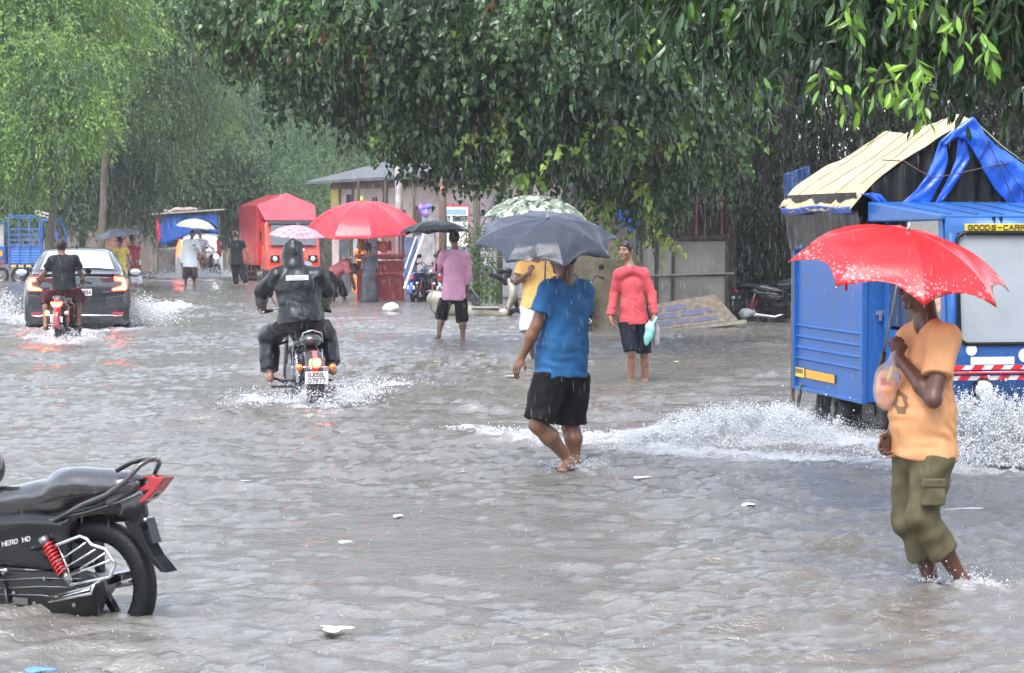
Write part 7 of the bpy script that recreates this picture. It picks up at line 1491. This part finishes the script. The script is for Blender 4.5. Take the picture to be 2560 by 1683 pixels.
o = MB().grid(lambda u, v: ((u - .5) * .42, .05 * math.sin(u * 11), -.42 * v * (1 - .95 * u) + .14 * u * (1 - v)), 24, 12).build('tarpaulin', M('dull_blue_tarpaulin', (.02, .05, .15), rough=.35, var=.6, vscale=8, bump=.5), None, smooth=True, solid=.006); o.location = at(1992, 435, 40.); tag(o, 'dull blue tarpaulin corner in the shade left of the truck roof', 'tarpaulin')
# hedge-like creeper beside the scooter
cr = thing('creeper_bush', 'green creeper climbing behind the scooter handlebar', 'shrub', at(1205, 740, 51.)); cr.location.z = -.15
crown(cr, [B(1190, 620, 51, .22, .25, .35), B(1200, 690, 51, .25, .25, .4), B(1215, 740, 51, .3, .25, .2)], 220, .22, 6, .10, .4, [(.05, .10, .03), (.08, .15, .04), (.12, .22, .05)], 'lance', LEAFM, seed=61, name='foliage')
# ================================================================ parked scooter, concrete stall, slab, road-side clutter
SCR = thing('scooter', 'beige scooter with black seat half sunk in the water behind the man in pink', 'scooter', (at(1088, 770, 48.).x, 48., -.28), rad(-2))
SB = M('scooter_beige_paint', (.33, .30, .23), rough=.3, coat=.5, var=.25, dirt=(.18, .15, .11))
S = SDF(); S.cap((.0, 0, .62), (.42, 0, .60), .17, .19, k=.08, sq=((0, 1, 0), .9)); S.cap((.3, 0, .55), (.72, 0, .33), .17, .12, k=.1, sq=((0, 1, 0), 1.)); S.cap((.05, 0, .42), (1.35, 0, .34), .12, .10, k=.1); S.cap((1.42, 0, .38), (1.55, 0, .72), .10, .16, k=.08, sq=((1, 0, 0), .35)); S.cap((1.55, 0, .72), (1.46, 0, .98), .17, .09, k=.06, sq=((1, 0, 0), .4)); sdf_obj('body', S, .02, SB, SCR)
S = SDF(); S.cap((.15, 0, .83), (.62, 0, .80), .10, .12, k=.05, sq=((0, 0, 1), .6)); S.cap((.6, 0, .78), (.78, 0, .62), .11, .10, k=.08); sdf_obj('seat', S, .018, SEATM, SCR)
MB().tube([(-.02, .1, .80), (-.15, .1, .78), (-.16, 0, .78), (-.15, -.1, .78), (-.02, -.1, .80)], .012, 6).build('rear_rail', STEEL, SCR, smooth=True)
MB().tube([(-.08, -.15, .78), (-.13, -.16, .6), (-.06, -.16, .42)], .012, 6).build('side_guard', STEEL, SCR, smooth=True)
S = SDF(); S.cap((1.40, 0, .98), (1.10, -.05, 1.12), .05, .05, k=.03); S.cap((1.40, 0, .95), (1.46, 0, 1.18), .06, .07, k=.04); S.cap((1.18, -.1, 1.02), (.92, -.16, .90), .018, .018, k=.02); S.cap((1.42, 0, 1.1), (1.52, .3, 1.2), .02, .02, k=.02); S.cap((1.5, 0, .95), (1.62, 0, .5), .07, .05, k=.04); sdf_obj('handlebar', S, .015, BPL, SCR)
MB().ball((1.33, -.1, 1.17), (.09, .01, .05)).build('mirror', BPL, SCR, smooth=True); MB().box((1.0, 0, .46), (.55, .30, .02)).build('footboard', M('footboard_grey', (.40, .38, .37), rough=.5), SCR)
wheel(SCR, .22, .22, .23, .10, rim=STEEL, alloy=0); wheel(SCR, 1.62, .22, .23, .10, rim=STEEL, alloy=0); MB().tube([(1.58, 0, .7), (1.44, -.06, .44), (1.40, -.06, .28)], [.03, .05, .04], 8).build('front_mudguard', BPL, SCR, smooth=True)
CS = thing('concrete_stall', 'weathered grey sheet stall with dark posts behind the young man in coral', 'stall', (at(1600, 800, 45.).x, 45., -.15), rad(1))
CM = M('weathered_cement_sheet', (.20, .19, .17), rough=.8, var=.35, vscale=2.2, bump=.3, dirt=(.13, .12, .10)); DW = M('dark_wet_wood', (.04, .03, .025), rough=.7, var=.4)
for (x, w_, z, h_) in ((.12, .30, 1.15, .95), (.50, .32, 1.05, 1.2), (1.10, .98, 1.35, .62), (1.12, .94, .70, .62)): MB().box((x, 0, z), (w_, .05, h_)).build('sheet', CM, CS, bevel=.006)
for x in (.0, .30, .60, 1.60): MB().bar((x, -.04, -.1), (x + .015, -.04, 1.72), .055, .05, (0, 1, 0)).build('post', DW, CS)
MB().bar((.05, -.05, 1.02), (1.75, -.05, 1.07), .04, .03).build('rail', M('rail_grey', (.22, .21, .20), rough=.6), CS); MB().bar((.6, -.05, 1.71), (1.65, -.05, 1.76), .08, .05).build('top_rail', DW, CS)
MB().box((.9, .5, 1.2), (1.9, .05, 2.2)).build('back_sheet', DW, CS)
for k in range(6): MB().bar((.75 + k * .16, .3, 1.7), (.78 + k * .155, .3, 2.75), .035, .035).build('stick', [BARK, DW, M('reddish_pipe', (.22, .06, .05), rough=.5)][k % 3], CS)
MB().box((1.15, .25, 2.95), (.8, .06, .45)).build('hanging_board', M('board_dark_grey', (.10, .095, .09), rough=.8, var=.3), CS)
SLm = M('slab_sand', (.15, .12, .088), rough=.8, var=.4, vscale=12, bump=.6, bscale=30); SLb = M('slab_blue_tile', (.035, .04, .10), rough=.5, var=.35, vscale=14)
a = at(1640, 812, 42.5); b_ = at(1838, 785, 43.2)
SL = thing('stone_slab', 'tilted broken slab with dark blue tiles lying in front of the grey stall', 'slab', (a.x, 42.5, -.05), rad(6))
tlt = Matrix.Rotation(rad(-42), 3, 'X') ; sl_y = math.atan2(.16, 1.45)
def slp(x, y, z=0): v = Matrix.Rotation(-sl_y, 3, 'Y') @ (Matrix.Rotation(rad(52), 3, 'X') @ Vector((x, y, z))); return v
mb = MB(); c8 = [slp(*q) for q in ((0, 0, -.03), (1.48, 0, -.03), (1.18, .62, -.03), (-.05, .55, -.03), (0, 0, .03), (1.48, 0, .03), (1.18, .62, .03), (-.05, .55, .03))]; mb.add(c8, [(3, 2, 1, 0), (4, 5, 6, 7), (0, 1, 5, 4), (1, 2, 6, 5), (2, 3, 7, 6), (3, 0, 4, 7)]); mb.build('slab', SLm, SL, bevel=.01)
rr_ = random.Random(5)
for (x, y, w_, h_) in ((.02, .06, .30, .10), (.36, .07, .28, .09), (.68, .06, .30, .10), (1.0, .08, .12, .06), (.0, .21, .42, .11), (.5, .22, .40, .12), (.95, .25, .12, .09), (-.02, .37, .20, .10), (.24, .36, .36, .12)):
    mb = MB(); q = [slp(x + rr_.uniform(-.01, .01), y, .034), slp(x + w_, y + rr_.uniform(-.01, .01), .034), slp(x + w_ + rr_.uniform(-.02, .02), y + h_, .034), slp(x, y + h_ + rr_.uniform(-.01, .01), .034)]; mb.add(q, [(0, 1, 2, 3)]); mb.build('blue_tile', SLb, SL, solid=.006)
MB().bar(slp(-.1, -.03, .0), slp(1.62, -.02, .0), .05, .06).build('edge_rail', M('rail_sand', (.28, .25, .20), rough=.7), SL)
for k, (px, py, Y_, r3, lb, c_) in enumerate(((1868, 782, 44, (.16, .10, .09), 'grey plastic heap at the right end of the slab', (.20, .20, .22)), (1833, 800, 43, (.06, .05, .05), 'small pale brick under the slab end', (.30, .26, .22)), (1745, 795, 43.6, (.25, .15, .08), 'dark rubble under the slab', (.06, .055, .05)))):
    S = SDF(); p = at(px, py, Y_); S.ell(p, r3); S.noise(.02, nsin(k + 30, 22)); o = sdf_obj('rubble', S, .015, M('rubble_%d' % k, c_, rough=.6, var=.4, bump=.4), loc=p); o.location = p; tag(o, lb, 'rubble')
# dark wall strips closing the background right
bwall = thing('boundary_wall', 'long dark stained wall behind the banyan and the stalls', 'wall', (14.5, 60, -.15)); MB().box((0, 0, 1.6), (24, .3, 3.2)).build('wall', M('dark_stained_wall', (.05, .042, .037), rough=.85, var=.5, vscale=1.2, bump=.3), bwall)
bw2 = thing('boundary_wall', 'brownish wall under the trees behind the far left traffic', 'wall', (-15.5, 101, -.15)); MB().box((0, 0, 1.0), (26, .3, 2.5)).build('wall', M('brown_wall', (.17, .135, .115), rough=.85, var=.35, vscale=.8, bump=.3), bw2); MB().box((-1.0, -.17, 1.3), (1.2, .02, 1.4)).build('faded_red_patch', M('wall_red_patch', (.25, .10, .08), rough=.8, var=.3), bw2)
hb = thing('house', 'pale building glimpsed through the leaves behind the trees', 'building', (14.2, 62, -.15)); MB().box((0, 0, 4), (4.5, 3, 8)).build('wall', M('pale_house_wall', (.50, .46, .44), rough=.8, var=.1), hb)
for z in (2.6, 4.6, 6.4): MB().box((-1.2, -1.53, z), (1.2, .05, 1.0)).build('window', DGLASS, hb)
# red parked crate near cart foot, floating litter
for k, (px, py, L_, W_, c_, lb, nm) in enumerate(((604, 1206, .13, .06, (.8, .8, .8), 'white paper scrap floating right of the black motorcycle', 'paper_scrap'), (995, 1291, .06, .06, (.85, .85, .85), 'small round white scrap floating in the middle foreground', 'paper_scrap'), (838, 1573, .17, .09, (.72, .62, .42), 'cream soggy wrapper floating near the bottom edge', 'wrapper'), (1872, 1262, .11, .09, (.78, .79, .8), 'white plastic scrap floating below the splash', 'plastic_scrap'), (2124, 1360, .10, .05, (.82, .83, .84), 'white oval scrap left of the man in orange', 'plastic_scrap'), (2420, 1274, .30, .03, (.7, .7, .72), 'long white strip floating right of the man in orange', 'plastic_strip'), (1282, 941, .20, .07, (.75, .75, .76), 'white sheet floating beside the hand of the man in blue', 'plastic_scrap'), (1045, 911, .16, .10, (.20, .22, .25), 'dark crumpled bag floating left of the man in blue', 'plastic_scrap'), (862, 1357, .10, .03, (.75, .73, .7), 'thin pale scrap floating in the left foreground', 'paper_scrap'), (1605, 1195, .16, .04, (.7, .7, .7), 'pale thin strip floating right of the feet of the man in blue', 'plastic_strip'), (1090, 905, .06, .05, (.7, .6, .08), 'yellow leaf floating left of the man in blue', 'leaf'), (1888, 951, .09, .05, (.6, .45, .12), 'yellow leaf floating left of the truck', 'leaf'), (1560, 868, .20, .05, (.6, .6, .6), 'pale strip floating behind the young man in coral', 'plastic_strip'), (1690, 905, .08, .05, (.45, .55, .15), 'pale green leaf floating right of the young man in coral', 'leaf'), (100, 1676, .16, .06, (.1, .25, .7), 'blue scrap at the bottom left corner', 'plastic_scrap'))):
    p = gnd(px, py, .012); rl = random.Random(k)
    def lf(u, v, rl=rl, k=k): 
        a = 2 * math.pi * u; rr3 = (.75 + .25 * math.sin(3 * a + k) + .12 * math.sin(5 * a + 2 * k)) * v; return (math.cos(a) * L_ / 2 * rr3, math.sin(a) * W_ * 1.1 * rr3, .004 * math.sin(a * 2 + k) * v + .006 * (1 - v * v))
    o = MB().grid(lf, 20, 4).build(nm, M('litter_%d' % k, c_, rough=.4, var=.12), None, smooth=True, solid=.003); o.location = (p.x, p.y, .016); o.rotation_euler = (0, 0, rad(rl.uniform(-20, 20))); tag(o, lb, 'litter' if nm != 'leaf' else 'leaf', 'floating litter')
S = SDF(); p = gnd(973, 772, .05); S.ell(p, (.17, .12, .10)); S.ell(p + Vector((.08, 0, .03)), (.12, .1, .09)); S.noise(.02, nsin(50, 22)); o = sdf_obj('plastic_bag', S, .015, M('white_bag_film', (.72, .70, .68), rough=.4, var=.1), loc=p); o.location = p; tag(o, 'crumpled white bag floating in front of the food cart', 'plastic bag')
# ================================================================ SPRAY, RAIN, HAZE
ICO_V = None
def ico():
    bm = bmesh.new(); bmesh.ops.create_icosphere(bm, subdivisions=1, radius=1); v = np.array([q.co[:] for q in bm.verts]); f = np.array([[q.index for q in x.verts] for x in bm.faces]); bm.free(); return v, f
ICV, ICF = ico(); OCV = np.array([(1, 0, 0), (-1, 0, 0), (0, 1, 0), (0, -1, 0), (0, 0, 1), (0, 0, -1)], float); OCF = np.array([(0, 2, 4), (2, 1, 4), (1, 3, 4), (3, 0, 4), (2, 0, 5), (1, 2, 5), (3, 1, 5), (0, 3, 5)])
WD = M('spray_water', (.84, .86, .89), rough=.12, var=0, spec=.8); t, b = nodes_of(WD); b.inputs['Transmission Weight'].default_value = .12; b.inputs['IOR'].default_value = 1.33
def drops(name, label, cat, P, size, stretch, dirs, mat=WD, big=False, kind='stuff', seed=0):
    r = np.random.default_rng(seed); v, f = (ICV, ICF) if big else (OCV, OCF); n = len(P); d = normz(dirs); a = normz(np.cross(d, r.normal(size=(n, 3)))); b_ = np.cross(d, a)
    sc = size[:, None]; loc = v[None] * (1 + .35 * r.uniform(-1, 1, (n, len(v), 1)))
    V = P[:, None] + (a[:, None] * loc[:, :, :1] + b_[:, None] * loc[:, :, 1:2] + d[:, None] * loc[:, :, 2:3] * stretch[:, None, None]) * sc[:, None]
    Fq = (f[None] + (np.arange(n) * len(v))[:, None, None]).reshape(-1, 3); o = mesh_np(name, V.reshape(-1, 3), Fq, mat, None, smooth=True)
    return tag(o, label, cat, kind=kind)
def splash(label, segs, n, hmax, seed, sz=(.004, .016), name='splash', spread=.25, lean=(0, 0), big=False, dens=1.6):
    """segs: polyline of water points (px,py) with height factors; droplets thrown up above it"""
    r = np.random.default_rng(seed); pts = [np.array(gnd(x, y)) for x, y, h in segs]; hs = [h for _, _, h in segs]; k = r.uniform(0, len(pts) - 1.0001, n); i = k.astype(int); f = (k - i)[:, None]
    pa = np.array(pts); P = pa[i] * (1 - f) + pa[i + 1] * f; H = (np.array(hs)[i] * (1 - f[:, 0]) + np.array(hs)[i + 1] * f[:, 0]) * hmax
    clump = .55 + .45 * np.sin(k * 9 + seed) * np.sin(k * 23 + 1) + .25 * np.sin(k * 61)
    q = r.uniform(0, 1, n) ** dens; z = q * H * np.clip(clump + r.normal(0, .15, n), .15, 1.3)
    P = P + r.normal(size=(n, 3)) * np.array([spread, spread, .0]) * (.5 + q[:, None]); P[:, 0] += lean[0] * q; P[:, 1] += lean[1] * q; P[:, 2] = z + .005
    s = r.uniform(0, 1, n) ** 3 * (sz[1] - sz[0]) + sz[0]; s *= (1 - .3 * q); st = r.uniform(1, 2.6, n); D_ = np.stack([r.normal(0, .5, n) + lean[0], r.normal(0, .3, n), np.ones(n)], 1)
    return drops(name, label, 'splash', P, s, st, D_, big=big, seed=seed)
splash('tall sheet of spray thrown up in front of the blue truck', [(2400, 1150, .8), (2470, 1155, 1.15), (2560, 1160, 1.05), (2700, 1160, 1.1)], 26000, .48, 1, (.0013, .0055), spread=.13)
splash('big lumps of water at the crest of the spray in front of the truck', [(2400, 1150, .8), (2470, 1155, 1.1), (2560, 1160, 1.0), (2700, 1160, 1.1)], 900, .50, 2, (.006, .016), spread=.12, big=True, dens=.8)
splash('broad fan of spray spreading from the truck rear wheel towards the man in blue', [(1560, 1118, .10), (1680, 1112, .40), (1780, 1108, .8), (1880, 1105, 1.15), (1980, 1100, .9), (2080, 1110, .7), (2250, 1140, .6)], 34000, .30, 3, (.0012, .0045), spread=.20, dens=1.3)
splash('larger drops leaping beside the truck rear wheel', [(1780, 1100, .6), (1900, 1090, 1.1), (2000, 1090, 1.2), (2080, 1110, .8)], 250, .34, 4, (.004, .009), spread=.16, big=True, dens=.9)
splash('low spray around the wheels of the retro motorcycle', [(630, 1015, .2), (700, 1010, .7), (770, 1015, 1.0), (860, 1000, .9), (1000, 960, .3)], 7000, .28, 5, (.003, .010), spread=.16)
splash('spray flung up from the left wheels of the grey car', [(-80, 805, 1.1), (0, 800, 1.1), (50, 812, .7)], 3000, .5, 6, (.004, .014), spread=.3)
splash('spray flung up from the right wheels of the grey car', [(315, 812, .9), (350, 800, .8), (420, 778, .3)], 3000, .5, 7, (.004, .014), spread=.3)
splash('low spray around the small red motorcycle wheel', [(100, 850, .5), (165, 855, 1), (250, 850, .4)], 2500, .22, 8, (.004, .012), spread=.15)
splash('spray around the far motorcycle and the white car', [(420, 696, .8), (480, 694, .8), (530, 694, 1.1), (610, 688, .6)], 4500, .42, 9, (.01, .03), spread=.5)
splash('small splash at the heels of the man in blue', [(1385, 1168, .8), (1420, 1172, 1), (1470, 1165, .6)], 900, .10, 10, (.002, .007), spread=.05)
splash('small splash at the feet of the man in orange', [(2330, 1455, .8), (2400, 1462, 1), (2470, 1465, .7)], 1200, .12, 11, (.002, .006), spread=.05)
splash('wavelets breaking along the wake between the man in blue and the truck', [(1200, 1072, .5), (1330, 1085, .6), (1500, 1095, 1.), (1700, 1130, 1.), (2000, 1150, 1.), (2300, 1170, 1.2)], 5000, .05, 12, (.003, .010), spread=.20)
splash('dense low spray at the foot of the plume behind the truck wheel', [(1600, 1122, .3), (1750, 1118, .8), (1900, 1112, 1.1), (2000, 1108, 1.2), (2250, 1140, 1.)], 60000, .15, 21, (.0013, .006), spread=.16, dens=1.8)
splash('dense low spray at the foot of the plume in front of the truck', [(2390, 1160, .9), (2480, 1162, 1.1), (2700, 1168, 1.)], 26000, .20, 22, (.002, .010), spread=.13, dens=1.6)
def jets(label, segs, nj, per, hmax, throw, seed, sz=(.0018, .009), wid=.02):
    r = np.random.default_rng(seed); pts = np.array([np.array(gnd(x, y)) for x, y, h in segs]); hs = np.array([h for _, _, h in segs]); k = r.uniform(0, len(pts) - 1.0001, nj); i = k.astype(int); f = (k - i)[:, None]
    O = pts[i] * (1 - f) + pts[i + 1] * f + r.normal(size=(nj, 3)) * [.06, .12, 0]; H = (hs[i] * (1 - f[:, 0]) + hs[i + 1] * f[:, 0]) * hmax * r.uniform(.15, 1., nj) ** 1.3; T = np.array(throw)[None] * r.uniform(.2, 1.2, (nj, 1)) + r.normal(size=(nj, 3)) * [.14, .14, 0]; T[:, 2] = 0
    j = np.repeat(np.arange(nj), per); n = len(j); t_ = r.uniform(0, 1, n) ** .8 * r.uniform(.55, 1, nj)[j]; P = O[j] + T[j] * t_[:, None]; P[:, 2] = .01 + 4 * H[j] * t_ * (1 - t_ * .98)
    P += r.normal(size=(n, 3)) * (wid * (.35 + 1.6 * t_))[:, None] * (.5 + H[j] / hmax)[:, None]; P[:, 2] = np.maximum(P[:, 2], .004)
    vz = 4 * H[j] * (1 - 2 * t_); D_ = np.stack([T[j, 0], T[j, 1], vz], 1) + r.normal(size=(n, 3)) * .05; s = sz[0] + (sz[1] - sz[0]) * r.uniform(0, 1, n) ** 3
    return drops('splash', label, 'splash', P, s, r.uniform(1.2, 3.2, n), D_, seed=seed)
jets('curling jets of water thrown out behind the truck wheel', [(1640, 1120, .35), (1780, 1112, .8), (1900, 1104, 1.1), (2000, 1100, .9), (2090, 1112, .7)], 260, 300, .29, (-.34, -.12, 0), 301, (.0013, .0060), .018)
jets('curling jets of water thrown up in front of the truck', [(2395, 1152, .9), (2470, 1156, 1.15), (2700, 1162, 1.1)], 190, 300, .46, (-.05, -.15, 0), 302, (.0015, .0075), .020)
jets('jets of water leaving the left side of the grey car', [(-60, 812, 1), (55, 815, .9)], 60, 90, .55, (-.8, -.2, 0), 303, (.004, .014), .05)
jets('jets of water leaving the right side of the grey car', [(318, 815, .9), (345, 810, .8)], 60, 90, .5, (.9, -.2, 0), 304, (.004, .014), .05)
jets('jets of water behind the rear wheel of the retro motorcycle', [(745, 1020, 1), (820, 1015, 1)], 80, 90, .22, (.45, -.3, 0), 305, (.002, .008), .02)
# rain drops striking the water
r = np.random.default_rng(99); n = 2600; Y = 8.5 * np.exp(r.uniform(0, 1, n) * math.log(62 / 8.5)); X = r.uniform(-.24, .24, n) * Y
P = np.stack([X, Y, water_h(X, Y) + .004 + r.uniform(0, .02, n)], 1); s = r.uniform(.0008, .0019, n) * (1 + Y / 55)
drops('rain_splashes', 'tiny drops kicked up where the rain strikes the water', 'rain', P, s, r.uniform(1, 3, n), np.stack([r.normal(0, .3, n), r.normal(0, .3, n), np.ones(n)], 1), seed=3)
# falling rain: short slender drops filling the air
RM = M('rain_water', (.80, .83, .88), rough=.2, var=0); t, b = nodes_of(RM); b.inputs['Alpha'].default_value = .085
n = 20000; Y = 7 + 52 * r.uniform(0, 1, n) ** .75; X = r.uniform(-.235, .235, n) * Y; Z = 1.78 + r.uniform(-.20, .12, n) * Y; Z = np.where(Z < 0, r.uniform(.1, 3, n), Z)
drops('falling_rain', 'rain falling through the air', 'rain', np.stack([X, Y, Z], 1), np.full(n, .0011) * (1 + Y / 22), r.uniform(14, 22, n) / (1 + Y / 90), np.stack([np.full(n, .03), r.normal(0, .01, n), np.full(n, -1.)], 1), mat=RM, seed=4)
hz_o = MB().box((0, 62, 8.4), (130, 160, 19.6)).build('haze', None); hz_o['kind'] = 'stuff'
hm = bpy.data.materials.new('haze_air'); hm.use_nodes = True; t = hm.node_tree; t.nodes.remove(t.nodes['Principled BSDF']); pv = t.nodes.new('ShaderNodeVolumePrincipled'); pv.inputs['Density'].default_value = .0007; pv.inputs['Color'].default_value = (.92, .95, 1, 1); pv.inputs['Anisotropy'].default_value = .2
t.links.new(pv.outputs[0], t.nodes['Material Output'].inputs['Volume']); hz_o.data.materials.append(hm)
